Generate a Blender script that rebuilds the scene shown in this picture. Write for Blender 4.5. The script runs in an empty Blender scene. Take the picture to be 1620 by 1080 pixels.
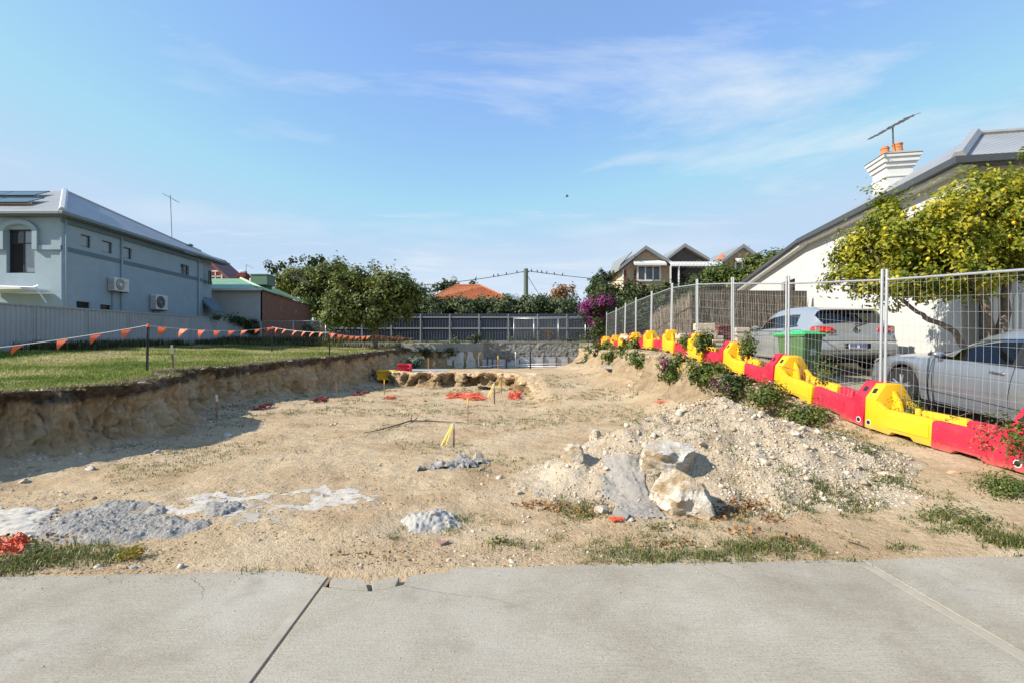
import bpy, bmesh, math, random
import numpy as np
from mathutils import Vector, Matrix

# ---------------------------------------------------------------- camera, sky, sun
F, CX, HY, CH = 765.0, 785.0, 550.0, 1.6      # focal length in px, principal point, camera height
R = math.radians
sc = bpy.context.scene
col = sc.collection
cam_d = bpy.data.cameras.new('camera')
cam = bpy.data.objects.new('camera', cam_d); col.objects.link(cam)
cam.location = (0, 0, CH); cam.rotation_euler = (R(90), 0, 0)
cam_d.sensor_width = 36.0; cam_d.lens = F / 1620 * 36
cam_d.shift_x = (810 - CX) / 1620; cam_d.shift_y = (HY - 540) / 1620
cam_d.clip_start = 0.05; cam_d.clip_end = 6000
sc.camera = cam

SUN_EL, SUN_AZ = 35.0, 18.0      # the sun stands to the left, AZ degrees behind the camera's side
to_sun = Vector((-math.cos(R(SUN_AZ)) * math.cos(R(SUN_EL)), -math.sin(R(SUN_AZ)) * math.cos(R(SUN_EL)), math.sin(R(SUN_EL))))
w = bpy.data.worlds.new('World'); sc.world = w; w.use_nodes = True
wn, wl = w.node_tree.nodes, w.node_tree.links
wn.clear()
wo = wn.new('ShaderNodeOutputWorld'); bg = wn.new('ShaderNodeBackground'); bg.inputs[1].default_value = 0.15
sky = wn.new('ShaderNodeTexSky'); sky.sky_type = 'NISHITA'; sky.sun_disc = False
sky.sun_elevation = R(SUN_EL); sky.sun_rotation = math.atan2(to_sun.x, to_sun.y)
sky.altitude = 0; sky.air_density = 1.0; sky.dust_density = 0.25; sky.ozone_density = 3.0
tc = wn.new('ShaderNodeTexCoord')
def wmath(op, a, b=None, c=None):
    n = wn.new('ShaderNodeMath'); n.operation = op
    for i, v in enumerate((a, b, c)):
        if v is None: continue
        if isinstance(v, (int, float)): n.inputs[i].default_value = v
        else: wl.new(v, n.inputs[i])
    return n.outputs[0]
sep = wn.new('ShaderNodeSeparateXYZ'); wl.new(tc.outputs['Generated'], sep.inputs[0])
# thin cirrus on a high flat sheet: direction / height gives the position on the sheet
zz = wmath('MAXIMUM', wmath('ADD', sep.outputs[2], 0.06), 0.03)
u_ = wmath('DIVIDE', sep.outputs[0], zz); v_ = wmath('DIVIDE', sep.outputs[1], zz)
cmb = wn.new('ShaderNodeCombineXYZ'); wl.new(u_, cmb.inputs[0]); wl.new(v_, cmb.inputs[1])
mp = wn.new('ShaderNodeMapping'); wl.new(cmb.outputs[0], mp.inputs[0])
mp.inputs['Rotation'].default_value = (0, 0, R(24)); mp.inputs['Scale'].default_value = (0.36, 0.8, 1); mp.inputs['Location'].default_value = (-1.436, 1.94, 0)
n1 = wn.new('ShaderNodeTexNoise'); n1.inputs['Scale'].default_value = 1.0; n1.inputs['Detail'].default_value = 9; n1.inputs['Roughness'].default_value = 0.66; n1.inputs['Distortion'].default_value = 0.5
wl.new(mp.outputs[0], n1.inputs['Vector'])
r1 = wn.new('ShaderNodeMapRange'); r1.inputs[1].default_value = 0.52; r1.inputs[2].default_value = 0.76; wl.new(n1.outputs[0], r1.inputs[0])
# low cloud bank near the horizon, soft and bright
mp2 = wn.new('ShaderNodeMapping'); wl.new(tc.outputs['Generated'], mp2.inputs[0]); mp2.inputs['Scale'].default_value = (1.3, 1.3, 7)
n2 = wn.new('ShaderNodeTexNoise'); n2.inputs['Scale'].default_value = 1.6; n2.inputs['Detail'].default_value = 7; n2.inputs['Roughness'].default_value = 0.5
wl.new(mp2.outputs[0], n2.inputs['Vector'])
hz = wn.new('ShaderNodeMapRange'); hz.inputs[1].default_value = 0.34; hz.inputs[2].default_value = 0.0; wl.new(sep.outputs[2], hz.inputs[0])
lowc = wmath('MULTIPLY', wmath('ADD', wmath('MULTIPLY', hz.outputs[0], 1.25), wmath('MULTIPLY', wmath('SUBTRACT', n2.outputs[0], 0.58), 3.0)), 1.0)
lowc = wmath('MULTIPLY', wmath('MINIMUM', wmath('MAXIMUM', lowc, 0.0), 1.0), 0.75)
cl = wmath('MINIMUM', wmath('MAXIMUM', wmath('ADD', wmath('MULTIPLY', r1.outputs[0], 0.9), lowc), 0.12), 0.85)
mix = wn.new('ShaderNodeMix'); mix.data_type = 'RGBA'
wl.new(cl, mix.inputs[0]); hs = wn.new('ShaderNodeHueSaturation'); hs.inputs['Saturation'].default_value = 1.12; hs.inputs['Hue'].default_value = 0.502; wl.new(sky.outputs[0], hs.inputs['Color']); dk = wn.new('ShaderNodeMix'); dk.data_type = 'RGBA'; dk.blend_type = 'DARKEN'; dk.inputs[0].default_value = 1.0; wl.new(hs.outputs[0], dk.inputs[6]); dk.inputs[7].default_value = (1.72, 2.32, 3.08, 1)   # even horizon haze
wl.new(dk.outputs[2], mix.inputs[6]); mix.inputs[7].default_value = (2.68, 2.98, 3.25, 1)
wl.new(mix.outputs[2], bg.inputs[0]); wl.new(bg.outputs[0], wo.inputs[0])

sun_d = bpy.data.lights.new('sun', 'SUN'); sun_d.energy = 3.9; sun_d.angle = R(0.5); sun_d.color = (1.0, 0.92, 0.80)
sun = bpy.data.objects.new('sun', sun_d); col.objects.link(sun); sun.location = (-20, -10, 30)
sun.rotation_euler = to_sun.to_track_quat('Z', 'Y').to_euler()
sc.view_settings.view_transform = 'Standard'; sc.view_settings.look = 'None'
sc.view_settings.exposure = 0.98; sc.view_settings.gamma = 1.0; sc.view_settings.use_curve_mapping = False

# ---------------------------------------------------------------- helpers
random.seed(11); rng = np.random.default_rng(11)
def P(px, py, d): return Vector(((px - CX) / F * d, d, CH + (HY - py) / F * d))   # photo pixel + depth -> world
def XZ(px, py, y): p = P(px, py, y); return p.x, p.z
def sstep(a, b, x):
    t = np.clip((np.asarray(x, float) - a) / (b - a), 0, 1); return t * t * (3 - 2 * t)
def _hash(ix, iy, iz, s):
    h = (ix.astype(np.int64) * 374761393 + iy.astype(np.int64) * 668265263 + iz.astype(np.int64) * 2147483647 + s * 974634541) & 0xFFFFFFFF
    h = ((h ^ (h >> 13)) * 1274126177) & 0xFFFFFFFF
    h = ((h ^ (h >> 16)) * 2246822519) & 0xFFFFFFFF
    return ((h ^ (h >> 15)) & 0xFFFFFF) / float(0xFFFFFF) * 2 - 1
def vnoise(x, y, z=0.0, s=0):
    if isinstance(z, float) and z == 0.0:
        x, y = np.broadcast_arrays(np.asarray(x, float), np.asarray(y, float)); x0, y0 = np.floor(x), np.floor(y); fx, fy = x - x0, y - y0
        fx = fx*fx*fx*(fx*(fx*6 - 15) + 10); fy = fy*fy*fy*(fy*(fy*6 - 15) + 10); z0 = np.zeros(1)
        a, b, c, d = (_hash(x0 + i, y0 + j, z0, s) for i, j in ((0, 0), (1, 0), (0, 1), (1, 1)))
        return (a*(1 - fx) + b*fx)*(1 - fy) + (c*(1 - fx) + d*fx)*fy
    x, y, z = np.broadcast_arrays(np.asarray(x, float), np.asarray(y, float), np.asarray(z, float))
    x0, y0, z0 = np.floor(x), np.floor(y), np.floor(z)
    fx, fy, fz = x - x0, y - y0, z - z0
    fx, fy, fz = (t * t * t * (t * (t * 6 - 15) + 10) for t in (fx, fy, fz))
    r = 0
    for dx in (0, 1):
        for dy in (0, 1):
            for dz in (0, 1):
                r = r + _hash(x0 + dx, y0 + dy, z0 + dz, s) * (fx if dx else 1 - fx) * (fy if dy else 1 - fy) * (fz if dz else 1 - fz)
    return r
def fbm(x, y, z=0.0, o=4, s=0, g=0.5):
    a, r, f = 1.0, 0.0, 1.0
    flat = isinstance(z, float) and z == 0.0
    for i in range(o):
        r = r + a * vnoise(np.asarray(x) * f, np.asarray(y) * f, 0.0 if flat else np.asarray(z) * f, s + i * 17); a *= g; f *= 2.03
    return r

def worley(x, y, s=0):
    x, y = np.broadcast_arrays(np.asarray(x, float), np.asarray(y, float)); x0, y0 = np.floor(x), np.floor(y)
    f1 = np.full(x.shape, 9.0); f2 = np.full(x.shape, 9.0); hh_ = np.zeros(x.shape); gx_ = np.zeros(x.shape); gy_ = np.zeros(x.shape); z0 = np.zeros(x.shape)
    for dx in (-1, 0, 1):
        for dy in (-1, 0, 1):
            cx, cy = x0+dx, y0+dy; px = cx + 0.5 + 0.45*_hash(cx, cy, z0, s); py = cy + 0.5 + 0.45*_hash(cx, cy, z0, s+7); d = np.hypot(x-px, y-py); nn = d < f1
            f2 = np.where(nn, f1, np.minimum(f2, d)); hh_ = np.where(nn, _hash(cx, cy, z0, s+13), hh_); gx_ = np.where(nn, x-px, gx_); gy_ = np.where(nn, y-py, gy_); f1 = np.where(nn, d, f1)
    return f1, f2, hh_, gx_, gy_
def tag(o, label=None, cat=None, group=None, kind=None):
    if label: o['label'] = label
    if cat: o['category'] = cat
    if group: o['group'] = group
    if kind: o['kind'] = kind
    return o
def thing(name, label, cat, loc=(0, 0, 0), rot=(0, 0, 0), group=None):
    o = bpy.data.objects.new(name, None); col.objects.link(o); o.empty_display_size = 0.1
    o.location = loc; o.rotation_euler = rot
    return tag(o, label, cat, group)
def link(name, me, mat=None, parent=None, loc=None):
    o = bpy.data.objects.new(name, me); col.objects.link(o)
    if mat is not None and not len(me.materials): me.materials.append(mat)
    if parent is not None: o.parent = parent
    if loc is not None: o.location = loc
    return o
def dup(root):
    r = root.copy(); col.objects.link(r)
    for ch in list(root.children):
        c = ch.copy(); col.objects.link(c); c.parent = r
        for g in list(ch.children):
            d = g.copy(); col.objects.link(d); d.parent = c
    return r

class MB:
    def __init__(s): s.v = []; s.f = []
    def add(s, vs, fs):
        b = len(s.v); s.v += [tuple(v) for v in vs]; s.f += [tuple(i + b for i in f) for f in fs]; return s
    def box(s, x0, x1, y0, y1, z0, z1):
        return s.add([(x0,y0,z0),(x1,y0,z0),(x1,y1,z0),(x0,y1,z0),(x0,y0,z1),(x1,y0,z1),(x1,y1,z1),(x0,y1,z1)],
                     [(0,3,2,1),(4,5,6,7),(0,1,5,4),(1,2,6,5),(2,3,7,6),(3,0,4,7)])
    def obox(s, c, ax, ay, az):      # oriented box: centre and three half-axis vectors
        c, ax, ay, az = Vector(c), Vector(ax), Vector(ay), Vector(az)
        vs = [c + ax*i + ay*j + az*k for k in (-1,1) for (i,j) in ((-1,-1),(1,-1),(1,1),(-1,1))]
        return s.add(vs, [(0,3,2,1),(4,5,6,7),(0,1,5,4),(1,2,6,5),(2,3,7,6),(3,0,4,7)])
    def poly(s, pts): return s.add(pts, [tuple(range(len(pts)))])
    def prism(s, pts, vec):
        n = len(pts); vec = Vector(vec); a = [Vector(p) for p in pts]
        nrm = Vector((0,0,0))
        for i in range(n): nrm += a[i].cross(a[(i+1) % n])
        if nrm.dot(vec) > 0: a = a[::-1]
        b = [p + vec for p in a]
        return s.add(a + b, [tuple(range(n)), tuple(range(2*n-1, n-1, -1))] + [(i, i+n, (i+1) % n + n, (i+1) % n) for i in range(n)])
    def tube(s, pts, r, n=6, caps=True):
        pts = [Vector(p) for p in pts]; m = len(pts)
        rs = r if isinstance(r, (list, tuple)) else [r] * m
        vs = []; prev = None
        for i, p in enumerate(pts):
            t = (pts[min(i+1, m-1)] - pts[max(i-1, 0)])
            t = t.normalized() if t.length > 1e-9 else Vector((0,0,1))
            if prev is None:
                u = t.cross(Vector((0,0,1)) if abs(t.z) < 0.9 else Vector((1,0,0))).normalized()
            else:
                u = (prev - t * prev.dot(t)); u = u.normalized() if u.length > 1e-6 else t.orthogonal().normalized()
            prev = u; v = t.cross(u)
            for k in range(n):
                a = 2*math.pi*k/n; vs.append(p + (u*math.cos(a) + v*math.sin(a)) * rs[i])
        fs = [(i*n+k, i*n+(k+1) % n, (i+1)*n+(k+1) % n, (i+1)*n+k) for i in range(m-1) for k in range(n)]
        if caps: fs += [tuple(range(n-1, -1, -1)), tuple(range((m-1)*n, m*n))]
        return s.add(vs, fs)
    def lathe(s, prof, n=20, c=(0,0,0), axis='Z'):
        vs = []; m = len(prof)
        for (r, h) in prof:
            for k in range(n):
                a = 2*math.pi*k/n; x, y = r*math.cos(a), r*math.sin(a)
                q = {'Z': (x, y, h), 'Y': (x, h, y), 'X': (h, x, y)}[axis]
                vs.append((q[0]+c[0], q[1]+c[1], q[2]+c[2]))
        fs = [(i*n+k, i*n+(k+1) % n, (i+1)*n+(k+1) % n, (i+1)*n+k) for i in range(m-1) for k in range(n)]
        fs += [tuple(range(n)), tuple(range((m-1)*n, m*n))]
        return s.add(vs, fs)
    def build(s, name, mat, parent=None, smooth=False, world=True, bevel=0, seg=2, recalc=True, angle=None):
        me = bpy.data.meshes.new(name)
        vs = s.v
        if world and parent is not None:
            L = parent.location.copy(); q = parent.parent
            while q is not None: L += q.location; q = q.parent
            vs = [(v[0]-L.x, v[1]-L.y, v[2]-L.z) for v in vs]
        me.from_pydata(vs, [], s.f)
        if recalc or bevel:
            bm = bmesh.new(); bm.from_mesh(me)
            if recalc: bmesh.ops.recalc_face_normals(bm, faces=bm.faces)
            if bevel:
                bmesh.ops.bevel(bm, geom=[e for e in bm.edges if e.is_manifold and e.calc_face_angle(0) > 0.4], offset=bevel, segments=seg, affect='EDGES', profile=0.5, clamp_overlap=True)
            bm.to_mesh(me); bm.free()
        if smooth:
            me.polygons.foreach_set('use_smooth', [True] * len(me.polygons))
            if angle: me.set_sharp_from_angle(angle=R(angle))
        me.update()
        return link(name, me, mat, parent)

def npmesh(name, V, T, mat, parent=None, attrs=None, smooth=False, local=False):
    """mesh from numpy arrays: V (n,3), T (m,3 or 4)"""
    V = np.asarray(V, float); T = np.asarray(T)
    if parent is not None and not local:
        L = parent.location.copy(); q = parent.parent
        while q is not None: L += q.location; q = q.parent
        V = V - np.array(L)
    me = bpy.data.meshes.new(name)
    me.vertices.add(len(V)); me.vertices.foreach_set('co', V.astype(np.float32).ravel())
    k = T.shape[1]
    me.loops.add(T.size); me.loops.foreach_set('vertex_index', T.astype(np.int32).ravel())
    me.polygons.add(len(T)); me.polygons.foreach_set('loop_start', np.arange(0, T.size, k, dtype=np.int32))
    me.polygons.foreach_set('loop_total', np.full(len(T), k, np.int32))
    if smooth: me.polygons.foreach_set('use_smooth', np.ones(len(T), bool))
    me.update(calc_edges=True)
    for a, arr in (attrs or {}).items():
        at = me.attributes.new(a, 'FLOAT', 'POINT'); at.data.foreach_set('value', np.asarray(arr, np.float32))
    me.validate()
    return link(name, me, mat, parent)
def gridfaces(m, n, mask=None):
    i, j = np.meshgrid(np.arange(m-1), np.arange(n-1), indexing='ij')
    a = (i*n+j)
    Q = np.stack([a, a+n, a+n+1, a+1], -1)
    if mask is not None:
        ok = mask[:-1,:-1] & mask[1:,:-1] & mask[1:,1:] & mask[:-1,1:]
        return Q[ok]
    return Q.reshape(-1, 4)

# ---------------------------------------------------------------- materials
class NT:
    def __init__(s, name):
        s.m = bpy.data.materials.new(name); s.m.use_nodes = True
        s.n = s.m.node_tree.nodes; s.l = s.m.node_tree.links
        s.p = s.n['Principled BSDF']; s.out = s.n['Material Output']
        s._co = None
    def co(s):
        if s._co is None: s._co = s.n.new('ShaderNodeTexCoord').outputs['Object']
        return s._co
    def noise(s, scale, detail=5, rough=0.55, dist=0.0, vec=None, out=0):
        t = s.n.new('ShaderNodeTexNoise'); t.inputs['Scale'].default_value = scale; t.inputs['Detail'].default_value = detail
        t.inputs['Roughness'].default_value = rough; t.inputs['Distortion'].default_value = dist
        s.l.new(vec if vec is not None else s.co(), t.inputs['Vector']); return t.outputs[out]
    def voro(s, scale, vec=None, out='Distance'):
        t = s.n.new('ShaderNodeTexVoronoi'); t.inputs['Scale'].default_value = scale
        s.l.new(vec if vec is not None else s.co(), t.inputs['Vector']); return t.outputs[out]
    def mapping(s, scale, rot=(0,0,0)):
        t = s.n.new('ShaderNodeMapping'); t.inputs['Scale'].default_value = scale; t.inputs['Rotation'].default_value = rot
        s.l.new(s.co(), t.inputs[0]); return t.outputs[0]
    def rng(s, v, a, b, c=0.0, d=1.0):
        t = s.n.new('ShaderNodeMapRange'); s.l.new(v, t.inputs[0])
        for i, q in enumerate((a, b, c, d)): t.inputs[i+1].default_value = q
        return t.outputs[0]
    def math(s, op, a, b=None):
        t = s.n.new('ShaderNodeMath'); t.operation = op
        for i, v in enumerate((a, b)):
            if v is None: continue
            if isinstance(v, (int, float)): t.inputs[i].default_value = v
            else: s.l.new(v, t.inputs[i])
        return t.outputs[0]
    def mix(s, fac, a, b, mode='MIX'):
        t = s.n.new('ShaderNodeMix'); t.data_type = 'RGBA'; t.blend_type = mode
        for i, v in ((0, fac), (6, a), (7, b)):
            if isinstance(v, (int, float)): t.inputs[i].default_value = v
            elif isinstance(v, tuple): t.inputs[i].default_value = (*v[:3], 1)
            else: s.l.new(v, t.inputs[i])
        return t.outputs[2]
    def attr(s, name):
        t = s.n.new('ShaderNodeAttribute'); t.attribute_name = name; return t.outputs['Fac']
    def ramp(s, v, stops):
        t = s.n.new('ShaderNodeValToRGB'); s.l.new(v, t.inputs[0]); e = t.color_ramp.elements
        while len(e) < len(stops): e.new(0.5)
        for i, (p, c) in enumerate(stops): e[i].position = p; e[i].color = (*c, 1)
        return t.outputs[0]
    def base(s, c):
        if isinstance(c, tuple): s.p.inputs['Base Color'].default_value = (*c[:3], 1)
        else: s.l.new(c, s.p.inputs['Base Color'])
    def bump(s, h, strength=0.4, dist=0.02):
        t = s.n.new('ShaderNodeBump'); t.inputs['Strength'].default_value = strength; t.inputs['Distance'].default_value = dist
        s.l.new(h, t.inputs['Height']); s.l.new(t.outputs[0], s.p.inputs['Normal'])
    def set(s, rough=None, metal=None, spec=None, coat=None):
        if rough is not None: s.p.inputs['Roughness'].default_value = rough
        if metal is not None: s.p.inputs['Metallic'].default_value = metal
        if spec is not None: s.p.inputs['Specular IOR Level'].default_value = spec
        if coat is not None: s.p.inputs['Coat Weight'].default_value = coat; s.p.inputs['Coat Roughness'].default_value = 0.08
        return s
def simple(name, c, rough=0.7, var=0.12, scale=6.0, metal=0.0, spec=0.4, bump=0.0, bscale=60, coat=None, dirt=None, bdist=0.01):
    t = NT(name); t.set(rough, metal, spec, coat)
    c2 = tuple(max(0, x * (1 - var)) for x in c); c1 = tuple(min(1, x * (1 + var)) for x in c)
    k = t.mix(t.rng(t.noise(scale, 6, 0.6), 0.3, 0.7), c2, c1)
    if dirt:
        k = t.mix(t.rng(t.noise(scale * 0.37, 7, 0.65, 0.3), 0.5, 0.75, 0, dirt[1]), k, dirt[0])
    t.base(k)
    if bump: t.bump(t.noise(bscale, 6, 0.6), bump, bdist)
    return t.m
def leafmat(name, stops, trans=0.35, rough=0.5, spec=0.35):
    t = NT(name); t.set(rough, 0, spec)
    c = t.ramp(t.attr('rnd'), stops); t.base(c)
    tr = t.n.new('ShaderNodeBsdfTranslucent'); t.l.new(c, tr.inputs[0])
    mx = t.n.new('ShaderNodeMixShader'); mx.inputs[0].default_value = trans
    t.l.new(t.p.outputs[0], mx.inputs[1]); t.l.new(tr.outputs[0], mx.inputs[2]); t.l.new(mx.outputs[0], t.out.inputs[0])
    return t.m
def glassmat(name, tint, refl=1.0):
    t = NT(name); t.n.remove(t.p)
    tr = t.n.new('ShaderNodeBsdfTransparent'); tr.inputs[0].default_value = (*tint, 1)
    gl = t.n.new('ShaderNodeBsdfGlossy'); gl.inputs['Roughness'].default_value = 0.03; gl.inputs[0].default_value = (refl, refl, refl, 1)
    fr = t.n.new('ShaderNodeFresnel'); fr.inputs[0].default_value = 1.6
    mx = t.n.new('ShaderNodeMixShader'); t.l.new(fr.outputs[0], mx.inputs[0]); t.l.new(tr.outputs[0], mx.inputs[1]); t.l.new(gl.outputs[0], mx.inputs[2])
    t.l.new(mx.outputs[0], t.out.inputs[0]); return t.m
# ---------------------------------------------------------------- terrain
LB = np.array([(-7.9,3.6),(-7.5,5.2),(-7.05,6.6),(-6.75,7.1),(-6.45,7.6),(-6.2,8.2),(-6.25,9.2),(-6.5,10.0),(-7.2,10.6),(-7.55,11.6),(-7.6,13.2),(-7.25,14.2),(-6.85,15.2),(-6.4,16.3),(-6.05,18),(-5.8,21.5),(-5.6,26),(-5.5,30.4)])
def xl(y): return np.interp(y, LB[:,1], LB[:,0])
def lawn_z(x, y):
    b = np.interp(y, [2.5,4.5,7,10,14,16.5,22,29,34,60], [0.1,0.7,.93,1.0,1.03,1.2,1.36,1.52,1.6,1.7])
    return b + np.clip((-7 - x) * 0.018, 0, 0.25)
LG = np.array([(-5.7,22.4),(-4.7,21.3),(-3.7,20.6),(-2.5,20.3),(-1.2,20.45),(0.0,20.2),(0.55,19.3),(0.9,17.8),(1.15,16.2),(1.3,14.6)])
def yledge(x): return np.interp(x, LG[:6,0], LG[:6,1])
def barrier_z(y): return np.interp(y, [2.5,4,5.3,6.3,7.4,8.8,9.8,11.6,14,16.4,18.5,26,30,60], [.0,.15,.25,.31,.36,.60,.75,.98,1.3,1.5,1.55,1.5,1.6,1.7])
def path_edge(x): return 3.38 + (np.asarray(x) + 3.5) * 0.046
def xfoot(y): return np.interp(y, [5,6.5,8,9.0,9.6,11,16,30], [3.0,3.2,3.9,4.95,5.40,5.50,5.45,5.4])
def xface(y): return np.interp(y, [8,8.8,9.6,11,13,16,20,30], [5.6,5.5,5.30,5.22,5.12,5.05,5.15,5.0])
def terrace(x, y):
    x = np.asarray(x, float); y = np.asarray(y, float)
    a = sstep(0.0, 0.16, y - yledge(x) - 0.42)
    b = sstep(11.0, 20.5, y)
    k = sstep(0.95, 1.75, x)
    return a * (1 - k) + b * k
def floor_z(x, y):
    t = terrace(x, y) * (0.53 - 0.02 * np.clip(y - 21, 0, 9))
    n = 0.05 * fbm(x * 0.35, y * 0.35, o=3, s=3) + 0.018 * fbm(x * 1.6, y * 1.6, o=3, s=5)
    # trampled sand: small hollows and clods
    f = np.clip(1.3 - y / 26, 0.25, 1)
    n = n + f * (0.011 * fbm(x * 6, y * 6, o=3, s=9) - 0.022 * np.clip(vnoise(x * 2.6, y * 2.2, s=21) - 0.45, 0, 1))
    near = sstep(0.0, 0.9, y - path_edge(x))
    lb = 0.16 * np.exp(-np.clip(x - xl(y), 0, 9) / 0.55)                        # crumbled soil at the bank's foot
    rb = 0.30 * sstep(1.7, 0.0, xface(y) - 0.1 - x) * sstep(8, 11, y)
    return t + (n - 0.01) * near + lb * near + rb - 0.012 * (1 - near)
def H(x, y):
    x, y = np.broadcast_arrays(np.asarray(x, float), np.asarray(y, float))
    fz = floor_z(x, y)
    bz = barrier_z(y) + 0.025 * fbm(x * 1.2, y * 1.2, o=3, s=31)
    xf = xfoot(y); xt = 5.74
    steep = sstep(8.6, 10.5, y)
    tt = np.clip((x - xf) / (xt - xf), 0, 1)
    flut = 0.16 * fbm(x * 0.9, y * 2.3, o=3, s=33) * np.sin(np.pi * tt)
    t_r = (1 - steep) * sstep(0, 1, tt) + steep * np.clip(sstep(0.0, 1.0, np.clip(tt + flut, 0, 1)) ** 0.8, 0, 1)
    z = fz * (1 - t_r) + bz * t_r
    # driveway falls a little towards the parked cars' side
    lz = lawn_z(x, y) + 0.03 * fbm(x * 0.8, y * 0.8, o=3, s=41)
    kl = sstep(0.10, -0.04, x - (xl(y) - 0.50))
    z = z * (1 - kl) + lz * kl
    # yard behind the retaining wall
    back = sstep(30.75, 30.85, y)
    z = z * (1 - back) + (1.93 + 0.03 * fbm(x * 0.7, y * 0.7, o=2, s=43)) * back
    # footway and street side, kept just under the slabs
    st = sstep(0.0, -0.03, y - path_edge(x))
    z = z * (1 - st) - 0.06 * st
    return z
def G(px, py, it=40):
    """ground point seen at photo pixel"""
    d = CH * F / max(py - HY, 2.0)
    d = min(d, 30.0); lo = 2.0
    for ds in (np.concatenate([np.linspace(2.2, 12, 80), np.linspace(12.2, 34, 90)]), None):
        if ds is None: ds = np.linspace(d - 0.26, d, 40)
        xs = (px - CX) / F * ds; zr = CH + (HY - py) / F * ds
        hit = np.nonzero(zr <= H(xs, ds))[0]
        d = ds[hit[0]] if len(hit) else d
    x = (px - CX) / F * d
    return Vector((x, d, float(H(x, d))))

# materials of the ground
t = NT('site_ground'); t.set(0.95, 0, 0.1)
sandc = t.ramp(t.noise(0.9, 8, 0.62, 0.4), [(0.30, (.39,.27,.155)), (0.48, (.50,.375,.232)), (0.64, (.565,.45,.30))])
sandc = t.mix(t.rng(t.noise(9, 8, 0.78), 0.46, 0.66, 0, 0.5), sandc, (.29,.21,.125))
sandc = t.mix(t.rng(t.noise(60, 3, 0.6), 0.56, 0.72, 0, 0.55), sandc, (.58,.49,.37))
sandc = t.mix(t.rng(t.noise(26, 6, 0.8), 0.58, 0.70, 0, 0.7), sandc, (.15,.11,.065))
soil = t.ramp(t.noise(3.5, 7, 0.65), [(0.3, (.15,.15,.055)), (0.5, (.22,.215,.08)), (0.7, (.34,.28,.15))])
drive = t.ramp(t.noise(1.8, 7, 0.65), [(0.3, (.30,.25,.18)), (0.7, (.42,.36,.27))])
nz = t.math('MULTIPLY', t.math('SUBTRACT', t.noise(4, 5, 0.6), 0.5), 1.2)
cc = t.mix(t.rng(t.math('ADD', t.attr('lawn'), nz), 0.35, 0.65), sandc, soil)
cc = t.mix(t.rng(t.math('ADD', t.attr('drive'), nz), 0.35, 0.65), cc, drive)
t.base(cc)
bh = t.math('ADD', t.math('MULTIPLY', t.noise(16, 6, 0.65), 0.7), t.math('MULTIPLY', t.noise(70, 4, 0.6), 0.3))
t.bump(bh, 1.0, 0.06)
M_ground = t.m

def graded(a, b, step0, far):
    out = [a]; s = step0
    sgn = 1 if far > a else -1
    while (out[-1] - far) * sgn < 0:
        s *= 1.35; out.append(out[-1] + sgn * s)
    return out[1:]
gx = list(np.arange(-8.4, 6.4, 0.045)); gx = list(reversed(graded(-8.4, 0, 0.06, -3000))) + gx + graded(gx[-1], 0, 0.06, 3000)
gy = list(np.arange(3.0, 10.5, 0.035)) + list(np.arange(10.5, 17, 0.06)) + list(np.arange(17, 31.2, 0.1))
gy = list(reversed(graded(3.0, 0, 0.05, -3000))) + gy + graded(gy[-1], 0, 0.1, 4000)
gx, gy = np.array(gx), np.array(gy)
GX, GY = np.meshgrid(gx, gy, indexing='ij')
GZ = H(GX, GY)
lawn_m = sstep(-0.25, -0.9, GX - (xl(GY) - 0.1)) * sstep(3.0, 3.6, GY)
lawn_m = np.maximum(lawn_m, sstep(30.7, 30.9, GY))
drive_m = sstep(5.4, 6.2, GX) * sstep(3.4, 4.0, GY)
ground = npmesh('ground', np.stack([GX, GY, GZ], -1).reshape(-1, 3), gridfaces(len(gx), len(gy))[:, ::-1], M_ground,
                attrs={'lawn': lawn_m.ravel(), 'drive': drive_m.ravel()}, smooth=True)
def bilinear(ax, ay, Z):
    def f(x, y):
        x, y = np.broadcast_arrays(np.asarray(x, float), np.asarray(y, float))
        i = np.clip(np.searchsorted(ax, x) - 1, 0, len(ax) - 2); j = np.clip(np.searchsorted(ay, y) - 1, 0, len(ay) - 2)
        u = np.clip((x - ax[i]) / (ax[i+1] - ax[i]), 0, 1); v = np.clip((y - ay[j]) / (ay[j+1] - ay[j]), 0, 1)
        return (Z[i, j]*(1-u) + Z[i+1, j]*u)*(1-v) + (Z[i, j+1]*(1-u) + Z[i+1, j+1]*u)*v
    return f
H = bilinear(gx, gy, GZ)            # from here on heights are read from the built ground
# grid winding: make normals point up
if ground.data.polygons[0].normal.z < 0: ground.data.flip_normals()
tag(ground, 'excavated sandy building lot with raised lawn and driveway', kind='structure')

# cut earth banks
def bankmat(name, top_c, cols, pale):
    t = NT(name); t.set(0.95, 0, 0.08)
    base = t.ramp(t.noise(1.7, 8, 0.65, 0.8), [(0.30, cols[0]), (0.5, cols[1]), (0.68, cols[2])])
    st = t.noise(1.0, 6, 0.6, 0.0, vec=t.mapping((7, 7, 0.8)))
    base = t.mix(t.rng(st, 0.45, 0.75, 0, 0.55), base, cols[0])
    base = t.mix(t.rng(t.noise(6, 9, 0.75), 0.55, 0.78, 0, 0.6), base, pale)
    base = t.mix(t.rng(t.noise(3.4, 10, 0.8, 0.4), 0.52, 0.68, 0, 0.6), base, tuple(c * 0.5 for c in cols[0]))
    h = t.math('ADD', t.attr('t'), t.math('MULTIPLY', t.math('SUBTRACT', t.noise(1.4, 6, 0.6), 0.5), 0.75))
    base = t.mix(t.rng(h, 0.72, 0.84), base, t.mix(t.rng(t.noise(9, 6, 0.7), 0.4, 0.65), top_c, tuple(c * 2.6 for c in top_c)))
    t.base(base)
    t.bump(t.math('ADD', t.noise(9, 9, 0.76), t.math('MULTIPLY', t.noise(45, 5, 0.7), 0.4)), 1.0, 0.10)
    return t.m
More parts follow.
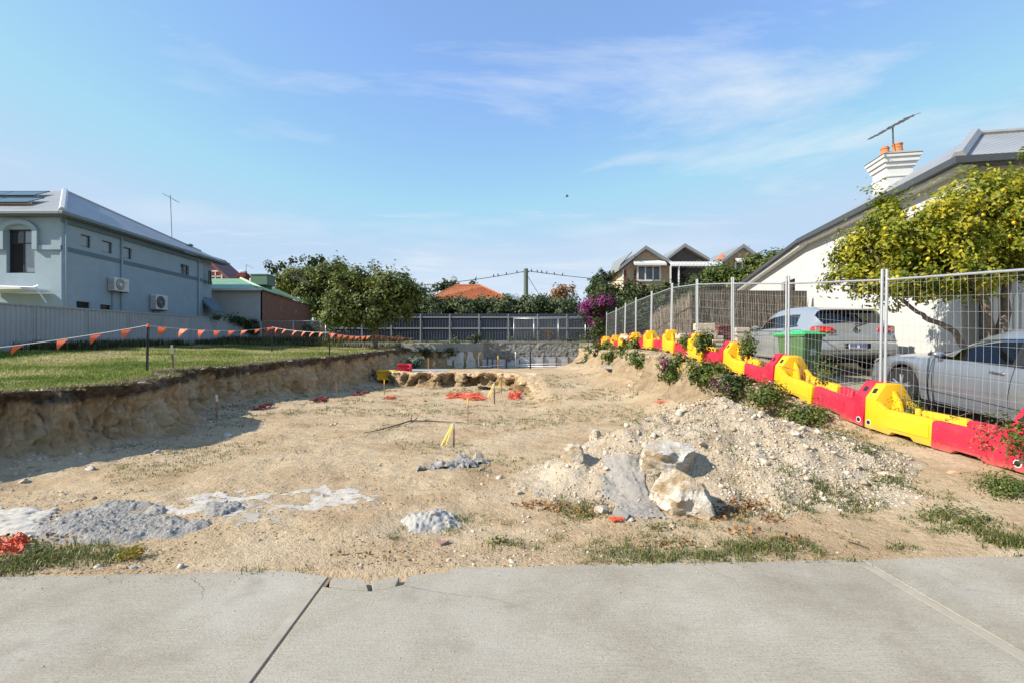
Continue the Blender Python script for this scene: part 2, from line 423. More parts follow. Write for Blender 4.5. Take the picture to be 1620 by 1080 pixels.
M_bank = bankmat('cut_bank_soil', (.10,.078,.055), ((.42,.29,.155), (.62,.455,.26), (.68,.57,.40)), (.72,.66,.55))
M_ledge = bankmat('ledge_sandstone', (.38,.28,.17), ((.24,.165,.09), (.42,.30,.17), (.50,.39,.25)), (.52,.44,.33))
M_rbank = bankmat('sandy_bank_soil', (.26,.205,.135), ((.30,.215,.13), (.45,.345,.22), (.52,.415,.285)), (.54,.455,.34))
def make_bank(name, path, ds, nz, zb, zt, label, mat, flute=0.2, batter=0.18, s0=100, lip=0.75, fade=None, cells=(1.5, 1.0), block=0.35):
    path = np.asarray(path, float)
    L = np.concatenate([[0], np.cumsum(np.hypot(*np.diff(path, axis=0).T))])
    s = []; a = 0
    while a < L[-1]:
        s.append(a); y = np.interp(a, L, path[:,1]); a += ds * max(0.7, y / 10)
    s = np.array(s + [L[-1]])
    x = np.interp(s, L, path[:,0]); y = np.interp(s, L, path[:,1])
    k = max(3, int(0.5 / ds)); ker = np.ones(k) / k
    tx, ty = np.gradient(x), np.gradient(y); 
    tx = np.convolve(np.pad(tx, k, 'edge'), ker, 'same')[k:-k]; ty = np.convolve(np.pad(ty, k, 'edge'), ker, 'same')[k:-k]
    ln = np.hypot(tx, ty) + 1e-9; nx, ny = ty / ln, -tx / ln       # right-hand side of the path = outwards
    t = np.linspace(-0.12, 1.0, nz)
    S, T = np.meshgrid(s, t, indexing='ij')
    X0, Y0, NX, NY = (np.repeat(q[:, None], nz, 1) for q in (x, y, nx, ny))
    ZB, ZT = zb(x, y)[:, None], zt(x, y)[:, None]
    hgt = np.clip(ZT - ZB, 0.02, None)
    Zn = T * hgt
    rib = fbm(S * 1.1, Zn * 0.35, o=3, s=s0); rib = np.sign(rib) * np.abs(rib) ** 0.8
    chunk = fbm(S * 2.6, Zn * 2.2, 0.3, o=4, s=s0 + 5, g=0.55)
    fine = fbm(S * 9, Zn * 9, 0.7, o=3, s=s0 + 9)
    w1, w2, wh_, wgx, wgy = worley(S * cells[0] + 0.25 * vnoise(S * 3, Zn * 3, s=s0 + 31), Zn * cells[1] + 0.4 * vnoise(S * 2, Zn * 2, s=s0 + 33), s0 + 40)
    u1, u2, uh_, ugx, ugy = worley(S * cells[0] * 2.6, Zn * cells[1] * 2.3 + 0.3 * vnoise(S * 5, Zn * 5, s=s0 + 35), s0 + 50)
    blk = 0.85 * wh_ + 0.9 * wgx - 0.5 * wgy - 0.9 * np.clip(0.16 - (w2 - w1), 0, 1) / 0.16 + 0.35 * (uh_ + 0.6 * ugx - 0.8 * np.clip(0.14 - (u2 - u1), 0, 1) / 0.14)
    gul = -np.clip(np.abs(vnoise(S * 2.1 + 0.25 * chunk, Zn * 0.5, s=s0 + 13)) * -4 + 0.8, 0, 1) * 0.5      # narrow gullies
    o = batter * (1 - np.clip(T, 0, 1)) ** 1.3 + flute * (rib * 0.65 + chunk * 0.42 + gul * 0.9 + blk * block) * np.sin(np.clip(T * 0.86 + 0.14, 0, 1) * np.pi) ** 0.55 + 0.022 * fine
    o = o + (0.085 * fbm(S * 5.5, Zn * 0.7, o=3, s=s0 + 61, g=0.6) + 0.035 * fbm(S * 14, Zn * 11, o=3, s=s0 + 63, g=0.6)) * np.clip(flute * 4, 0, 1) * sstep(1.02, 0.9, T)
    o = o + 0.16 * np.clip(0.12 - T, 0, 1) / 0.12 * np.clip(0.5 + fbm(S * 1.5, 0.0, o=2, s=s0 + 15), 0, 1)   # debris skirt
    o = o + 0.05 * sstep(0.82, 0.97, T) * (1 + 1.6 * fbm(S * 3, 0.0, o=4, s=s0 + 19))                                # turf lip
    o = o * np.clip(hgt / 0.35, 0.15, 1)
    V = np.stack([X0 + NX * o, Y0 + NY * o, ZB + Zn + 0.03 * fbm(S * 3, Zn * 3, o=2, s=s0 + 21) * sstep(0, .2, T)], -1)
    # two rows folding back over the top
    for inset, dz in ((0.12, 0.035), (lip, 0.0)):
        xx, yy = x - nx * inset, y - ny * inset
        V = np.concatenate([V, np.stack([xx, yy, zt(xx, yy) + dz + 0.035 * fbm(s * 4, 0.0, o=4, s=s0 + 23) - (0.03 if dz == 0 else 0)], -1)[:, None, :]], 1)
    TT = np.concatenate([T, np.full((len(s), 2), 1.0)], 1)
    ob = npmesh(name, V.reshape(-1, 3), gridfaces(len(s), nz + 2), mat, attrs={'t': TT.ravel()}, smooth=False)
    return tag(ob, label, kind='structure')
make_bank('cut_bank', LB, 0.022, 56, lambda x, y: floor_z(x + 0.15, y), lambda x, y: lawn_z(x, y) + 0.02, 'vertical earth cut below the left lawn', M_bank, flute=0.25, cells=(2.1, 0.8), block=0.42)
make_bank('cut_bank', np.array([(xface(y_), y_) for y_ in np.linspace(29.5, 8.4, 60)]), 0.03, 34, lambda x, y: floor_z(x - 0.25, y), lambda x, y: barrier_z(y) - 0.04, 'pale sandy bank below the barriers on the right', M_rbank, flute=0.22, batter=0.5, s0=600, lip=0.75, cells=(1.6, 0.5), block=0.16)
def ledge_top(x, y): return np.maximum(floor_z(x, y) , 0.0) * 0 + 0.53 * sstep(14.4, 18.5, y) + 0.02
make_bank('rock_ledge', LG, 0.03, 22, lambda x, y: floor_z(x + 0.0, y - 0.4) * 0 + 0.0 + 0.02 * vnoise(x, y), lambda x, y: ledge_top(x, y), 'low crumbling sandstone ledge across the pit floor', M_ledge, flute=0.34, batter=0.14, s0=300, lip=0.75, cells=(1.7, 1.3), block=0.75)

# ---------------------------------------------------------------- scattered small geometry
def ico(sub):
    bm = bmesh.new(); bmesh.ops.create_icosphere(bm, subdivisions=sub, radius=1)
    V = np.array([v.co[:] for v in bm.verts]); T = np.array([[v.index for v in f.verts] for f in bm.faces]); bm.free(); return V, T
def rockverts(sub, seed, rough=0.35, cuts=7, cutd=(0.62, 0.9), squash=(1,1,1), fine=0.06):
    V, T = ico(sub); r = np.random.default_rng(seed)
    d = 1 + rough * fbm(V[:,0]*1.3 + seed, V[:,1]*1.3, V[:,2]*1.3, o=3, s=seed)
    V = V * d[:, None]
    for i in range(cuts):
        n = r.normal(size=3); n /= np.linalg.norm(n); c = r.uniform(*cutd)
        k = V @ n - c; V = V - np.outer(np.clip(k, 0, None) * 0.92, n)
    if fine: V = V * (1 + fine * fbm(V[:,0]*5, V[:,1]*5, V[:,2]*5, o=4, s=seed + 3, g=0.6))[:, None]
    return V * np.array(squash), T
def rotz(a):
    c, s_ = np.cos(a), np.sin(a); return np.array([[c, -s_, 0], [s_, c, 0], [0, 0, 1]])
def randrot(n, r=rng):
    q = r.normal(size=(n, 4)); q /= np.linalg.norm(q, axis=1, keepdims=True)
    w_, x, y, z = q.T
    return np.stack([1-2*(y*y+z*z), 2*(x*y-z*w_), 2*(x*z+y*w_), 2*(x*y+z*w_), 1-2*(x*x+z*z), 2*(y*z-x*w_), 2*(x*z-y*w_), 2*(y*z+x*w_), 1-2*(x*x+y*y)], -1).reshape(n, 3, 3)
PEB = [rockverts(1, 900 + i, 0.5, 8, (0.4, 0.75), fine=0) for i in range(8)]
def pebbles(pos, size, sub=None):
    """pos (n,3), size (n,) -> V, T, rnd"""
    n = len(pos); Rm = randrot(n); sq = rng.uniform(0.6, 1.1, (n, 3))
    which = rng.integers(0, 8, n); Vs, Ts, Rn = [], [], []; b = 0
    for k in range(8):
        idx = np.nonzero(which == k)[0]
        if not len(idx): continue
        v0, t0 = PEB[k]
        v = np.einsum('nij,nvj->nvi', Rm[idx], v0[None] * sq[idx][:, None, :]) * size[idx][:, None, None]
        v[:, :, 2] *= 0.75
        v = v + pos[idx][:, None, :]
        Vs.append(v.reshape(-1, 3)); m = len(v0)
        Ts.append((t0[None] + (np.arange(len(idx)) * m)[:, None, None] + b).reshape(-1, 3)); b += m * len(idx)
        Rn.append(np.repeat(rng.random(len(idx)), m))
    return np.concatenate(Vs), np.concatenate(Ts), np.concatenate(Rn)
def blades(pos, h, wd, lean=0.5, dirs=None):
    n = len(pos); a = rng.uniform(0, 2*np.pi, n) if dirs is None else dirs
    u = np.stack([np.cos(a), np.sin(a), np.zeros(n)], -1); v = np.stack([-np.sin(a), np.cos(a), np.zeros(n)], -1)
    L = (rng.uniform(0.1, 1, n) * lean)[:, None]; up = np.array([0, 0, 1.0]); h = h[:, None]; wd = wd[:, None]
    b0, b1 = pos - v*wd/2, pos + v*wd/2
    mid = pos + up*h*0.6 + u*h*L*0.35
    m0, m1 = mid - v*wd*0.38, mid + v*wd*0.38
    tip = pos + up*h*np.clip(1 - 0.45*L, 0.25, 1) + u*h*L
    V = np.stack([b0, b1, m0, m1, tip], 1).reshape(-1, 3)
    k = (np.arange(n) * 5)[:, None]
    T = np.concatenate([k + [0,1,3], k + [0,3,2], k + [2,3,4]])
    return V, T
def leaves(pos, size, aspect=0.55, droop=0.0, out=None):
    n = len(pos); Rm = randrot(n)
    u, v, w_ = Rm[:, :, 0], Rm[:, :, 1], Rm[:, :, 2]
    if out is not None:                       # bias the leaf plane to face outwards and up
        w_ = w_ * 0.8 + out + np.array([0, 0, 0.45]); w_ /= np.linalg.norm(w_, axis=1, keepdims=True)
        u = u - w_ * np.sum(u*w_, 1, keepdims=True); u /= np.linalg.norm(u, axis=1, keepdims=True) + 1e-9
        v = np.cross(w_, u)
    u = u + np.array([0, 0, -droop]); s_ = size[:, None]
    a, b = pos - u*s_*0.5, pos + u*s_*0.5
    c = pos + v*s_*aspect*0.5 + w_*s_*0.10; d = pos - v*s_*aspect*0.5 + w_*s_*0.10
    V = np.stack([a, c, b, d], 1).reshape(-1, 3); k = (np.arange(n)*4)[:, None]
    return V, np.concatenate([k + [0,1,2], k + [0,2,3]])
# ---------------------------------------------------------------- shared materials
M_render = simple('painted_render_blue', (.275,.355,.40), 0.85, 0.05, 2.0, bump=0.15, bscale=25, dirt=((.20,.25,.28), 0.3))
M_band = simple('painted_band_slate', (.115,.165,.20), 0.8, 0.06, 3)
M_trim = simple('gutter_slate', (.14,.18,.20), 0.5, 0.08, 4)
t = NT('corrugated_roof_grey'); t.set(0.45, 0.0, 0.5)
M_window = simple('dark_window_glass', (.02,.028,.036), 0.06, 0.2, 1.0, spec=0.8)
M_winlite = simple('blind_behind_glass', (.22,.26,.28), 0.15, 0.1, 2.0, spec=0.7)
M_frame_dark = simple('dark_window_frame', (.03,.035,.04), 0.4, 0.1)
M_white = simple('white_paint', (.62,.62,.59), 0.6, 0.05, 4, dirt=((.45,.43,.39), 0.35), bump=0.1, bscale=30)
M_steel = simple('galvanised_steel', (.50,.51,.52), 0.38, 0.10, 12, metal=0.75)
M_black = simple('black_plastic', (.018,.018,.019), 0.5, 0.2)
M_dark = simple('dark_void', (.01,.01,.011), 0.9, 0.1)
M_concrete = simple('weathered_concrete', (.30,.29,.26), 0.9, 0.16, 2.2, bump=0.4, bscale=20, dirt=((.17,.165,.14), 0.6))
M_wood = simple('grey_brown_timber', (.24,.17,.11), 0.85, 0.25, 14, bump=0.3)
M_redbrick = None
def ribroof(name, c, scale, axis=0, ang=0.0):
    t = NT(name); t.set(0.42, 0.1, 0.5)
    wv = t.n.new('ShaderNodeTexWave'); wv.wave_type = 'BANDS'; wv.bands_direction = 'X'; wv.inputs['Scale'].default_value = scale
    t.l.new(t.mapping((1, 1, 1), (0, 0, ang)), wv.inputs['Vector'])
    c2 = tuple(x * 0.84 for x in c)
    t.base(t.mix(t.rng(t.noise(1.5, 6), 0.35, 0.7), c, c2)); t.bump(wv.outputs[0], 0.5, 0.03); return t.m
M_roofgrey = ribroof('corrugated_roof_grey_sheet', (.33,.335,.33), 3.2, ang=0)
M_roofgrey2 = ribroof('corrugated_roof_grey_side', (.36,.365,.36), 3.2, ang=R(90))
M_roofgreen = ribroof('corrugated_roof_green', (.20,.36,.20), 2.6)
def brickmat(name, a, b, mortar, sx=0.23, sy=0.076, axis='XZ', patch=None):
    t = NT(name); t.set(0.9, 0, 0.1)
    br = t.n.new('ShaderNodeTexBrick'); br.inputs['Scale'].default_value = 1.0
    br.inputs['Brick Width'].default_value = sx; br.inputs['Row Height'].default_value = sy; br.inputs['Mortar Size'].default_value = 0.008
    br.inputs['Color1'].default_value = (*a, 1); br.inputs['Color2'].default_value = (*b, 1); br.inputs['Mortar'].default_value = (*mortar, 1)
    rot = (R(90), 0, 0) if axis == 'XZ' else (R(90), 0, R(90))
    mp = t.n.new('ShaderNodeMapping'); mp.vector_type = 'TEXTURE'; mp.inputs['Rotation'].default_value = rot; t.l.new(t.co(), mp.inputs[0])
    t.l.new(mp.outputs[0], br.inputs['Vector'])
    c = br.outputs['Color']
    c = t.mix(t.rng(t.noise(3, 7, 0.7), 0.4, 0.75, 0, 0.5), c, tuple(x * 0.5 for x in a))
    if patch: c = t.mix(t.rng(t.noise(1.3, 8, 0.7), 0.60, 0.68, 0, 0.85), c, patch)
    t.base(c); t.bump(br.outputs['Fac'], -0.4, 0.01); return t.m
M_brick_old = brickmat('old_red_brick', (.27,.11,.07), (.20,.085,.06), (.30,.24,.19), axis='YZ', patch=(.42,.36,.30))
M_brick_tan = brickmat('tan_brick', (.42,.31,.20), (.30,.20,.13), (.45,.40,.33))
M_brick_red = brickmat('dark_red_brick', (.22,.045,.035), (.17,.035,.03), (.25,.12,.1))

def holed(mb, f, u0, u1, v0, v1, holes, depth):
    us = sorted({u0, u1, *[h[0] for h in holes], *[h[1] for h in holes]}); vs = sorted({v0, v1, *[h[2] for h in holes], *[h[3] for h in holes]})
    for a, b in zip(us, us[1:]):
        for c, d in zip(vs, vs[1:]):
            if any(h[0] <= a and b <= h[1] and h[2] <= c and d <= h[3] for h in holes): continue
            mb.poly([f(a,c,0), f(b,c,0), f(b,d,0), f(a,d,0)])
    for (a, b, c, d) in holes:
        for (p, q) in (((a,c),(b,c)), ((b,c),(b,d)), ((b,d),(a,d)), ((a,d),(a,c))):
            mb.poly([f(*p,0), f(*q,0), f(*q,depth), f(*p,depth)])
def window(parent, f, a, b, c, d, depth, mull=(), trans=(), fm=None, gm=None, fw=0.05, name='window'):
    """frame + panes set at depth in the opening (a..b, c..d)"""
    fm = fm or M_frame_dark; gm = gm or M_window
    m = MB()
    def bar(u0, u1, v0, v1):
        vs = [f(u,v,w_) for w_ in (depth-0.05, depth+0.01) for (u,v) in ((u0,v0),(u1,v0),(u1,v1),(u0,v1))]
        m.add(vs, [(0,1,2,3),(7,6,5,4),(0,4,5,1),(1,5,6,2),(2,6,7,3),(3,7,4,0)])
    bar(a, b, c, c+fw); bar(a, b, d-fw, d); bar(a, a+fw, c+fw, d-fw); bar(b-fw, b, c+fw, d-fw)
    for u in mull: bar(u-fw*0.35, u+fw*0.35, c+fw, d-fw)
    for v in trans: bar(a+fw, b-fw, v-fw*0.3, v+fw*0.3)
    fo = m.build(name, fm, parent)
    us = [a+fw, *mull, b-fw]; vs = [c+fw, *trans, d-fw]; k = 0
    gms = gm if isinstance(gm, list) else [gm]
    for v0, v1 in zip(vs, vs[1:]):
        for u0, u1 in zip(us, us[1:]):
            g = MB().poly([f(u0,v0,depth-0.015), f(u1,v0,depth-0.015), f(u1,v1,depth-0.015), f(u0,v1,depth-0.015)])
            go = g.build('pane', gms[k % len(gms)], fo, recalc=False); k += 1
    return fo
def slab(mb, pts, th):       # roof sheet: polygon with thickness downwards
    mb.prism([Vector(p) for p in pts], (0, 0, -th))

# ---------------------------------------------------------------- blue-grey house on the left
HX = -19.4
h1 = thing('blue_house', 'blue-grey rendered two-storey house behind the pale corrugated fence', 'house', (HX, 21.57, 1.3))
fs = lambda u, v, w_: (HX - w_, u, v)              # side wall, u along Y
ff = lambda u, v, w_: (u, 21.57 + w_, v)           # front wall, u along X
def yof(px): return -HX * F / (CX - px)
sidewins = []
for (a, b, t0, t1) in ((128,140,372,391), (162,174.5,382,400), (195.5,205.5,392,409.5), (285.5,297,419,438)):
    y0, y1 = yof(a), yof(b); ym = (y0+y1)/2
    sidewins.append((y0, y1 + 0.12, CH + (HY-t1)/F*ym, CH + (HY-t0)/F*ym))
lowwins = [(22.35, 23.1, 3.25, 3.75), (23.7, 24.35, 3.2, 3.72)]
m = MB(); holed(m, fs, 21.57, 32.0, 1.0, 7.45, sidewins + lowwins, 0.16)
m.build('side_wall', M_render, h1)
fwx0, fwx1 = -21.85, -20.57
m = MB(); holed(m, ff, -30, HX, 1.0, 7.45, [(fwx0, fwx1, 4.92, 6.88)], 0.25); m.build('front_wall', M_render, h1)
m = MB(); m.box(-30, HX - 0.25, 32.0, 33.4, 1.0, 7.45); m.build('rear_wall', M_render, h1)
for i, h in enumerate(sidewins): window(h1, fs, *h, 0.12, gm=M_winlite if i < 3 else M_window, mull=((h[0]+h[1])/2,) if i == 3 else (), trans=((h[2]+h[3])/2,) if i == 3 else (), fw=0.04, fm=M_frame_dark if i < 3 else M_trim)
for h in lowwins: window(h1, fs, *h, 0.12, fw=0.04)
window(h1, fs, 32.35, 32.6, 5.85, 6.75, -0.2 + 0.05, fw=0.03)
window(h1, ff, fwx0, fwx1, 4.92, 6.88, 0.2, mull=((fwx0+fwx1)/2,), trans=(6.28,), gm=[M_dark, M_winlite, M_window, M_winlite], fw=0.06)
# window surround with segmental arch
m = MB(); cxw = (fwx0+fwx1)/2; ow = 0.86
arch = [(cxw + ow*math.cos(a), 6.72 + 0.55*math.sin(a)) for a in np.linspace(0.12, math.pi-0.12, 13)]
inn = [(cxw + 0.64*math.cos(a), 6.72 + 0.36*math.sin(a)) for a in np.linspace(0.12, math.pi-0.12, 13)]
for i in range(12):
    q = [arch[i], arch[i+1], inn[i+1], inn[i]]
    m.prism([(x, 21.57, z) for x, z in q], (0, -0.16, 0))
m.box(fwx1, cxw+ow, 21.41, 21.57, 5.95, 6.78); m.box(cxw-ow, fwx0, 21.41, 21.57, 5.95, 6.78)
m.build('window_surround', M_render, h1)
m = MB(); m.box(cxw+ow, HX+0.05, 21.47, 21.57, 5.95, 6.15); m.box(-30, cxw-ow, 21.47, 21.57, 5.95, 6.15)
m.build('front_band', M_render, h1)
m = MB(); m.box(HX+0.002, HX+0.035, 21.75, 31.9, 5.95, 6.14); m.box(HX-0.24, HX-0.215, 32.02, 33.4, 5.95, 6.14); m.build('side_band', M_band, h1)
m = MB(); m.box(HX-0.02, HX+0.05, 21.52, 21.72, 1.2, 7.3); m.build('corner_pilaster', M_render, h1)
for px in (102, 191, 313):
    y = yof(px); m = MB(); m.tube([(HX+0.07, y, 7.35), (HX+0.07, y, 1.4)], 0.045, 8); m.build('downpipe', M_render, h1, smooth=True)
EV = 7.6
E0, E1 = Vector((-19.02, 21.2, EV)), Vector((-19.02, 34.3, EV))
A1, B1 = P(103, 302.5, 25.1), P(318, 398, 36.0)
m = MB(); slab(m, [E0, E1, B1, A1], 0.05); ro = m.build('roof', M_roofgrey2, h1)
m = MB(); slab(m, [(-32, 21.2, EV), E0, A1, (-32, 25.1, A1.z)], 0.05); slab(m, [A1, B1, (-32, 36, B1.z), (-32, 25.1, A1.z)], 0.05)
m.build('front_roof', M_roofgrey, h1)
m = MB(); m.tube([E0 + Vector((0,0,.03)), A1 + Vector((0,0,.03))], 0.13, 6); m.tube([A1 + Vector((0,0,.02)), B1 + Vector((0,0,.02))], 0.06, 6); m.build('ridge_capping', simple('ridge_cap', (.44,.45,.45), 0.4, 0.05), ro)
m = MB(); m.box(-19.08, -18.92, 21.1, 34.4, EV-0.16, EV-0.01); m.box(-32, -19.08, 21.1, 21.24, EV-0.16, EV-0.01); m.build('gutter', M_trim, h1, bevel=0.02)
m = MB(); m.box(-19.4, -19.08, 21.6, 34.2, EV-0.2, EV-0.16); m.box(-30, -19.08, 21.25, 21.57, EV-0.2, EV-0.16); m.box(-19.38, -19.3, 21.5, 32, EV-0.42, EV-0.2); m.build('eave_soffit', M_band, h1)
m = MB(); m.tube([P(301,398,34.5), P(301,389,34.5)], 0.10, 8); m.lathe([(0.2,0),(0.2,.06),(0.05,.14)], 10, P(301,389,34.5)); m.build('roof_vent', M_trim, h1)
# small awning near the rear corner
m = MB(); a0 = Vector((-19.6, 31.9, 4.75)); m.prism([(-19.62, 31.9, 5.0), (-18.7, 31.9, 4.1), (-18.7, 31.9, 3.95), (-19.62, 31.9, 4.8)], (0, 1.5, 0)); m.build('awning', M_band, h1)
# solar panels on the front roof plane
M_pv = simple('solar_cell_glass', (.012,.02,.05), 0.12, 0.2, 3, spec=0.6)
nrm = Vector((0, -(A1.z-EV), 3.9)).normalized(); up = Vector((0, 3.9, A1.z-EV)).normalized()
k = 0
for row, (v0, xs) in enumerate(((0.9, -21.3), (2.45, -22.3))):
    for j in range(3):
        x1 = xs - j*1.72; o = Vector((x1, 21.2, EV)) + up*v0 + nrm*0.16
        s = thing('solar_panel', '%s solar panel in the %s row on the blue house roof' % (('right-hand','middle','left-hand')[j], ('lower','upper')[row]), 'solar panel', o, group='solar panels on the blue house')
        m = MB(); m.obox(o + Vector((-0.84,0,0)) + up*0.5, (0.83,0,0), up*0.49, nrm*0.018); m.build('cell_sheet', M_pv, s)
        for q in (0.02, 0.98): m = MB(); m.obox(o + Vector((-0.84,0,-0.0)) + up*q, (0.85,0,0), up*0.02, nrm*0.025); m.build('panel_frame', M_black, s)
        m = MB(); m.obox(o + Vector((-0.84,0,0)) + up*0.3 - nrm*0.09, (0.8,0,0), up*0.02, nrm*0.09); m.build('mounting_rail', M_steel, s)
# air conditioners on the side wall
def aircon(px0, px1, py0, py1, label, boxed):
    y0, y1 = yof(px0), yof(px1); ym = (y0+y1)/2; z0, z1 = CH + (HY-py1)/F*ym, CH + (HY-py0)/F*ym
    y1 = y0 + 0.95
    a = thing('air_conditioner', label, 'air conditioner', (HX, ym, z0))
    m = MB(); m.box(HX+0.06, HX+0.40, y0, y1, z0, z1); m.build('casing', simple('aircon_casing', (.55,.55,.52), 0.5, 0.05), a, bevel=0.02)
    m = MB(); zc = (z0+z1)/2; yc = y0+0.36; r = (z1-z0)*0.42
    m.lathe([(r,0),(r,0.012),(r*0.9,0.02)], 24, (HX+0.40, yc, zc), 'X'); g = m.build('fan_grille', simple('aircon_grille', (.06,.065,.07) if boxed else (.14,.15,.15), 0.5, 0.2), a)
    m = MB(); m.lathe([(r*0.25,0.021),(r*0.25,0.03)], 14, (HX+0.40, yc, zc), 'X')
    for q in range(6):
        rr = r*(0.3+0.11*q); m.tube([(HX+0.424, yc+rr*math.cos(b), zc+rr*math.sin(b)) for b in np.linspace(0, 2*math.pi, 21)], 0.006, 4, False)
    m.build('fan_hub', M_white if not boxed else M_trim, g)
    m = MB()
    for q in range(9): m.box(HX+0.1, HX+0.36, y0-0.008, y0-0.001, z0+0.06+q*(z1-z0-0.12)/9, z0+0.06+q*(z1-z0-0.12)/9+0.03)
    m.build('side_louvre', M_trim, a)
    m = MB(); m.box(HX, HX+0.42, y0+0.08, y0+0.12, z0-0.05, z0); m.box(HX, HX+0.42, y1-0.12, y1-0.08, z0-0.05, z0); m.build('bracket', M_trim, a)
    m = MB(); m.tube([(HX+0.03, y0+0.3, z0), (HX+0.03, y0+0.3, 1.6)], 0.02, 6); m.build('pipe', M_trim, a)
    for dz, dy in ((0.08,0),(0.0,-.06),(0.0,.06)):
        m = MB(); m.box(HX+0.401, HX+0.404, y1-0.2+dy-0.02, y1-0.2+dy+0.02, zc+0.1+dz-0.025, zc+0.1+dz+0.01); m.build('maker_mark', M_trim, a)
aircon(169, 199, 441, 462, 'wall-mounted outdoor air conditioner with white fan hub, higher of the two', False)
aircon(236, 266, 468, 491, 'wall-mounted outdoor air conditioner with dark square grille, just above the fence', True)

def antenna(base, top, label, boom, elems, mat=M_trim, group=None):
    a = thing('tv_antenna', label, 'antenna', base)
    m = MB(); m.tube([base, top], 0.022, 6); m.build('mast', mat, a)
    b0, b1 = Vector(boom[0]), Vector(boom[1]); m = MB(); m.tube([b0, b1], 0.015, 5); m.build('boom', mat, a)
    d = (b1-b0); perp = d.cross(Vector((0,0,1))).normalized()
    for i in range(elems):
        c = b0 + d*(i+0.3)/elems; l = (0.10 + 0.10*(i/elems))*random.uniform(.5,1.3)
        m = MB(); m.tube([c - perp*l, c + perp*l], 0.009, 4); m.build('element', mat, a)
    return a
ap = P(272, 379, 33)
antenna(ap, P(269.5, 309, 33), 'tall thin television antenna standing on the blue house roof', (P(257, 306.5, 32.7), P(284, 321, 33.3)), 7)
# weatherboard awning pole and clothes-line arm in front of the house
m = MB(); m.tube([P(74,480,19.6), P(57,455,19.6)], 0.025, 6); m.tube([P(54,454,19.6), P(60,452,19.6)], 0.02, 6); m.tube([P(-30,452,19.6), P(56,454.5,19.6)], 0.012, 5)
o = m.build('clothes_line_arm', M_steel); tag(o, 'thin metal clothes-line arm rising behind the left fence', 'clothes line')
m = MB(); m.prism([P(-60,459,20.2), P(-60,452,20.2), P(30,453.5,20.2), P(34,457,20.2)], (0, 1.3, 0)); o = m.build('patio_roof', M_white); tag(o, 'low white patio roof in front of the blue house', 'patio roof')

# ---------------------------------------------------------------- corrugated sheet fences
def ribsheet(p0, p1, zb, zt, pitch=0.2, depth=0.035, flat=0.55):
    """vertical ribbed sheet between two ground points; zb/zt: (z0, z1) at both ends"""
    p0, p1 = Vector((*p0, 0)), Vector((*p1, 0)); L = (p1-p0).length; d = (p1-p0)/L; nr = Vector((d.y, -d.x, 0))
    prof = []; s = 0
    while s < L - 1e-6:
        for a, o in ((0,0), (pitch*flat,0), (pitch*(flat+0.1),depth), (pitch*0.9,depth)):
            if s + a < L: prof.append((s+a, o))
        s += pitch
    prof.append((L, 0))
    V = []
    for s, o in prof:
        q = p0 + d*s + nr*o; k = s/L
        V += [(q.x, q.y, zb[0]+(zb[1]-zb[0])*k), (q.x, q.y, zt[0]+(zt[1]-zt[0])*k)]
    return MB().add(V, [(2*i, 2*i+2, 2*i+3, 2*i+1) for i in range(len(prof)-1)])
M_pale_sheet = simple('pale_steel_sheet', (.375,.39,.40), 0.55, 0.06, 1.2, dirt=((.27,.27,.26), 0.45))
M_pale_post = simple('pale_steel_post', (.33,.345,.355), 0.5, 0.05)
FX = -18.0
ztop = lambda y: 3.22 + 0.0225*(y-17.5)
fl = thing('boundary_fence', 'pale grey corrugated steel fence beside the lawn', 'fence', (FX, 22, 1.4))
ys = np.arange(11.6, 35.9, 2.4)
for y0, y1 in zip(ys, ys[1:]):
    step = -0.0
    ribsheet((FX, y0), (FX, y1), (lawn_z(FX, y0)-0.05, lawn_z(FX, y1)-0.05), (ztop(y0), ztop(y1)), 0.2, 0.04).build('sheet', M_pale_sheet, fl, recalc=False)
    m = MB(); m.prism([(FX-0.03, y0, ztop(y0)-0.05), (FX+0.065, y0, ztop(y0)-0.05), (FX+0.065, y0, ztop(y0)+0.012), (FX-0.03, y0, ztop(y0)+0.012)], (0, y1-y0, ztop(y1)-ztop(y0))); m.build('top_rail', M_pale_post, fl)
    m = MB(); m.box(FX-0.05, FX+0.062, y0-0.035, y0+0.035, lawn_z(FX, y0)-0.1, ztop(y0)-0.005); m.build('post', M_pale_post, fl)

# dark back fence, frame side towards the lot
M_navy = simple('navy_steel_sheet', (.035,.046,.07), 0.45, 0.15, 1.5, dirt=((.10,.10,.11), 0.4))
M_rail = simple('grey_fence_rail', (.21,.225,.235), 0.5, 0.06)
BY = 32.3
fb = thing('back_fence', 'dark navy corrugated steel fence with grey rails across the rear', 'fence', (-2, BY, 1.95))
pxs = [527 + 46.2*i for i in range(12)]
for a, b in zip(pxs, pxs[1:]):
    x0, x1 = (a-CX)/F*BY, (b-CX)/F*BY
    ribsheet((x0, BY+0.06), (x1, BY+0.06), (1.95, 1.95), (3.86, 3.86), 0.19, 0.04).build('sheet', M_navy, fb, recalc=False)
    for z in (2.03, 2.88, 3.62):
        m = MB(); m.box(x0, x1, BY-0.03, BY+0.04, z-0.045, z+0.045); m.build('rail', M_rail, fb, bevel=0.01)
    m = MB(); m.box(x0-0.04, x0+0.04, BY-0.07, BY-0.031, 1.8, 3.83); m.build('post', M_rail, fb, bevel=0.01)
m = MB(); m.box(pxs[0]/F*BY-CX/F*BY, (pxs[-1]-CX)/F*BY, BY+0.03, BY+0.07, 3.78, 3.86); m.build('top_rail', M_navy, fb)
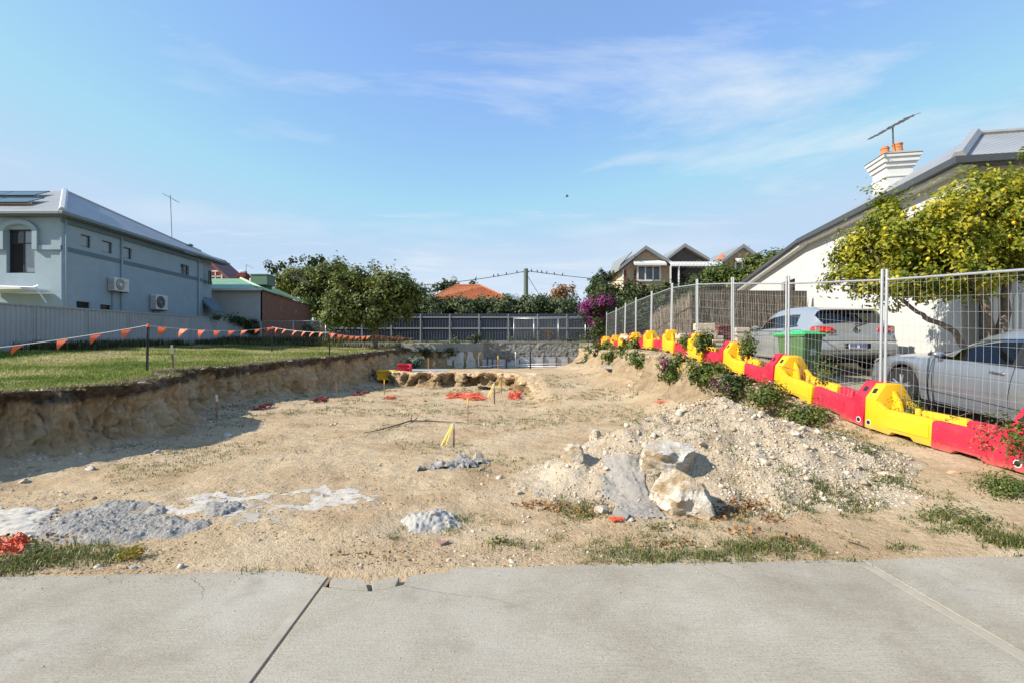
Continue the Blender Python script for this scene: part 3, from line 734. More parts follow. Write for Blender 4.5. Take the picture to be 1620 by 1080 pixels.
def chainlink(name, label, pts, pxposts, zb, zt, pitch=0.11, railz=None):
    c = thing(name, label, 'fence', (pts[0][0], pts[0][1], zb))
    p0, p1 = Vector((*pts[0], 0)), Vector((*pts[1], 0)); L = (p1-p0).length; d = (p1-p0)/L; h = zt-zb
    m = MB(); m.tube([p0 + Vector((0,0,zt)), p1 + Vector((0,0,zt))], 0.024, 6); m.build('top_rail', M_steel, c, smooth=True)
    for s in pxposts:
        q = p0 + d*(s*L); m = MB(); m.tube([q + Vector((0,0,zb-0.2)), q + Vector((0,0,zt+0.03))], 0.026, 6); m.build('post', M_steel, c, smooth=True)
    V, Tt = [], []; r = 0.0035
    for sgn in (1, -1):
        for s in np.arange(-h, L+h, pitch):
            a, b = (s, 0.0), (s + sgn*h, h)
            s0, s1 = min(a[0], b[0]), max(a[0], b[0])
            lo, hi = max(s0, 0), min(s1, L)
            if hi - lo < 0.05: continue
            za = (lo - a[0])/sgn; zb2 = (hi - a[0])/sgn
            q0 = p0 + d*lo + Vector((0,0,zb+za)); q1 = p0 + d*hi + Vector((0,0,zb+zb2)); b0 = len(V)
            V += [q0 + Vector((0,0,r)), q1 + Vector((0,0,r)), q1 - Vector((0,0,r)), q0 - Vector((0,0,r))]; Tt.append((b0, b0+1, b0+2, b0+3))
    npmesh('wire_mesh', np.array([v[:] for v in V]), np.array(Tt), M_steel, c)
chainlink('chain_link_fence', 'chain-link fence with pipe frame in front of the brick wall, left of the navy fence', (((413-CX)/F*34.2, 34.2), ((531-CX)/F*33, 33)), (0.0, 0.44, 0.87, 1.0), 1.75, 3.45)
chainlink('chain_link_fence', 'chain-link fence in front of the right half of the navy fence', (((813-CX)/F*31.9, 31.9), ((926-CX)/F*31.9, 31.9)), (0.0, 0.28, 0.62, 1.0), 1.9, 3.52)

# ---------------------------------------------------------------- house with green roof and brick side wall
h2 = thing('green_roof_house', 'single-storey house with green metal roof and old red brick side wall', 'house', (-17.55, 36, 1.5))
m = MB(); m.box(-24, -17.55, 36.0, 36.25, 1.3, 5.9); m.build('front_wall', simple('grey_cement_render', (.42,.43,.42), 0.9, 0.1, 1.2, bump=0.2), h2)
m = MB(); m.prism([(-17.55, 36.02, 1.3), (-17.55, 36.02, 5.93), (-17.55, 46, 5.55), (-17.55, 46, 1.3)], (-0.25, 0, 0)); m.build('brick_wall', M_brick_old, h2)
ap2 = P(381, 441, 39); e0 = Vector((-17.35, 35.7, 5.95)); e1 = Vector((-17.35, 46.2, 5.62))
m = MB(); slab(m, [(-26, 35.7, 5.95), e0, ap2, (-26, 39, ap2.z)], 0.06); slab(m, [e0, e1, (-20.3, 44, ap2.z-0.1), ap2], 0.06); r2 = m.build('roof', M_roofgreen, h2)
m = MB(); m.tube([e0 + Vector((0,0,.03)), ap2 + Vector((0,0,.03))], 0.11, 6); m.build('hip_capping', simple('green_cap', (.36,.50,.33), 0.4, 0.05), r2)
m = MB(); m.box(-26, -17.3, 35.55, 35.72, 5.80, 5.95); m.build('gutter', M_white, h2)
c = thing('evaporative_cooler', 'green box-shaped evaporative cooler on the green roof', 'cooler', P(412, 459, 39.5))
m = MB(); a, b = P(400, 452, 39), P(427, 436, 39); m.box(a.x, b.x, 38.6, 40, a.z, b.z); m.build('housing', simple('cooler_green', (.12,.20,.14), 0.5, 0.1), c, bevel=0.05)
m = MB(); m.prism([P(406,466,38.9), P(407,452,38.9), P(422,452,38.9), P(421,466,38.9)], (0, .9, 0)); m.build('duct', simple('cooler_duct', (.06,.10,.09), 0.5, 0.1), c)
m = MB(); m.box(a.x-0.04, b.x+0.04, 38.55, 40.05, b.z, b.z+0.06); m.build('lid', simple('cooler_lid', (.26,.34,.27), 0.5, 0.1), c)
c = thing('brick_chimney', 'red brick chimney with grey cap behind the green roof', 'chimney', P(382, 445, 43))
a, b = P(375.5, 446, 43), P(388, 432, 43); m = MB(); m.box(a.x, b.x, 43, 43.7, a.z, b.z); m.box(a.x-0.08, b.x+0.08, 42.92, 43.78, b.z-0.35, b.z-0.12); m.build('stack', M_brick_red, c)
m = MB(); m.box(a.x+0.15, b.x-0.1, 43.1, 43.6, b.z, b.z+0.22); m.build('cap', M_steel, c, bevel=0.05)
antenna(P(389.5, 447, 43.5), P(389.5, 419, 43.5), 'small bent aerial beside the red brick chimney', (P(389.5, 419, 43.5), P(401, 425, 43.5)), 3)
h3 = thing('red_gable_house', 'dark red gabled house peeping out behind the blue house', 'house', P(345, 470, 50))
m = MB(); m.prism([P(310,470,50), P(310,400,50), P(333,412,50), P(366,448,50), P(366,470,50)], (0, 4, 0)); m.build('gable_wall', M_brick_red, h3)
m = MB(); m.prism([P(318,400,49.6), P(372,449,49.6), P(369,451,49.6), P(316,403,49.6)], (0, 4.5, 0)); m.build('roof', simple('maroon_roof', (.16,.06,.055), 0.6, 0.1), h3)
fg = lambda u, v, w_: (u, 49.97 + w_ + 0.05, v)
a, b = P(334, 447, 50), P(352, 428, 50); window(h3, fg, a.x-0.9, b.x, a.z, b.z, 0.0, mull=(a.x-0.25, a.x+0.45), trans=((a.z+b.z)/2,), fm=M_white, fw=0.14)

# ---------------------------------------------------------------- orange tiled roof beyond the hedge
TD = 46.0
h4 = thing('tiled_roof_house', 'house with orange terracotta tiled hip roof behind the rear hedge', 'house', P(746, 500, TD))
m = MB(); a, b = P(685, 520, TD), P(808, 484, TD); m.box(a.x, b.x, TD+0.4, TD+8, a.z, b.z); m.build('wall', simple('cream_wall', (.5,.45,.36), 0.8, 0.1), h4)
V, T4, rnd = [], [], []
el, er, rl, rr_ = P(664, 480, TD), P(822, 480, TD), P(722, 451.5, TD+3.4), P(759, 451.5, TD+3.4)
nr, nc = 17, 74
for r_ in range(nr):
    for j in (0, 1):
        k = min(1.0, (r_ + j*1.75) / nr); L0, L1 = el.lerp(rl, k), er.lerp(rr_, k)
        for c_ in range(nc+1):
            u = c_/nc; wx = el.x + (er.x-el.x)*u; wx = min(max(wx, L0.x), L1.x)
            V.append((wx, L0.y + (-0.0), L0.z + (0.07 if j == 0 else 0.0) + 0.035*math.sin(wx*2*math.pi/0.32) + random.uniform(-.008,.008))); rnd.append(((r_*7919 + int(wx/0.32)*104729) % 997)/997)
    b0 = r_*2*(nc+1)
    for c_ in range(nc): T4.append((b0+c_, b0+c_+1, b0+nc+1+c_+1, b0+nc+1+c_))
t = NT('terracotta_tiles'); t.set(0.85, 0, 0.2); t.base(t.mix(t.rng(t.noise(0.8, 5), 0.4, 0.7, 0, 0.4), t.ramp(t.attr('rnd'), [(0, (.36,.10,.045)), (0.5, (.46,.145,.06)), (1, (.56,.22,.10))]), (.30,.13,.08)))
ro = npmesh('roof_tiles', V, np.array(T4), t.m, h4, {'rnd': rnd}, smooth=False); ro['kind'] = 'stuff'
dz_ = Vector((0, 0.05, -0.09)); m = MB(); m.prism([el + dz_, er + dz_, rr_ + dz_, rl + dz_], (0, 0.05, -0.05)); m.prism([rl, rr_, rr_ + Vector((3, 5, -2)), rl + Vector((-3, 5, -2))], (0, 0, -.05)); m.build('roof_deck', simple('terracotta_shadow', (.34,.11,.05), 0.9), h4)
m = MB(); m.tube([el, rl], 0.10, 6); m.tube([er, rr_], 0.10, 6); m.tube([rl, rr_], 0.11, 6)
m.build('ridge_tiles', simple('terracotta_ridge', (.44,.15,.07), 0.85, 0.2, 5), h4)

# ---------------------------------------------------------------- brick house with three gables
GD = 48.0
h5 = thing('brick_gable_house', 'tan brick house with three pointed gables and white awnings up the slope', 'house', P(1080, 470, GD))
M_roofedge = simple('gable_barge', (.22,.23,.23), 0.5, 0.08)
M_boards = None
t = NT('dark_weatherboard'); t.set(0.7); wv = t.n.new('ShaderNodeTexWave'); wv.bands_direction = 'Z'; wv.inputs['Scale'].default_value = 2.4; t.l.new(t.co(), wv.inputs['Vector']); t.base((.07,.06,.055)); t.bump(wv.outputs[0], 0.6, 0.03); M_boards = t.m
fq = lambda d: (lambda u, v, w_: (*[P(u, v, d)[i] + (w_ if i == 1 else 0) for i in range(3)],))
def gable(pts_wall, d, depth, mat, peak, l, r, name='gable_wall'):
    m = MB(); m.prism([P(a, b, d) for a, b in pts_wall], (0, depth, 0)); m.build(name, mat, h5)
    for e, s_ in ((l, -1), (r, 1)):
        m = MB(); p, q = P(*peak, d-0.5), P(*e, d-0.5)
        m.prism([p, q, q + Vector((0,0,0.28)), p + Vector((0,0,0.34))], (0, depth+1, 0)); m.build('roof', M_roofedge, h5)
gable([(987,480),(987,424),(1022,395),(1060,422),(1060,480)], GD, 6, M_brick_tan, (1022,394), (979,428), (1063,418))
gable([(1060,424),(1060,408),(1084,391),(1120,413),(1120,424)], GD+0.6, 5, M_boards, (1084,390.5), (1054,413), (1123,413), 'board_gable')
gable([(1145,480),(1145,414),(1177,392.5),(1208,413),(1208,480)], GD+0.2, 6, M_brick_tan, (1177,391.5), (1142,416), (1212,416))
m = MB(); m.prism([P(985,480,GD+0.3), P(985,424,GD+0.3), P(962,452,GD+7), P(962,480,GD+7)], (0.3,0,0)); m.build('side_wall', simple('cream_side_wall', (.58,.48,.34), 0.8, 0.1), h5)
m = MB(); m.prism([P(981,421,GD-0.2), P(958,450,GD+7), P(970,417,GD+7), P(1000,400,GD+1)], (0,0,0.12)); m.build('side_roof', M_roofedge, h5)
m = MB(); m.tube([P(986,426,GD-0.2), P(986,480,GD-0.2)], 0.06, 6); m.build('downpipe', M_white, h5)
for a, b in ((987,991), (1003,1006)):
    m = MB(); m.prism([P(a,480,GD-0.03), P(a,428,GD-0.03), P(b,426,GD-0.03), P(b,480,GD-0.03)], (0,0.1,0)); m.build('brick_quoin', M_brick_red, h5)
w5 = lambda u, v, w_: (u, GD - 0.1 + w_, v)
a, b = P(1007, 445.5, GD), P(1045, 420, GD); window(h5, w5, a.x, b.x, a.z, b.z, 0.02, mull=(a.x+0.85, a.x+1.6), fm=M_white, fw=0.16)
a, b = P(1163, 436, GD), P(1187, 414, GD); window(h5, w5, a.x, b.x, a.z, b.z, 0.2, mull=((a.x+b.x)/2,), fm=M_white, fw=0.14)
def awning5(l, r, t0, t1, d, out):
    m = MB(); A_, B_ = P(l, t0, d), P(r, t0, d); z1 = P(l, t1, d).z
    m.prism([A_, (A_.x-0.05, d-out, z1), (A_.x-0.05, d-out, z1-0.18), (A_.x, d, A_.z-0.1)], (B_.x-A_.x+0.1, 0, 0)); m.build('awning', M_white, h5)
awning5(1001, 1049, 412, 419.5, GD, 0.9); awning5(1161, 1196, 407.5, 414, GD+0.2, 0.9)
m = MB()       # curved verandah roof, ribbed
for i in range(28):
    x0 = P(1061 + i*2.96, 0, GD-1.4).x; x1 = P(1061 + (i+1)*2.96, 0, GD-1.4).x
    zc, zt_ = P(0, 421.5, GD-1.4).z, P(0, 411, GD-1.4).z
    for q in range(5):
        a0, a1 = q/5*1.4, (q+1)/5*1.4; o = 0.03 if i % 2 else 0.0
        f_ = lambda a: (GD-1.4 + 1.5*(1-math.cos(a)) - o, zc + (zt_-zc)*math.sin(a) + o)
        (ya, za), (yb, zb_) = f_(a0), f_(a1); m.poly([(x0,ya,za),(x1,ya,za),(x1,yb,zb_),(x0,yb,zb_)])
m.build('verandah_roof', M_white, h5, recalc=False)
m = MB(); a, b = P(1060, 480, GD+0.5), P(1145, 421, GD+0.5); m.box(a.x, b.x, GD+0.62, GD+0.8, a.z, b.z); m.build('verandah_shade_panel', M_dark, h5)  # near-black panel painted for the shaded depth under the verandah roof
for px in (1061, 1074):
    m = MB(); a, b = P(px, 480, GD-1.2), P(px, 421, GD-1.2); m.box(a.x-0.06, a.x+0.06, GD-1.25, GD-1.13, a.z, b.z); m.build('verandah_post', M_white, h5)
m = MB(); m.prism([P(1134,411,GD-0.2), P(1143,399.5,GD+1), P(1146,411,GD-0.2)], (0,0.3,0)); m.build('terracotta_flashing', simple('terracotta_piece', (.5,.2,.1), 0.8), h5)

# ---------------------------------------------------------------- white house on the right
O = Vector((9.96, 10.3, 0)); U = Vector((0.1867, 0.9824, 0)); Nn = Vector((-0.9824, 0.1867, 0)); W_ = -Nn
h6 = thing('white_house', 'white rendered house with grey hipped roof beside the driveway', 'house', (9.96, 10.3, 0.8))
fr = lambda u, v, w_: (O + U*u - Nn*w_ + Vector((0,0,v)))[:]
fr2 = lambda u, v, w_: (O + W_*u + U*w_ + Vector((0,0,v)))[:]
M_whitewall = simple('white_wall_render', (.54,.54,.515), 0.85, 0.03, 1.5, bump=0.12, bscale=40, dirt=((.52,.50,.45), 0.35))
bw = (8.55, 9.9, 3.65, 4.28)
m = MB(); holed(m, fr, 0, 7.4, 0.6, 5.42, [], 0.2)
holed(m, fr, 7.4, 15.0, 0.6, 4.62, [bw], 0.2)
m.poly([fr(7.4, 4.62, 0), fr(15, 4.62, 0), fr(7.4, 5.42, 0)])
m.build('side_wall', M_whitewall, h6, recalc=False)
window(h6, fr, *bw, 0.15, mull=(9.3,), fm=simple('brown_window_frame', (.16,.09,.06), 0.6), fw=0.1)
m = MB(); holed(m, fr2, 0, 9, 0.6, 5.42, [(2.0, 2.9, 2.2, 4.4)], 0.2); m.build('front_wall', simple('grey_front_wall', (.46,.47,.43), 0.85, 0.05), h6, recalc=False)
window(h6, fr2, 2.0, 2.9, 2.2, 4.4, 0.12, mull=(2.45,), fm=M_white, fw=0.07)
m = MB(); m.prism([fr(0.0,0.6,-0.06), fr(0.0,2.8,-0.06), fr(0.0,2.84,0.0), fr(0.0,0.6,0.0)], U*3.4); m.build('plinth', M_whitewall, h6)
Zg = 5.55; ov = 0.27
ge = Vector(fr(-ov, Zg, -ov)); gb = Vector(fr(7.4, Zg, -ov)); ga = P(1543, 214, 11.35); gbk = Vector(fr(7.4, Zg+0.14, 0.35)); gl = Vector(fr(15.2, 4.75, -ov)); glk = Vector(fr(15.2, 4.9, 0.5))
gr = ge + W_*10; gar = ga + W_*10
m = MB(); slab(m, [ge, gb, gbk, ga], 0.04); r6 = m.build('roof', ribroof('white_house_roof', (.30,.315,.32), 3.0, ang=R(80)), h6)
m = MB(); slab(m, [ge, ga, gar, gr], 0.04); m.build('front_roof', ribroof('white_house_front_roof', (.33,.345,.35), 3.0), h6)
m = MB(); slab(m, [ga, gbk, gbk + W_*8, gar], 0.04); slab(m, [gb, gl, glk, gbk], 0.04); m.build('rear_roof', ribroof('white_house_rear_roof', (.30,.315,.32), 3.0), h6)
m = MB(); m.tube([ge + Vector((0,0,.03)), ga + Vector((0,0,.03))], 0.12, 6); m.tube([ga + Vector((0,0,.02)), gar], 0.07, 6); m.build('hip_capping', simple('hip_cap_grey', (.27,.28,.285), 0.45), r6)
M_gut = simple('charcoal_gutter', (.06,.065,.07), 0.4, 0.1)
def edgebox(mb, a, b, out, hgt, th):
    d = (b-a).normalized(); n_ = Vector((d.y, -d.x, 0)).normalized() * out
    mb.prism([a, a + n_*th, a + n_*th + Vector((0,0,-hgt)), a + Vector((0,0,-hgt))], b-a)
m = MB(); edgebox(m, ge, gb, -1, 0.14, 0.14); edgebox(m, gb, gl, -1, 0.12, 0.12); edgebox(m, ge + Nn*0.14, gr, 1, 0.14, 0.14); m.build('gutter', M_gut, h6)
m = MB(); m.prism([fr(-ov,Zg-0.22,-ov), fr(-ov,Zg-0.15,-ov), fr(-ov,Zg-0.15,0), fr(-ov,Zg-0.22,0)], U*(7.4+ov)); m.prism([fr(7.4,Zg-0.24,-ov), fr(7.4,Zg-0.13,-ov), fr(7.4,Zg-0.13,-0.01), fr(7.4,Zg-0.24,-0.01)], U*7.8 + Vector((0,0,-0.8))); m.build('soffit', M_white, h6)
m = MB(); m.box(10.10, 10.22, 10.02, 10.14, 1.2, 5.2); m.build('downpipe', simple('navy_downpipe', (.03,.045,.06), 0.4), h6, bevel=0.03)
# chimney of the white house
ck = thing('white_chimney', 'white moulded chimney on the grey roof of the white house', 'chimney', P(1412, 320, 14.0), (0, 0, math.atan2(-U.x, U.y)))
kz = ck.location.z
def cb(m, hw, z0, z1): m.box(-hw, hw, -hw, hw, z0-kz, z1-kz)
zt_ = P(1412, 252, 14.0).z
m = MB(); cb(m, 0.34, kz-1.6, zt_); m.build('shaft', M_white, ck, world=False, bevel=0.01)
m = MB(); cb(m, 0.365, zt_-0.62, zt_-0.57); cb(m, 0.39, zt_-0.34, zt_-0.22); cb(m, 0.44, zt_-0.22, zt_-0.09); cb(m, 0.48, zt_-0.09, zt_); m.build('cornice', M_white, ck, world=False, bevel=0.008)
m = MB(); h = 0.5; m.add([(-.5,-.5,zt_-kz),(.5,-.5,zt_-kz),(.5,.5,zt_-kz),(-.5,.5,zt_-kz),(-.28,-.28,zt_-kz+.13),(.28,-.28,zt_-kz+.13),(.28,.28,zt_-kz+.13),(-.28,.28,zt_-kz+.13)], [(0,1,5,4),(1,2,6,5),(2,3,7,6),(3,0,4,7),(4,5,6,7)]); m.build('cap', M_concrete, ck, world=False)
M_pot = simple('terracotta_pot', (.50,.19,.075), 0.8, 0.15, 8)
for (ox, oy, s_) in ((-0.14, 0.10, 0.62), (0.09, -0.06, 0.72)):
    m = MB(); zb = zt_-kz+0.1
    m.lathe([(0.2*s_, zb), (0.155*s_, zb+0.36*s_), (0.18*s_, zb+0.37*s_), (0.18*s_, zb+0.42*s_), (0.13*s_, zb+0.42*s_), (0.13*s_, zb+0.3)], 18, (ox, oy, 0)); m.build('chimney_pot', M_pot, ck, world=False, smooth=True, angle=40)
antenna(P(1413.5, 238, 14.0), P(1412, 198, 14.0), 'long spiky television antenna above the terracotta chimney pots', (P(1376, 220.5, 13.4), P(1445, 182, 14.6)), 16, simple('antenna_metal', (.10,.10,.10), 0.5))
# picket balustrade by the front corner
pf = thing('picket_fence', 'white picket fence by the corner of the white house', 'fence', (9.95, 9.35, 1.6))
for i in range(13):
    x = 9.62 + i*0.135; zt2 = 2.70 - 0.04*(i % 2)
    m = MB(); m.prism([(x, 9.35, 1.3), (x+0.085, 9.35, 1.3), (x+0.085, 9.35, zt2-0.08), (x+0.0425, 9.35, zt2), (x, 9.35, zt2-0.08)], (0, 0.022, 0)); m.build('picket', M_white, pf)
for z in (1.75, 2.5):
    m = MB(); m.box(9.55, 11.4, 9.375, 9.41, z-0.04, z+0.04); m.build('rail', M_white, pf)

# ---------------------------------------------------------------- power pole, wires and birds
pp = P(832, 500, 42)
pl = thing('power_pole', 'weathered green-grey timber power pole behind the hedge', 'power pole', (pp.x, 42, 2.0))
m = MB(); m.tube([(pp.x, 42, 1.8), (pp.x, 42, P(832, 425.5, 42).z)], [0.21, 0.19], 12); m.build('pole', simple('treated_pole', (.12,.15,.12), 0.85, 0.2, 9, bump=0.3), pl, smooth=True, angle=50)
tp = P(832, 430, 42)
m = MB()
for s_ in (-1, 1): m.tube([(tp.x+0.12*s_, 41.95, tp.z-0.1), (tp.x+0.27*s_, 41.9, tp.z)], 0.04, 6)
m.build('insulator_bracket', M_trim, pl)
def wire(pts, label):
    m = MB(); m.tube(pts, 0.028, 5); o = m.build('overhead_wire', M_black); tag(o, label, 'wire'); return pts
def sagline(a, b, sag, n=24): return [a.lerp(b, k/n) - Vector((0,0,sag*4*(k/n)*(1-k/n))) for k in range(n+1)]
wl_ = wire(sagline(P(828, 430, 42), P(560, 456, 44), 0.35), 'black overhead wire running left from the power pole')
wr_ = wire(sagline(P(836, 429, 42), P(1010, 446, 46), 0.12), 'black overhead wire running right from the power pole')
wire(sagline(P(834, 436, 42), P(856, 471, 40), 0.02), 'short stay wire slanting down right of the power pole')
M_bird = simple('bird_feathers', (.02,.02,.022), 0.7, 0.2)
def birdmesh():
    V, T = ico(2); V = V * np.array([0.075, 0.075, 0.11]); h_, th = ico(1); h_ = h_*0.055 + np.array([0.02, 0, 0.135])
    tail = np.array([(-0.03,-.03,-.05),(-0.03,.03,-.05),(-0.10,.035,-.23),(-0.10,-.035,-.23),(-0.05,0,-.06),(-0.12,0,-.23)])
    beak = np.array([(0.06,-.015,.135),(0.06,.015,.135),(0.06,0,.155),(0.12,0,.13)])
    Vn = np.concatenate([V, h_, tail, beak]); a, b, c = len(V), len(V)+len(h_), len(V)+len(h_)+6
    Tn = np.concatenate([T, th+a, np.array([(0,1,2),(0,2,3),(4,5,2),(4,2,1),(4,3,5),(0,3,4)])+b, np.array([(0,1,3),(1,2,3),(2,0,3)])+c])
    return Vn, Tn
bv, bt = birdmesh()
b0 = npmesh('bird', bv, bt, M_bird, smooth=True)
def at_x(line, px):
    for a, b in zip(line, line[1:]):
        pa, pb = CX + a.x/a.y*F, CX + b.x/b.y*F
        if min(pa, pb) <= px <= max(pa, pb): return a.lerp(b, (px-pa)/(pb-pa))
    return line[0]
spots = [(wl_, p, 'left') for p in (668, 753, 781, 788, 801, 818)] + [(wr_, p, 'right') for p in (841, 850, 857, 865, 877, 890)]
order = {'left': ['farthest left', 'second from the far left', 'third from the far left', 'third', 'second', 'nearest'], 'right': ['nearest', 'second', 'third', 'fourth', 'fifth', 'last']}
for i, (ln, px, side) in enumerate(spots):
    b = b0 if i == 0 else b0.copy()
    if i: col.objects.link(b)
    q = at_x(ln, px); b.location = q + Vector((0, 0, 0.095)); b.scale = (.72,.72,.72); b.rotation_euler = (0, 0.15, random.uniform(0, 6.28))
    tag(b, ('small dark bird on the wire %s of the pole, %s' % (side, order[side][i % 6] + (' from the pole' if order[side][i % 6] in ('third','second','fourth','fifth') else ' to the pole' if order[side][i % 6] == 'nearest' else ' from the pole' if order[side][i % 6] == 'last' else ''))), 'bird', 'birds perched on the overhead wires')
fb_ = thing('flying_bird', 'single small bird flying high above the lot', 'bird', P(897, 311, 45))
m = MB(); m.add((bv*0.9)[:, [2,1,0]].tolist(), bt.tolist()); m.build('body', M_bird, fb_, world=False, smooth=True)
m = MB(); m.poly([(0.05,0.03,0.02),(-0.07,0.03,0.02),(-0.09,0.2,0.09),(-0.06,0.36,0.05),(0.02,0.22,0.10)]); m.poly([(0.05,-0.03,0.02),(-0.07,-0.03,0.02),(-0.09,-0.2,0.09),(-0.06,-0.36,0.05),(0.02,-0.22,0.10)]); m.build('wing', M_bird, fb_, world=False, recalc=False)
# ---------------------------------------------------------------- trees, hedges, shrubs
M_bark = simple('grey_bark', (.17,.13,.10), 0.9, 0.3, 12, bump=0.6, bscale=40, bdist=0.02)
L_olive = leafmat('leaf_olive', [(0, (.055,.08,.02)), (0.35, (.11,.145,.03)), (0.7, (.175,.205,.048)), (1, (.27,.265,.075))])
L_rust = leafmat('leaf_rust', [(0, (.12,.07,.02)), (0.5, (.24,.14,.035)), (1, (.30,.20,.06))])
L_hedge = leafmat('leaf_hedge', [(0, (.035,.055,.02)), (0.5, (.078,.11,.042)), (1, (.15,.175,.08))], 0.25)
L_dark = leafmat('leaf_dark_green', [(0, (.022,.040,.012)), (0.5, (.05,.078,.02)), (1, (.115,.14,.035))], 0.25)
L_lemon = leafmat('leaf_lemon', [(0, (.06,.10,.011)), (0.3, (.16,.205,.018)), (0.55, (.30,.31,.025)), (0.8, (.48,.42,.03)), (1, (.64,.52,.035))], 0.4)
L_boug = leafmat('leaf_bougainvillea', [(0, (.13,.015,.085)), (0.5, (.25,.03,.16)), (1, (.38,.09,.26))], 0.4)
L_vine = leafmat('leaf_vine', [(0, (.04,.065,.014)), (0.5, (.095,.14,.028)), (0.85, (.17,.20,.045)), (1, (.30,.23,.035))], 0.35)
L_yel = leafmat('leaf_yellow_flower', [(0, (.5,.36,.02)), (1, (.62,.45,.03))], 0.3)
L_yel2 = leafmat('leaf_yellow_orange', [(0, (.10,.14,.02)), (0.4, (.30,.26,.03)), (0.75, (.50,.36,.03)), (1, (.48,.18,.03))], 0.3)
L_blue = leafmat('leaf_blue_green', [(0, (.10,.15,.11)), (1, (.24,.30,.21))], 0.2)
L_dry = leafmat('leaf_dry_brown', [(0, (.15,.075,.03)), (0.5, (.27,.14,.055)), (1, (.40,.24,.10))], 0.15, 0.8)
M_lemon = simple('lemon_rind', (.50,.36,.02), 0.45, 0.15, 20, bump=0.2)

def cloud(lobes, n, csize, nclus, r=None, shell=0.45, spread=0.45):
    """leaf positions clumped inside ellipsoid lobes: returns pos, outward dir, cluster centres"""
    r = r or rng
    wts = np.array([l[6] if len(l) > 6 else l[3]*l[4]*l[5] for l in lobes], float); wts /= wts.sum()
    li = r.choice(len(lobes), nclus, p=wts)
    C = np.array([l[:3] for l in lobes])[li]; Rd = np.array([l[3:6] for l in lobes])[li]
    d = r.normal(size=(nclus, 3)); d /= np.linalg.norm(d, axis=1, keepdims=True)
    rad = r.random(nclus) ** shell
    cl = C + d * Rd * rad[:, None]
    ci = r.integers(0, nclus, n); cr = csize * r.uniform(0.55, 1.35, nclus)
    pos = cl[ci] + r.normal(size=(n, 3)) * cr[ci][:, None] * spread
    out = pos - C[ci]; out /= np.linalg.norm(out, axis=1, keepdims=True) + 1e-9
    return pos, out, cl, ci
def leafobj(name, pos, out, size, mat, parent=None, aspect=0.55, bias=None, zmin=None, ci=None):
    if zmin is not None:
        k = pos[:, 2] > zmin; pos = pos[k]; out = out[k] if out is not None else None; ci = ci[k] if ci is not None else None
    n = len(pos); s_ = size * rng.uniform(0.6, 1.3, n)
    V, T = leaves(pos, s_, aspect, 0.15, out)
    rv = rng.random(n)
    if ci is not None: rv = np.clip(rv * 0.55 + (np.random.default_rng(5).random(ci.max()+1)[ci]) * 0.45, 0, 1)
    if bias is not None: rv = np.clip(rv + bias, 0, 1)
    return npmesh(name, V, T, mat, parent, {'rnd': np.repeat(rv, 4)})
def tree(name, label, base, trunks, lobes, n, size, mat, csize=0.5, nclus=90, limbs=14, tr=0.12, cat='tree', group=None, shell=0.45, extra=None):
    base = Vector(base); o = thing(name, label, cat, base, group=group)
    m = MB()
    for tpts in trunks:
        k = len(tpts); A_ = [Vector(q) for q in tpts]; fine_ = []
        for i in range((k-1)*4 + 1):
            u_ = i/4; j = min(int(u_), k-2); q0, q1, q2, q3 = A_[max(j-1,0)], A_[j], A_[j+1], A_[min(j+2,k-1)]; f_ = u_-j
            fine_.append(0.5*((2*q1) + (q2-q0)*f_ + (2*q0-5*q1+4*q2-q3)*f_**2 + (3*q1-q0-3*q2+q3)*f_**3) + Vector((random.gauss(0,1), random.gauss(0,1), 0))*tr*0.14*(0 if i == 0 else 1))
        kk = len(fine_); m.tube(fine_, [tr*(0.62 if (len(trunks) == 3 and tpts is trunks[2]) else 1)*(1-0.55*i/(kk-1))*random.uniform(.9,1.1) for i in range(kk)], 9)
    m.build('trunk', M_bark, o, smooth=True)
    pos, out, cl, ci = cloud(lobes, n, csize, nclus, shell=shell)
    m = MB(); tops = [Vector(t_[-1]) for t_ in trunks]
    for i in rng.choice(nclus, min(limbs, nclus), replace=False):
        e = Vector(cl[i]); s_ = min(tops, key=lambda q: (q-e).length); L = (e-s_).length
        md = s_.lerp(e, 0.5) + Vector((random.uniform(-.12,.12)*L, random.uniform(-.12,.12)*L, random.uniform(-.02,.12)*L))
        m.tube([s_, md, e], [tr*0.42, tr*0.25, tr*0.06], 5)
    m.build('branches', M_bark, o, smooth=True)
    leafobj('crown', pos, out, size, mat, o, ci=ci)
    return o, cl
def lobe(px, py, d, rx, ry, rz=None, w=None):      # ellipsoid: pixel centre, depth, radii in px (x, vertical), depth radius in m
    p = P(px, py, d); k = d / F; t_ = (p.x, p.y, p.z, rx*k, rz or rx*k*0.8, ry*k)
    return t_ + ((w,) if w else ())
def trunkto(px0, py0, px1, py1, d, n=4, wob=0.1):
    a, b = P(px0, py0, d), P(px1, py1, d)
    return [a.lerp(b, i/n) + Vector((random.uniform(-wob,wob), random.uniform(-wob,wob), 0))*(0 if i == 0 else 1) for i in range(n+1)]

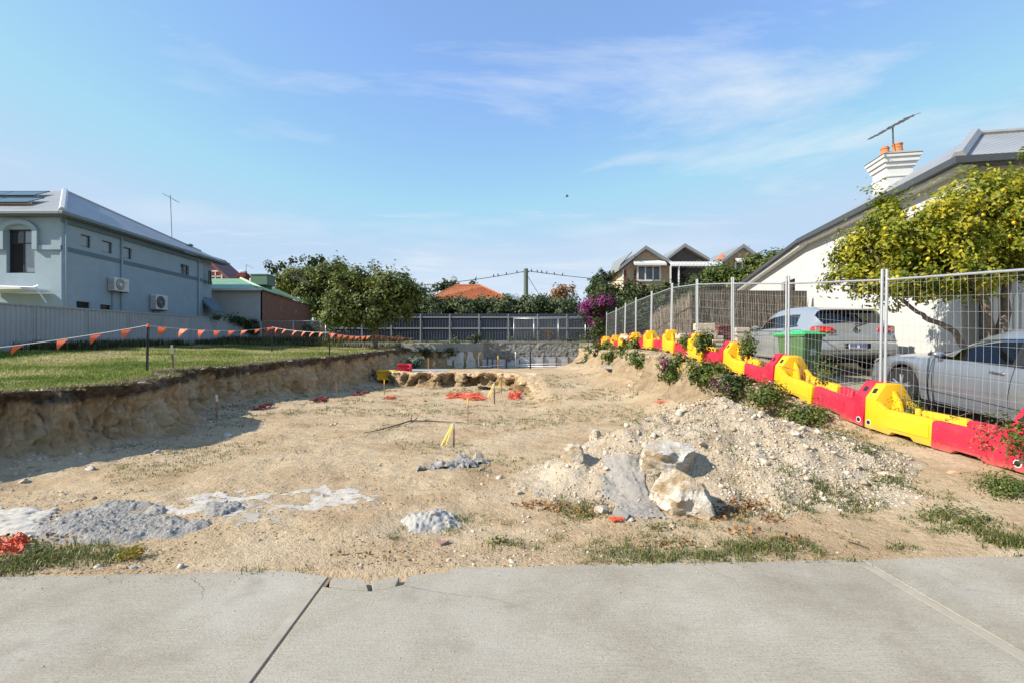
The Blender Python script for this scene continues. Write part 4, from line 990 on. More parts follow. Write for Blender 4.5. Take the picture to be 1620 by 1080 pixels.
# left trees
tree('leafy_tree', 'broad olive-green tree beside the old brick wall', P(515, 545, 47.5), [trunkto(515, 545, 500, 490, 47.5), trunkto(515, 545, 535, 485, 47.5)],
     [lobe(480,444,47.5,36,26), lobe(518,440,48,40,26), lobe(540,468,47.5,42,36), lobe(528,494,47,34,24), lobe(458,442,47.5,26,20), lobe(548,500,46.5,36,24), lobe(555,455,46.5,26,26), lobe(502,470,47,36,26)], 22000, 0.34, L_olive, 0.9, 140, 22, 0.22)
tree('rusty_tree', 'small tree with rusty autumn leaves behind the green cooler', P(448, 520, 49.5), [trunkto(448, 520, 448, 470, 49.5)],
     [lobe(446,463,49.5,20,15), lobe(458,455,49.5,14,10)], 2400, 0.36, L_rust, 0.6, 30, 10, 0.12)
tree('lawn_tree', 'slender-trunked olive-green tree at the far end of the lawn', P(592, 549, 28), [[P(593,550,28), P(593,520,28), P(589,505,28), P(583,480,28)], [P(595,550,28.1), P(597,515,28.1), P(604,490,28.1), P(612,470,28)], [P(593,530,28), P(586,510,27.8), P(580,492,27.5)]],
     [lobe(575,440,28,30,22), lobe(620,450,28,36,22), lobe(600,475,28,52,30), lobe(545,465,27.6,34,32), lobe(538,498,27,34,22), lobe(640,480,28.3,24,30), lobe(585,500,28,44,18), lobe(556,440,28,24,20), lobe(648,462,28.2,18,24)], 17000, 0.21, L_olive, 0.5, 150, 40, 0.1, shell=0.4)
# sparse sprigs above the left trees' outline
sp = [lobe(px, py, 38, 5, 5) for px, py in ((436,424),(428,417),(432,431),(446,420),(462,416),(478,410),(496,414),(508,411))]
pos, out, cl, ci = cloud(sp, 420, 0.3, 34); sprig = thing('tree_sprig', 'x', 'twig', P(470, 430, 38)); leafobj('foliage', pos, out, 0.3, L_dark, sprig)['kind'] = 'stuff'; tag(sprig, 'loose dark leafy twigs sticking up above the left trees', 'twig')
m = MB()
for l_ in sp[:5]: m.tube([P(490, 450, 38), Vector(l_[:3])], [0.03, 0.012], 4)
m.build('stem', M_bark, sprig)
# dark shrubs in the corner left of the navy fence and by the tiled roof
def shrub(name, label, lobes, n, size, mat, csize=0.4, nclus=60, group=None, cat='shrub', stems=6, extra=None, base=None):
    c = np.array([l[:3] for l in lobes]); zb = min(l[2]-l[5] for l in lobes)
    o = thing(name, label, cat, (c[:,0].mean(), c[:,1].mean(), zb) if base is None else base, group=group)
    pos, out, cl, ci = cloud(lobes, n, csize, nclus)
    leafobj('foliage', pos, out, size, mat, o, ci=ci)
    m = MB()
    for i in range(stems):
        e = Vector(cl[rng.integers(0, nclus)]); b = Vector((e.x*0.3 + c[:,0].mean()*0.7, e.y*0.3 + c[:,1].mean()*0.7, zb)); rs_ = min(0.03, 0.035*max(l_[3] for l_ in lobes)); m.tube([b, b.lerp(e, 0.5) + Vector((0,0,rs_*3)), e], [rs_, rs_*.66, rs_*.27], 4)
    m.build('stem', M_bark, o)
    if extra: extra(o, cl)
    return o
shrub('dark_shrub', 'dark shrub in the shady corner by the navy fence', [lobe(508,520,35.5,22,20), lobe(490,528,35.5,14,12)], 2200, 0.3, L_dark, 0.5, 40)
shrub('ivy', 'dark ivy spilling over the end of the pale fence', [(-17.9, 33.8, 3.45, .3, 2.0, .18), (-17.8, 35.4, 3.1, .35, .9, .5), (-17.8, 31.5, 3.5, .25, 1.8, .1)], 2600, 0.16, L_dark, 0.25, 60, cat='ivy')
shrub('dark_tree', 'dark leafy tree left of the orange tiled roof', [lobe(655,470,38,22,22), lobe(672,476,38,16,14), lobe(640,485,37.5,22,22)], 3600, 0.3, L_dark, 0.5, 50, cat='tree')
shrub('far_tree', 'sparse light-green tree top behind the orange roof', [lobe(705,453,52,14,6), lobe(722,447,52,9,6), lobe(746,448,52,5,4), lobe(690,456,52,8,4)], 700, 0.4, L_hedge, 0.5, 26, cat='tree', stems=10)
# rear hedge: five clipped-together bushes
hx = [(640, 488, 26), (690, 484, 30), (738, 484, 34), (790, 483, 32), (842, 483, 32), (889, 484, 28)]
names = ('first', 'second', 'third', 'fourth', 'fifth', 'sixth')
for i, (px, py, rx) in enumerate(hx):
    shrub('hedge_bush', '%s bush from the left in the green hedge above the navy fence' % names[i], [lobe(px, py+2, 34.0, rx, 17, 1.0), lobe(px-6, py+10, 33.8, rx, 14, 0.9), lobe(px+rx*0.5, py-2, 34, rx*0.5, 13, 0.8), lobe(px-rx*0.5, py-1, 34, rx*0.5, 12, 0.8)], 5200, 0.2, L_hedge, 0.35, 120, group='bushes of the rear hedge', cat='hedge')
shrub('brown_tree', 'bare-looking brownish tree right of the power pole', [lobe(885,463,46,18,9), lobe(905,460,46,8,10)], 900, 0.3, L_dry, 0.5, 40, cat='tree', stems=18)
m = MB(); a, b = P(900, 500, 40), P(925, 476, 40); m.prism([P(880,500,40), P(880,485,40), P(904,475.5,40), P(930,486,40), P(930,500,40)], (0, 4, 0)); o = m.build('shed_gable', simple('blue_grey_shed', (.22,.28,.33), 0.6)); tag(o, 'small blue-grey shed gable behind the rear hedge', 'shed')
# bougainvillea at the rear corner
def boug_extra(o, cl):
    pos, out, c2, ci = cloud([lobe(947,480,29.5,28,11), lobe(965,476,29.5,16,7), lobe(928,488,29.5,14,9), lobe(945,500,29.3,16,16)], 2200, 0.28, 60)
    leafobj('flowers', pos, out, 0.13, L_boug, o, 0.8, ci=ci)['kind'] = 'stuff'
shrub('bougainvillea', 'bougainvillea with purple-pink flowers at the rear right corner', [lobe(945,500,29.7,26,28), lobe(952,485,29.7,30,16), lobe(940,525,29.6,20,18)], 4200, 0.16, L_dark, 0.35, 80, extra=boug_extra)
# hedge and shrubs in front of the gabled house
for i, (px, py, rx, ry, d) in enumerate(((955,466,28,18,37), (1000,466,34,20,36.5), (1055,463,36,22,36), (1105,458,34,22,36))):
    shrub('clipped_hedge', '%s section from the left of the dark clipped hedge below the gabled house' % names[i], [lobe(px, py, d, rx, ry, 1.2), lobe(px, py+14, d-0.2, rx, ry, 1.2)], 5200, 0.22, L_dark, 0.4, 110, group='dark hedge below the gabled house', cat='hedge')
for i, px in enumerate((965, 985, 1008, 1030)): shrub('hedge_underplanting', '%s dark leafy shrub from the left behind the far wire panels' % names[i], [lobe(px, 505, 31.5, 16, 22, .6), lobe(px+8, 522, 31.3, 14, 16, .6)], 1500, 0.2, L_dark, 0.4, 40, group='shrubs behind the far wire panels')
shrub('tall_shrub', 'dark conifer-like bush at the left corner of the gabled house', [lobe(948,447,40,14,18), lobe(938,458,40,12,10), lobe(962,440,40,9,9)], 2200, 0.24, L_dark, 0.35, 50)
shrub('leafy_bush', 'bright green leafy bush in front of the verandah', [lobe(1140,432,35,26,16), lobe(1160,445,35,24,14), lobe(1118,448,35,14,12)], 4200, 0.22, L_vine, 0.4, 70)
shrub('leafy_tree', 'large green tree between the gabled house and the white wall', [lobe(1205,425,34,34,24), lobe(1225,412,34,20,14), lobe(1185,448,34,34,18)], 6500, 0.24, L_olive, 0.45, 90, cat='tree')

# lemon tree over the parked cars
LD = 9.0
lt_tr = [[(9.15,9.0,0.9),(9.17,9.0,1.7),(9.1,8.95,2.25),(8.75,8.9,2.9),(8.5,8.9,3.4)], [(9.2,9.0,1.3),(9.45,9.0,2.1),(9.55,9.05,2.7),(9.75,9.0,3.3)], [(9.15,9.05,1.0),(8.95,9.15,1.45),(8.72,9.22,1.9),(8.3,9.2,2.12),(7.95,9.25,2.35),(7.5,9.2,2.75)]]
ltree, lcl = tree('lemon_tree', 'yellow-green lemon tree with lemons over the silver cars', (9.15, 9.0, 0.75), lt_tr,
     [lobe(1440,380,9.3,84,70,1.3), lobe(1550,335,9.0,80,66,1.3), lobe(1590,385,9.0,60,60,1.2), lobe(1500,425,9.2,84,42,1.2), lobe(1400,328,9.6,28,40,0.6), lobe(1352,425,9.4,38,26,0.6), lobe(1310,436,9.4,30,12,0.4), lobe(1375,400,9.4,44,40,0.9), lobe(1340,440,9.3,40,16,.5), lobe(1605,260,8.9,20,38,0.4), lobe(1420,440,9.2,64,30,0.9), lobe(1500,445,9.1,60,26,.9), lobe(1385,455,9.3,30,22,.5), lobe(1450,462,9.2,44,18,.6), lobe(1560,440,9.0,50,30,.9), lobe(1640,330,9.0,60,70,1.3)],
     50000, 0.090, L_lemon, 0.22, 560, 90, 0.105, shell=0.5)
lv, ltt = ico(2); lv = lv * np.array([0.031, 0.031, 0.038])
lem = None
for (px, py) in ((1587,301),(1498,330),(1428,341),(1446,329),(1556,340),(1532,357),(1604,353),(1596,374),(1420,438),(1413,441),(1394,447),(1558,408),(1400,362),(1612,330),(1500,375),(1468,410)):
    q = P(px, py, 8.25 + random.uniform(-.15,.3))
    me = lem.data if lem else None
    if lem is None: lem = npmesh('lemon', lv, ltt, M_lemon, ltree, smooth=True, local=True); o = lem
    else: o = link('lemon', lem.data, None, ltree)
    o.location = q - ltree.location; o.rotation_euler = (random.uniform(-.5,.5), random.uniform(-.5,.5), 0)

# vines and shrubs draped over the right bank, one plant each
def bankplant(px, py, rx, ry, n, label, mat=L_vine, size=0.09, extra=None, d=None, drop=0.4, rz=0.35):
    g = G(px, py + ry*0.6); d = d or g.y
    p = P(px, py, d); k = d/F
    lobes = [(p.x, p.y, p.z, rx*k, rz, ry*k), (p.x - rx*k*0.4, p.y - rz*0.4, p.z - ry*k*drop, rx*k*0.7, rz*0.8, ry*k*0.6), (p.x + rx*k*0.5, p.y, p.z + ry*k*0.2, rx*k*0.5, rz*0.7, ry*k*0.5)]
    o = shrub('trailing_plant', label, lobes, int(n*0.8), size, mat, 0.16 + 0.1*k*rx*0.3, max(24, n//45), group='plants trailing over the right bank', cat='plant', extra=extra)
    return o
def flowers(mat, n, size, px, py, rx, ry, d):
    def ex(o, cl):
        k = d/F; p = P(px, py, d)
        pos, out, c2, ci = cloud([(p.x, p.y, p.z, rx*k, 0.15, ry*k)], n, 0.10, max(4, n//16)); leafobj('flowers', pos, out, size, mat, o, 0.8)['kind'] = 'stuff'
    return ex
bankplant(945, 560, 26, 16, 2000, 'green plant at the far foot of the right bank by the concrete panel', size=0.16, d=26, rz=.9)
bankplant(960, 552, 30, 14, 1800, 'green plant covering the far bank top beside the bougainvillea', size=0.15, d=24, rz=.8)
bankplant(1004, 552, 26, 16, 1800, 'bushy plant below the third farthest barriers', size=0.14, d=19.2, rz=.6)
bankplant(985, 562, 30, 17, 2400, 'green trailing plant on the far right bank below the first yellow barriers', size=0.15, d=21, rz=.8)
bankplant(1022, 566, 30, 14, 2400, 'dense green plant hanging over the middle of the right bank', size=0.13, d=16.8, rz=.6)
bankplant(1072, 582, 32, 18, 2200, 'vine with a few purple flowers hanging on the right bank', size=0.10, d=13.6, extra=flowers(L_boug, 110, 0.06, 1047, 574, 5, 11, 13.2))
bankplant(1118, 588, 34, 17, 2200, 'vine with yellow leaves below the barriers on the right bank', size=0.09, d=11.8, extra=flowers(L_yel, 60, 0.045, 1100, 580, 30, 10, 11.5))
bankplant(1158, 608, 32, 18, 2200, 'dark vine with mauve flowers over the bank edge', L_dark, size=0.075, d=10.3, extra=flowers(L_boug, 70, 0.04, 1140, 610, 24, 9, 9.9))
bankplant(1210, 622, 32, 16, 2000, 'green creeper below the big yellow barrier', size=0.06, d=9.2)
bankplant(1275, 655, 40, 13, 2400, 'low green creeper on the ground below the red barrier', size=0.05, d=8.0)
bankplant(1085, 540, 14, 7, 400, 'thin green creeper growing through the far barriers', size=0.10, d=14.4, rz=.3)
bankplant(1112, 540, 14, 16, 800, 'upright creeper climbing the wire fence by the stone pile', size=0.10, d=13.0, rz=.2)
bankplant(1183, 545, 10, 20, 700, 'leafy stem climbing by the hatchback front wheel', size=0.07, d=11.0, rz=.15)
bankplant(1304, 590, 12, 22, 700, 'leafy weed standing behind the fence near the wheelie bin', size=0.05, d=9.0, rz=.15)
bankplant(1440, 645, 18, 16, 600, 'small green weed behind the yellow barrier by the car sill', size=0.04, d=7.05, rz=.12)
bankplant(1612, 685, 16, 46, 700, 'reddish-green weed in front of the nearest red barrier', size=0.045, d=4.95, rz=.12)
bankplant(1560, 690, 12, 26, 260, 'spindly reddish weed leaning on the red barrier', L_dry, size=0.035, d=5.55, rz=.06)
bankplant(1590, 768, 30, 10, 1300, 'bright green leafy weed patch in front of the nearest red barrier', size=0.03, d=4.75, rz=.15)
# stray twig runners along the barriers
def runner(pts, label, lsize=0.035, mat=L_vine, n=40):
    o = thing('creeper_runner', label, 'plant', pts[0]); m = MB(); m.tube(pts, 0.005, 4); m.build('stem', M_bark, o)
    A = [Vector(p) for p in pts]; pos = []
    for i in range(n):
        k = random.random()*(len(A)-1); j = min(int(k), len(A)-2); pos.append(A[j].lerp(A[j+1], k-j) + Vector((random.gauss(0,.02), random.gauss(0,.02), random.gauss(0,.02))))
    pos = np.array([p[:] for p in pos]); leafobj('foliage', pos, np.tile([0,0,1.0], (n,1)), lsize, mat, o)
runner([P(1495,665,6.0), P(1540,650,5.95), P(1575,655,5.7), P(1600,680,5.3), P(1612,700,5.05)], 'arching creeper stem across the red barrier and fence', 0.05, n=60)
runner([P(1230,578,9.2), P(1262,585,9.0), P(1290,610,8.6), P(1300,632,8.3)], 'bare arching creeper stem over the yellow barrier', 0.035, n=36)

shrub('flowering_weed', 'small yellow-orange flowering weed at the footway edge on the left', [(lambda g_: (g_.x, g_.y, g_.z + .05, .09, .07, .06))(G(205, 884))], 420, 0.022, L_yel2, 0.05, 16, cat='weed')
# blue-green bush and small weeds at the back
shrub('blue_green_bush', 'round blue-green bush beside the fallen barriers at the back', [lobe(660,571,27,11,10,.4), lobe(652,575,27,8,7,.4)], 1300, 0.15, L_blue, 0.18, 34)
shrub('wall_weed', 'dark weeds hanging over the exposed soil at the back', [(-3.0, 30.3, 1.3, .9, .25, .35), (-4.4, 30.2, 1.35, .5, .25, .25)], 900, 0.12, L_dark, 0.2, 30)
shrub('wall_weed', 'green weed tuft on top of the concrete beam left of the grey panel', [(-1.35, 30.9, 2.2, .45, .25, .3)], 500, 0.13, L_hedge, 0.2, 16)
shrub('wall_weed', 'dry reddish weed in front of the chain-link fence', [(3.4, 31.3, 2.45, .18, .15, .45)], 140, 0.11, L_rust, 0.15, 8)
shrub('wall_weed', 'low grey-green weeds along the foot of the navy fence', [(x_, 31.6, 2.05, .7, .3, .25) for x_ in (-6, -4.4, -2.6, -.6, 1, 2.4, 4.2, 5)], 1500, 0.10, L_hedge, 0.2, 60)

# ---------------------------------------------------------------- grass
t = NT('grass_blades'); t.set(0.6, 0, 0.25)
L_grass = leafmat('grass_lawn', [(0, (.13,.185,.03)), (0.45, (.235,.285,.06)), (0.7, (.36,.35,.12)), (1, (.52,.45,.25))], 0.45)
L_tuft = leafmat('grass_tuft', [(0, (.05,.085,.016)), (0.4, (.105,.15,.028)), (0.7, (.21,.21,.06)), (1, (.38,.29,.14))], 0.3)
n = 230000
yy = 5.0 + (33.5-5.0) * rng.random(n) ** 1.15
xx = xl(yy) - 0.06 - (rng.random(n) ** 1.25) * np.minimum(18 + xl(yy) + 6.4 - 6.4, np.maximum(1.0, yy*1.06 + xl(yy) + 0.6))
k = (xx > -17.95) & (xx > -1.06*yy - 0.5); xx, yy = xx[k], yy[k]
pat = fbm(xx*0.7, yy*0.7, o=3, s=77); edge = np.clip((xl(yy) - xx) / 1.6, 0, 1)
k = rng.random(len(xx)) < np.clip(0.25 + edge*0.75 + pat*0.9, 0.04, 1); xx, yy, pat = xx[k], yy[k], pat[k]
hh = rng.uniform(0.035, 0.085, len(xx)) * (1 + 0.5*pat) * (1 + yy/45)
pos = np.stack([xx, yy, H(xx, yy) - 0.008], -1)
V, T = blades(pos, hh, rng.uniform(0.006, 0.012, len(xx)) * (0.6 + yy/12), 0.9)
dryp = fbm(xx*0.5, yy*0.5, o=2, s=79)
gr = npmesh('lawn_grass', V, T, L_grass, attrs={'rnd': np.repeat(np.clip(rng.random(len(xx))*0.6 + 0.2 + 0.6*dryp, 0, 1), 5)})
tag(gr, 'short patchy green lawn on the raised ground at left', 'grass', kind='stuff')
# ragged turf and crumbs along the edge of the cut
n = 9000; yy = 5.5 + 24*rng.random(n)**1.5; xx = xl(yy) + 0.02 - np.abs(rng.normal(0, 0.16, n)); k = fbm(yy*2.2, xx, o=3, s=83) > -0.25; xx, yy = xx[k], yy[k]
pos = np.stack([xx, yy, lawn_z(xx, yy) + 0.015 + 0.02*rng.random(len(xx))], -1); V, T = blades(pos, rng.uniform(0.03, 0.12, len(xx)), rng.uniform(0.006, 0.011, len(xx))*(0.7 + yy/14), 1.9, dirs=rng.normal(0, 1.1, len(xx)))
tag(npmesh('edge_turf', V, T, leafmat('dry_turf', [(0, (.07,.08,.02)), (0.4, (.16,.16,.05)), (0.7, (.27,.23,.11)), (1, (.40,.34,.20))], 0.2), attrs={'rnd': np.repeat(rng.random(len(xx)), 5)}), 'ragged dry turf hanging over the edge of the left bank', 'turf', kind='stuff')
# tall weeds along the left fence and the far end of the lawn
n = 9000; yy = rng.uniform(14, 35, n); xx = -17.75 + np.abs(rng.normal(0, 0.35, n)); k = fbm(yy*0.9, xx, o=3, s=81) > -0.1; xx, yy = xx[k], yy[k]
n2_ = 5500; x2 = rng.uniform(-17.5, -6.0, n2_); y2 = 31.2 + rng.normal(0, 0.7, n2_); xx = np.concatenate([xx, x2]); yy = np.concatenate([yy, y2])
pos = np.stack([xx, yy, H(xx, yy)], -1); V, T = blades(pos, rng.uniform(0.15, 0.6, len(xx)), rng.uniform(0.015, 0.04, len(xx)), 0.6)
tag(npmesh('fence_weeds', V, T, leafmat('weed_blades', [(0, (.025,.035,.012)), (0.6, (.06,.075,.022)), (1, (.20,.17,.075))], 0.2), attrs={'rnd': np.repeat(rng.random(len(xx)), 5)}), 'tall shaded weeds along the foot of the pale fence', 'weeds', kind='stuff')
# tufts on the sand, given where the photograph shows them: px, py, rx, ry, blades, height
tufts = [(20,890,48,16,1500,.10),(75,885,45,16,1500,.11),(130,880,60,11,900,.07),(185,880,40,12,700,.07),(410,905,22,4,120,.05),(490,898,12,4,60,.04),(250,703+30,26,6,90,.04),(275,668+45,30,5,90,.05),
 (700,842,22,7,220,.06),(630,853,18,4,110,.05),(640,840,14,4,80,.05),(730,822,26,8,260,.07),(780,825,26,5,120,.05),(820,860,36,9,420,.06),(870,855,18,6,140,.05),(905,805,26,10,320,.09),(930,818,30,8,280,.07),(880,818,30,6,160,.05),
 (980,868,40,9,420,.07),(1040,880,60,7,900,.07),(1110,880,50,6,600,.07),(1180,868,46,10,900,.08),(1240,865,60,12,1100,.08),(1300,800,50,16,1300,.09),(1340,795,40,14,800,.08),(1230,810,50,10,500,.07),(1170,815,20,8,180,.08),(1100,830,30,7,220,.06),
 (1030,835,40,7,260,.05),(1320,690,36,12,1100,.07),(1370,710,40,12,1100,.07),(1395,755,40,12,600,.06),(1410,770,30,9,500,.06),(1370,745,20,7,200,.06),(1500,820,40,13,900,.08),(1545,835,40,14,700,.07),(1580,850,50,12,900,.09),(1610,862,40,10,800,.10),
 (1595,770,34,12,1300,.06),(1440,775,20,8,200,.05),(1490,790,18,8,240,.05),(1430,868,26,4,220,.06),(1480,840,26,9,240,.05),(1340,680,22,6,300,.06),(1270,660,40,8,500,.06),(1150,820,24,5,160,.05),(1460,705,16,5,160,.05),(1540,705+45,16,5,120,.05),(1420,720,18,5,160,.04),
 (1020,680,8,3,50,.05),(990,672,12,3,70,.04),(1085,770,10,3,50,.04),(960,690,12,4,70,.04),(470,712,14,3,90,.04),(640,590,16,4,150,.06),(450,690,8,2,30,.04),(470,630,14,5,220,.12),(690,612,16,4,120,.07),(750,612,22,4,160,.07),(800,620,14,5,140,.08),(650,625,26,4,150,.06),(590,630,20,3,80,.05),(700,622,40,3,180,.05),(1020,612,6,4,60,.10),(1050,630,5,3,40,.07),(905,645,7,2,30,.04),(520,695,20,3,60,.03),(420,700,30,3,90,.03),(560,655,20,3,80,.04),(620,690,26,3,60,.03),(340,690,20,3,60,.04)]
Ps, Hs = [], []
for (px, py, rx, ry, nb, hg) in tufts:
    c = G(px, py); k = c.y/F; ncl = max(3, nb//30)
    cxs = c.x + rng.normal(0, 0.62, ncl)*rx*k; cys = c.y + rng.normal(0, 0.62, ncl)*ry*k*c.y/CH*1.0
    nb = int(nb*0.62); hg = hg*(1.0); ii = rng.integers(0, ncl, nb); x = cxs[ii] + rng.normal(0, 0.03 + 0.002*c.y, nb); y = cys[ii] + rng.normal(0, 0.03 + 0.003*c.y, nb)
    Ps.append(np.stack([x, y], -1)); Hs.append(hg * 0.8 * rng.uniform(0.25, 1.15, len(x)))
# thin weeds sprinkled over the sand
nb = 16000; y = 3.6 + 16*rng.random(nb)**1.3; x = rng.uniform(-0.8, 0.75, nb)*y; cl_ = fbm(x*0.9, y*0.9, o=4, s=88)
k = (cl_ > 0.16) & (x > xl(y) + 0.4) & (x < xfoot(y)); x, y = x[k], y[k]
rep = 5; x = np.repeat(x, rep) + rng.normal(0, .04, len(x)*rep); y = np.repeat(y, rep) + rng.normal(0, .03, len(y)*rep)
Ps.append(np.stack([x, y], -1)); Hs.append(rng.uniform(0.014, 0.042, len(x)) * (0.8 + y/14))
xy = np.concatenate(Ps); hh = np.concatenate(Hs)
TUFT_XY, TUFT_H = xy, hh          # planted after the rubble heap is known
# ---------------------------------------------------------------- rubble heap
RID = np.array([(1.05,5.8,.36),(1.6,6.1,.60),(2.4,6.5,.84),(3.1,6.55,.88),(3.8,6.35,.60)])
def mound(x, y):
    x = np.asarray(x, float); y = np.asarray(y, float); m = np.full(np.broadcast(x, y).shape, -9.0)
    for a, b in zip(RID, RID[1:]):
        d = b[:2]-a[:2]; L2 = d @ d; t_ = np.clip(((x-a[0])*d[0] + (y-a[1])*d[1]) / L2, 0, 1)
        qx, qy = a[0]+d[0]*t_, a[1]+d[1]*t_; h = a[2] + (b[2]-a[2])*t_
        ang = np.where(y < qy, 0.46, 0.6)
        m = np.maximum(m, h - np.hypot(x-qx, y-qy)*ang)
    m = m + 0.06*fbm(x*1.7, y*1.7, o=3, s=201) + 0.018*fbm(x*8, y*8, o=3, s=205)
    m = np.where(m > 0.06, m, np.where(m > -0.1, 0.06*np.clip((m+0.1)/0.16, 0, 1)**2, 0)) 
    return np.where(m > 0.004, m - 0.012*sstep(0.5,0.7,m), 0) - 0.03*(m <= 0.004)
mx, my = np.arange(-0.2, 5.7, 0.022), np.arange(4.0, 8.2, 0.022)
MX, MY = np.meshgrid(mx, my, indexing='ij'); MM = mound(MX, MY); mound = bilinear(mx, my, MM)
def HM(x, y): return H(x, y) + np.maximum(mound(x, y), 0)
def GM(px, py):
    d = 14.0
    for ds in (np.linspace(2.2, 14, 100), None):
        if ds is None: ds = np.linspace(d-0.13, d, 30)
        xs = (px-CX)/F*ds; zr = CH + (HY-py)/F*ds; hit = np.nonzero(zr <= HM(xs, ds))[0]; d = ds[hit[0]] if len(hit) else d
    x = (px-CX)/F*d; return Vector((x, d, float(HM(x, d))))
t = NT('rubble_sand'); t.set(0.95, 0, 0.1)
c = t.ramp(t.noise(2.2, 8, 0.65, 0.4), [(0.3, (.40,.31,.205)), (0.5, (.52,.425,.305)), (0.68, (.60,.52,.405))])
c = t.mix(t.rng(t.noise(26, 5, 0.7), 0.5, 0.72, 0, 0.5), c, (.28,.215,.145)); t.base(c); t.bump(t.noise(30, 7, 0.7), 0.9, 0.05); M_rub = t.m
t = NT('limestone_pebble'); t.set(0.9, 0, 0.15)
c = t.ramp(t.attr('rnd'), [(0, (.29,.22,.145)), (0.4, (.44,.37,.27)), (0.75, (.56,.50,.40)), (1, (.66,.61,.52))]); c = t.mix(t.rng(t.noise(18, 6, 0.7), 0.4, 0.7, 0, 0.4), c, (.38,.29,.19)); t.base(c); t.bump(t.noise(60, 5, 0.7), 0.5, 0.01); M_peb = t.m
t = NT('limestone_rock'); t.set(0.92, 0, 0.12)
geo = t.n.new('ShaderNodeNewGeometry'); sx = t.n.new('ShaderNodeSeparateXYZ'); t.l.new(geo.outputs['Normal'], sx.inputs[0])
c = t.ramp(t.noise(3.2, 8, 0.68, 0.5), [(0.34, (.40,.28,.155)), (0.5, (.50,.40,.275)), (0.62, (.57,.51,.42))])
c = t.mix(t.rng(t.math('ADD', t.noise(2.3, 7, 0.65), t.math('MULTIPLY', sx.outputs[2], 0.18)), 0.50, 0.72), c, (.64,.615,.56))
c = t.mix(t.rng(t.noise(30, 5, 0.75), 0.60, 0.72, 0, 0.5), c, (.42,.34,.25)); t.base(c)
t.bump(t.math('ADD', t.noise(9, 9, 0.72), t.math('MULTIPLY', t.noise(40, 5, 0.7), 0.5)), 0.9, 0.06); M_rock = t.m

heap = thing('rubble_heap', 'broad heap of sandy rubble and broken limestone beside the barriers', 'rubble heap', (2.8, 6.0, 0))
MZ = H(MX, MY) + np.where(MM > 0, MM, -0.04)
npmesh('mound', np.stack([MX, MY, MZ], -1).reshape(-1, 3), gridfaces(len(mx), len(my), MM > -0.5), M_rub, heap, smooth=True)
nst = 300; sx_ = []
while len(sx_) < nst:
    x = random.uniform(0.2, 5.2); y = random.uniform(4.6, 7.4); q = float(mound(x, y))
    if q > 0.03 and random.random() < 0.12 + q*1.5 + (0.35 if x > 2.8 else 0): sx_.append((x, y))
pebdata = []
for i in range(10):
    v, tt = rockverts(2, 700+i, 0.5, 12, (0.35, 0.7), fine=0.04); v = v/np.abs(v).max()*np.array([1, .85, .75])
    me = npmesh('stone', v, tt, M_peb, None, {'rnd': np.full(len(v), 0.15 + 0.085*i)}); pebdata.append(me.data); bpy.data.objects.remove(me)
for x, y in sx_:
    o = link('stone', random.choice(pebdata), None, heap); s_ = 0.017 + 0.052*random.random()**2.3
    o.scale = (s_*random.uniform(.8,1.3), s_, s_*random.uniform(.8,1.1)); o.rotation_euler = (random.uniform(-.5,.5), random.uniform(-.5,.5), random.uniform(0, 6.3))
    o.location = (x-2.8, y-6.0, float(HM(x, y)) + s_*0.3)
n = 52000; x = rng.uniform(-0.1, 5.0, n); y = rng.uniform(4.4, 7.8, n); mq = mound(x, y); cl_ = fbm(x*1.6, y*1.6, o=3, s=207)
k = (mq > 0.004) & (rng.random(n) < np.clip(0.4 + cl_*0.8 + 0.25*(x > 2.6), 0.08, 1)); x, y = x[k], y[k]
V, T, rn = pebbles(np.stack([x, y, HM(x, y)], -1), 0.004 + 0.024*rng.random(len(x))**3)
npmesh('gravel', V, T, M_peb, heap, {'rnd': rn})['kind'] = 'stuff'

# crumbs of stone along the lip and the foot of the left bank
n = 5200; y = 5.6 + 22*rng.random(n)**1.5; lipm = rng.random(n) < 0.55; x = np.where(lipm, xl(y) - np.abs(rng.normal(0, .22, n)), xl(y) + 0.2 + np.abs(rng.normal(0, .4, n)))
z = np.where(lipm, lawn_z(x, y) + 0.02, H(x, y)); V, T, rn = pebbles(np.stack([x, y, z], -1), (0.007 + 0.03*rng.random(n)**3) * (0.8 + y/16))
tag(npmesh('bank_stones', V, T, M_peb, None, {'rnd': rn*0.8}), 'small stones crumbled along the top and foot of the left bank', 'stones', kind='stuff')
# loose pebbles and clods on the sand
n = 16000; y = 3.5 + 18*rng.random(n)**1.7; x = rng.uniform(-1.05, 0.75, n)*y; cl_ = fbm(x*0.8, y*0.8, o=3, s=211)
k = (x > xl(y)+0.25) & (x < xfoot(y)+0.6) & (rng.random(n) < np.clip(0.35+cl_*0.8 + 0.8*np.exp(-(x-xl(y))/0.7), 0.08, 1)) & (y > path_edge(x)+0.03); x, y = x[k], y[k]
V, T, rn = pebbles(np.stack([x, y, HM(x, y)], -1), (0.004 + 0.015*rng.random(len(x))**3.0) * (1 + y/12) * (1 + 1.4*(rng.random(len(x)) < 0.05)))
tag(npmesh('pebbles', V, T, M_peb, None, {'rnd': rn}), 'small pale pebbles scattered over the sandy lot', 'pebbles', kind='stuff')
n = 4000; x = rng.uniform(2.5, 6.2, n); y = rng.uniform(3.6, 6.5, n); k = mound(x, y) < 0.01; x, y = x[k], y[k]
n = 40000; y = 3.45 + 15*rng.random(n)**1.5; x = rng.uniform(-1.05, 0.8, n)*y; cl_ = fbm(x*1.1, y*1.1, o=3, s=221)
k = (x > xl(y)+0.1) & (x < 5.4) & (cl_ > -0.15) & (y > path_edge(x)+0.02); x, y = x[k], y[k]
V, T, rn = pebbles(np.stack([x, y, HM(x, y)], -1), (0.003 + 0.011*rng.random(len(x))**3.0) * (1 + y/14))
M_clod = simple('sand_clod', (.24,.165,.095), 0.95, 0.3, 8)
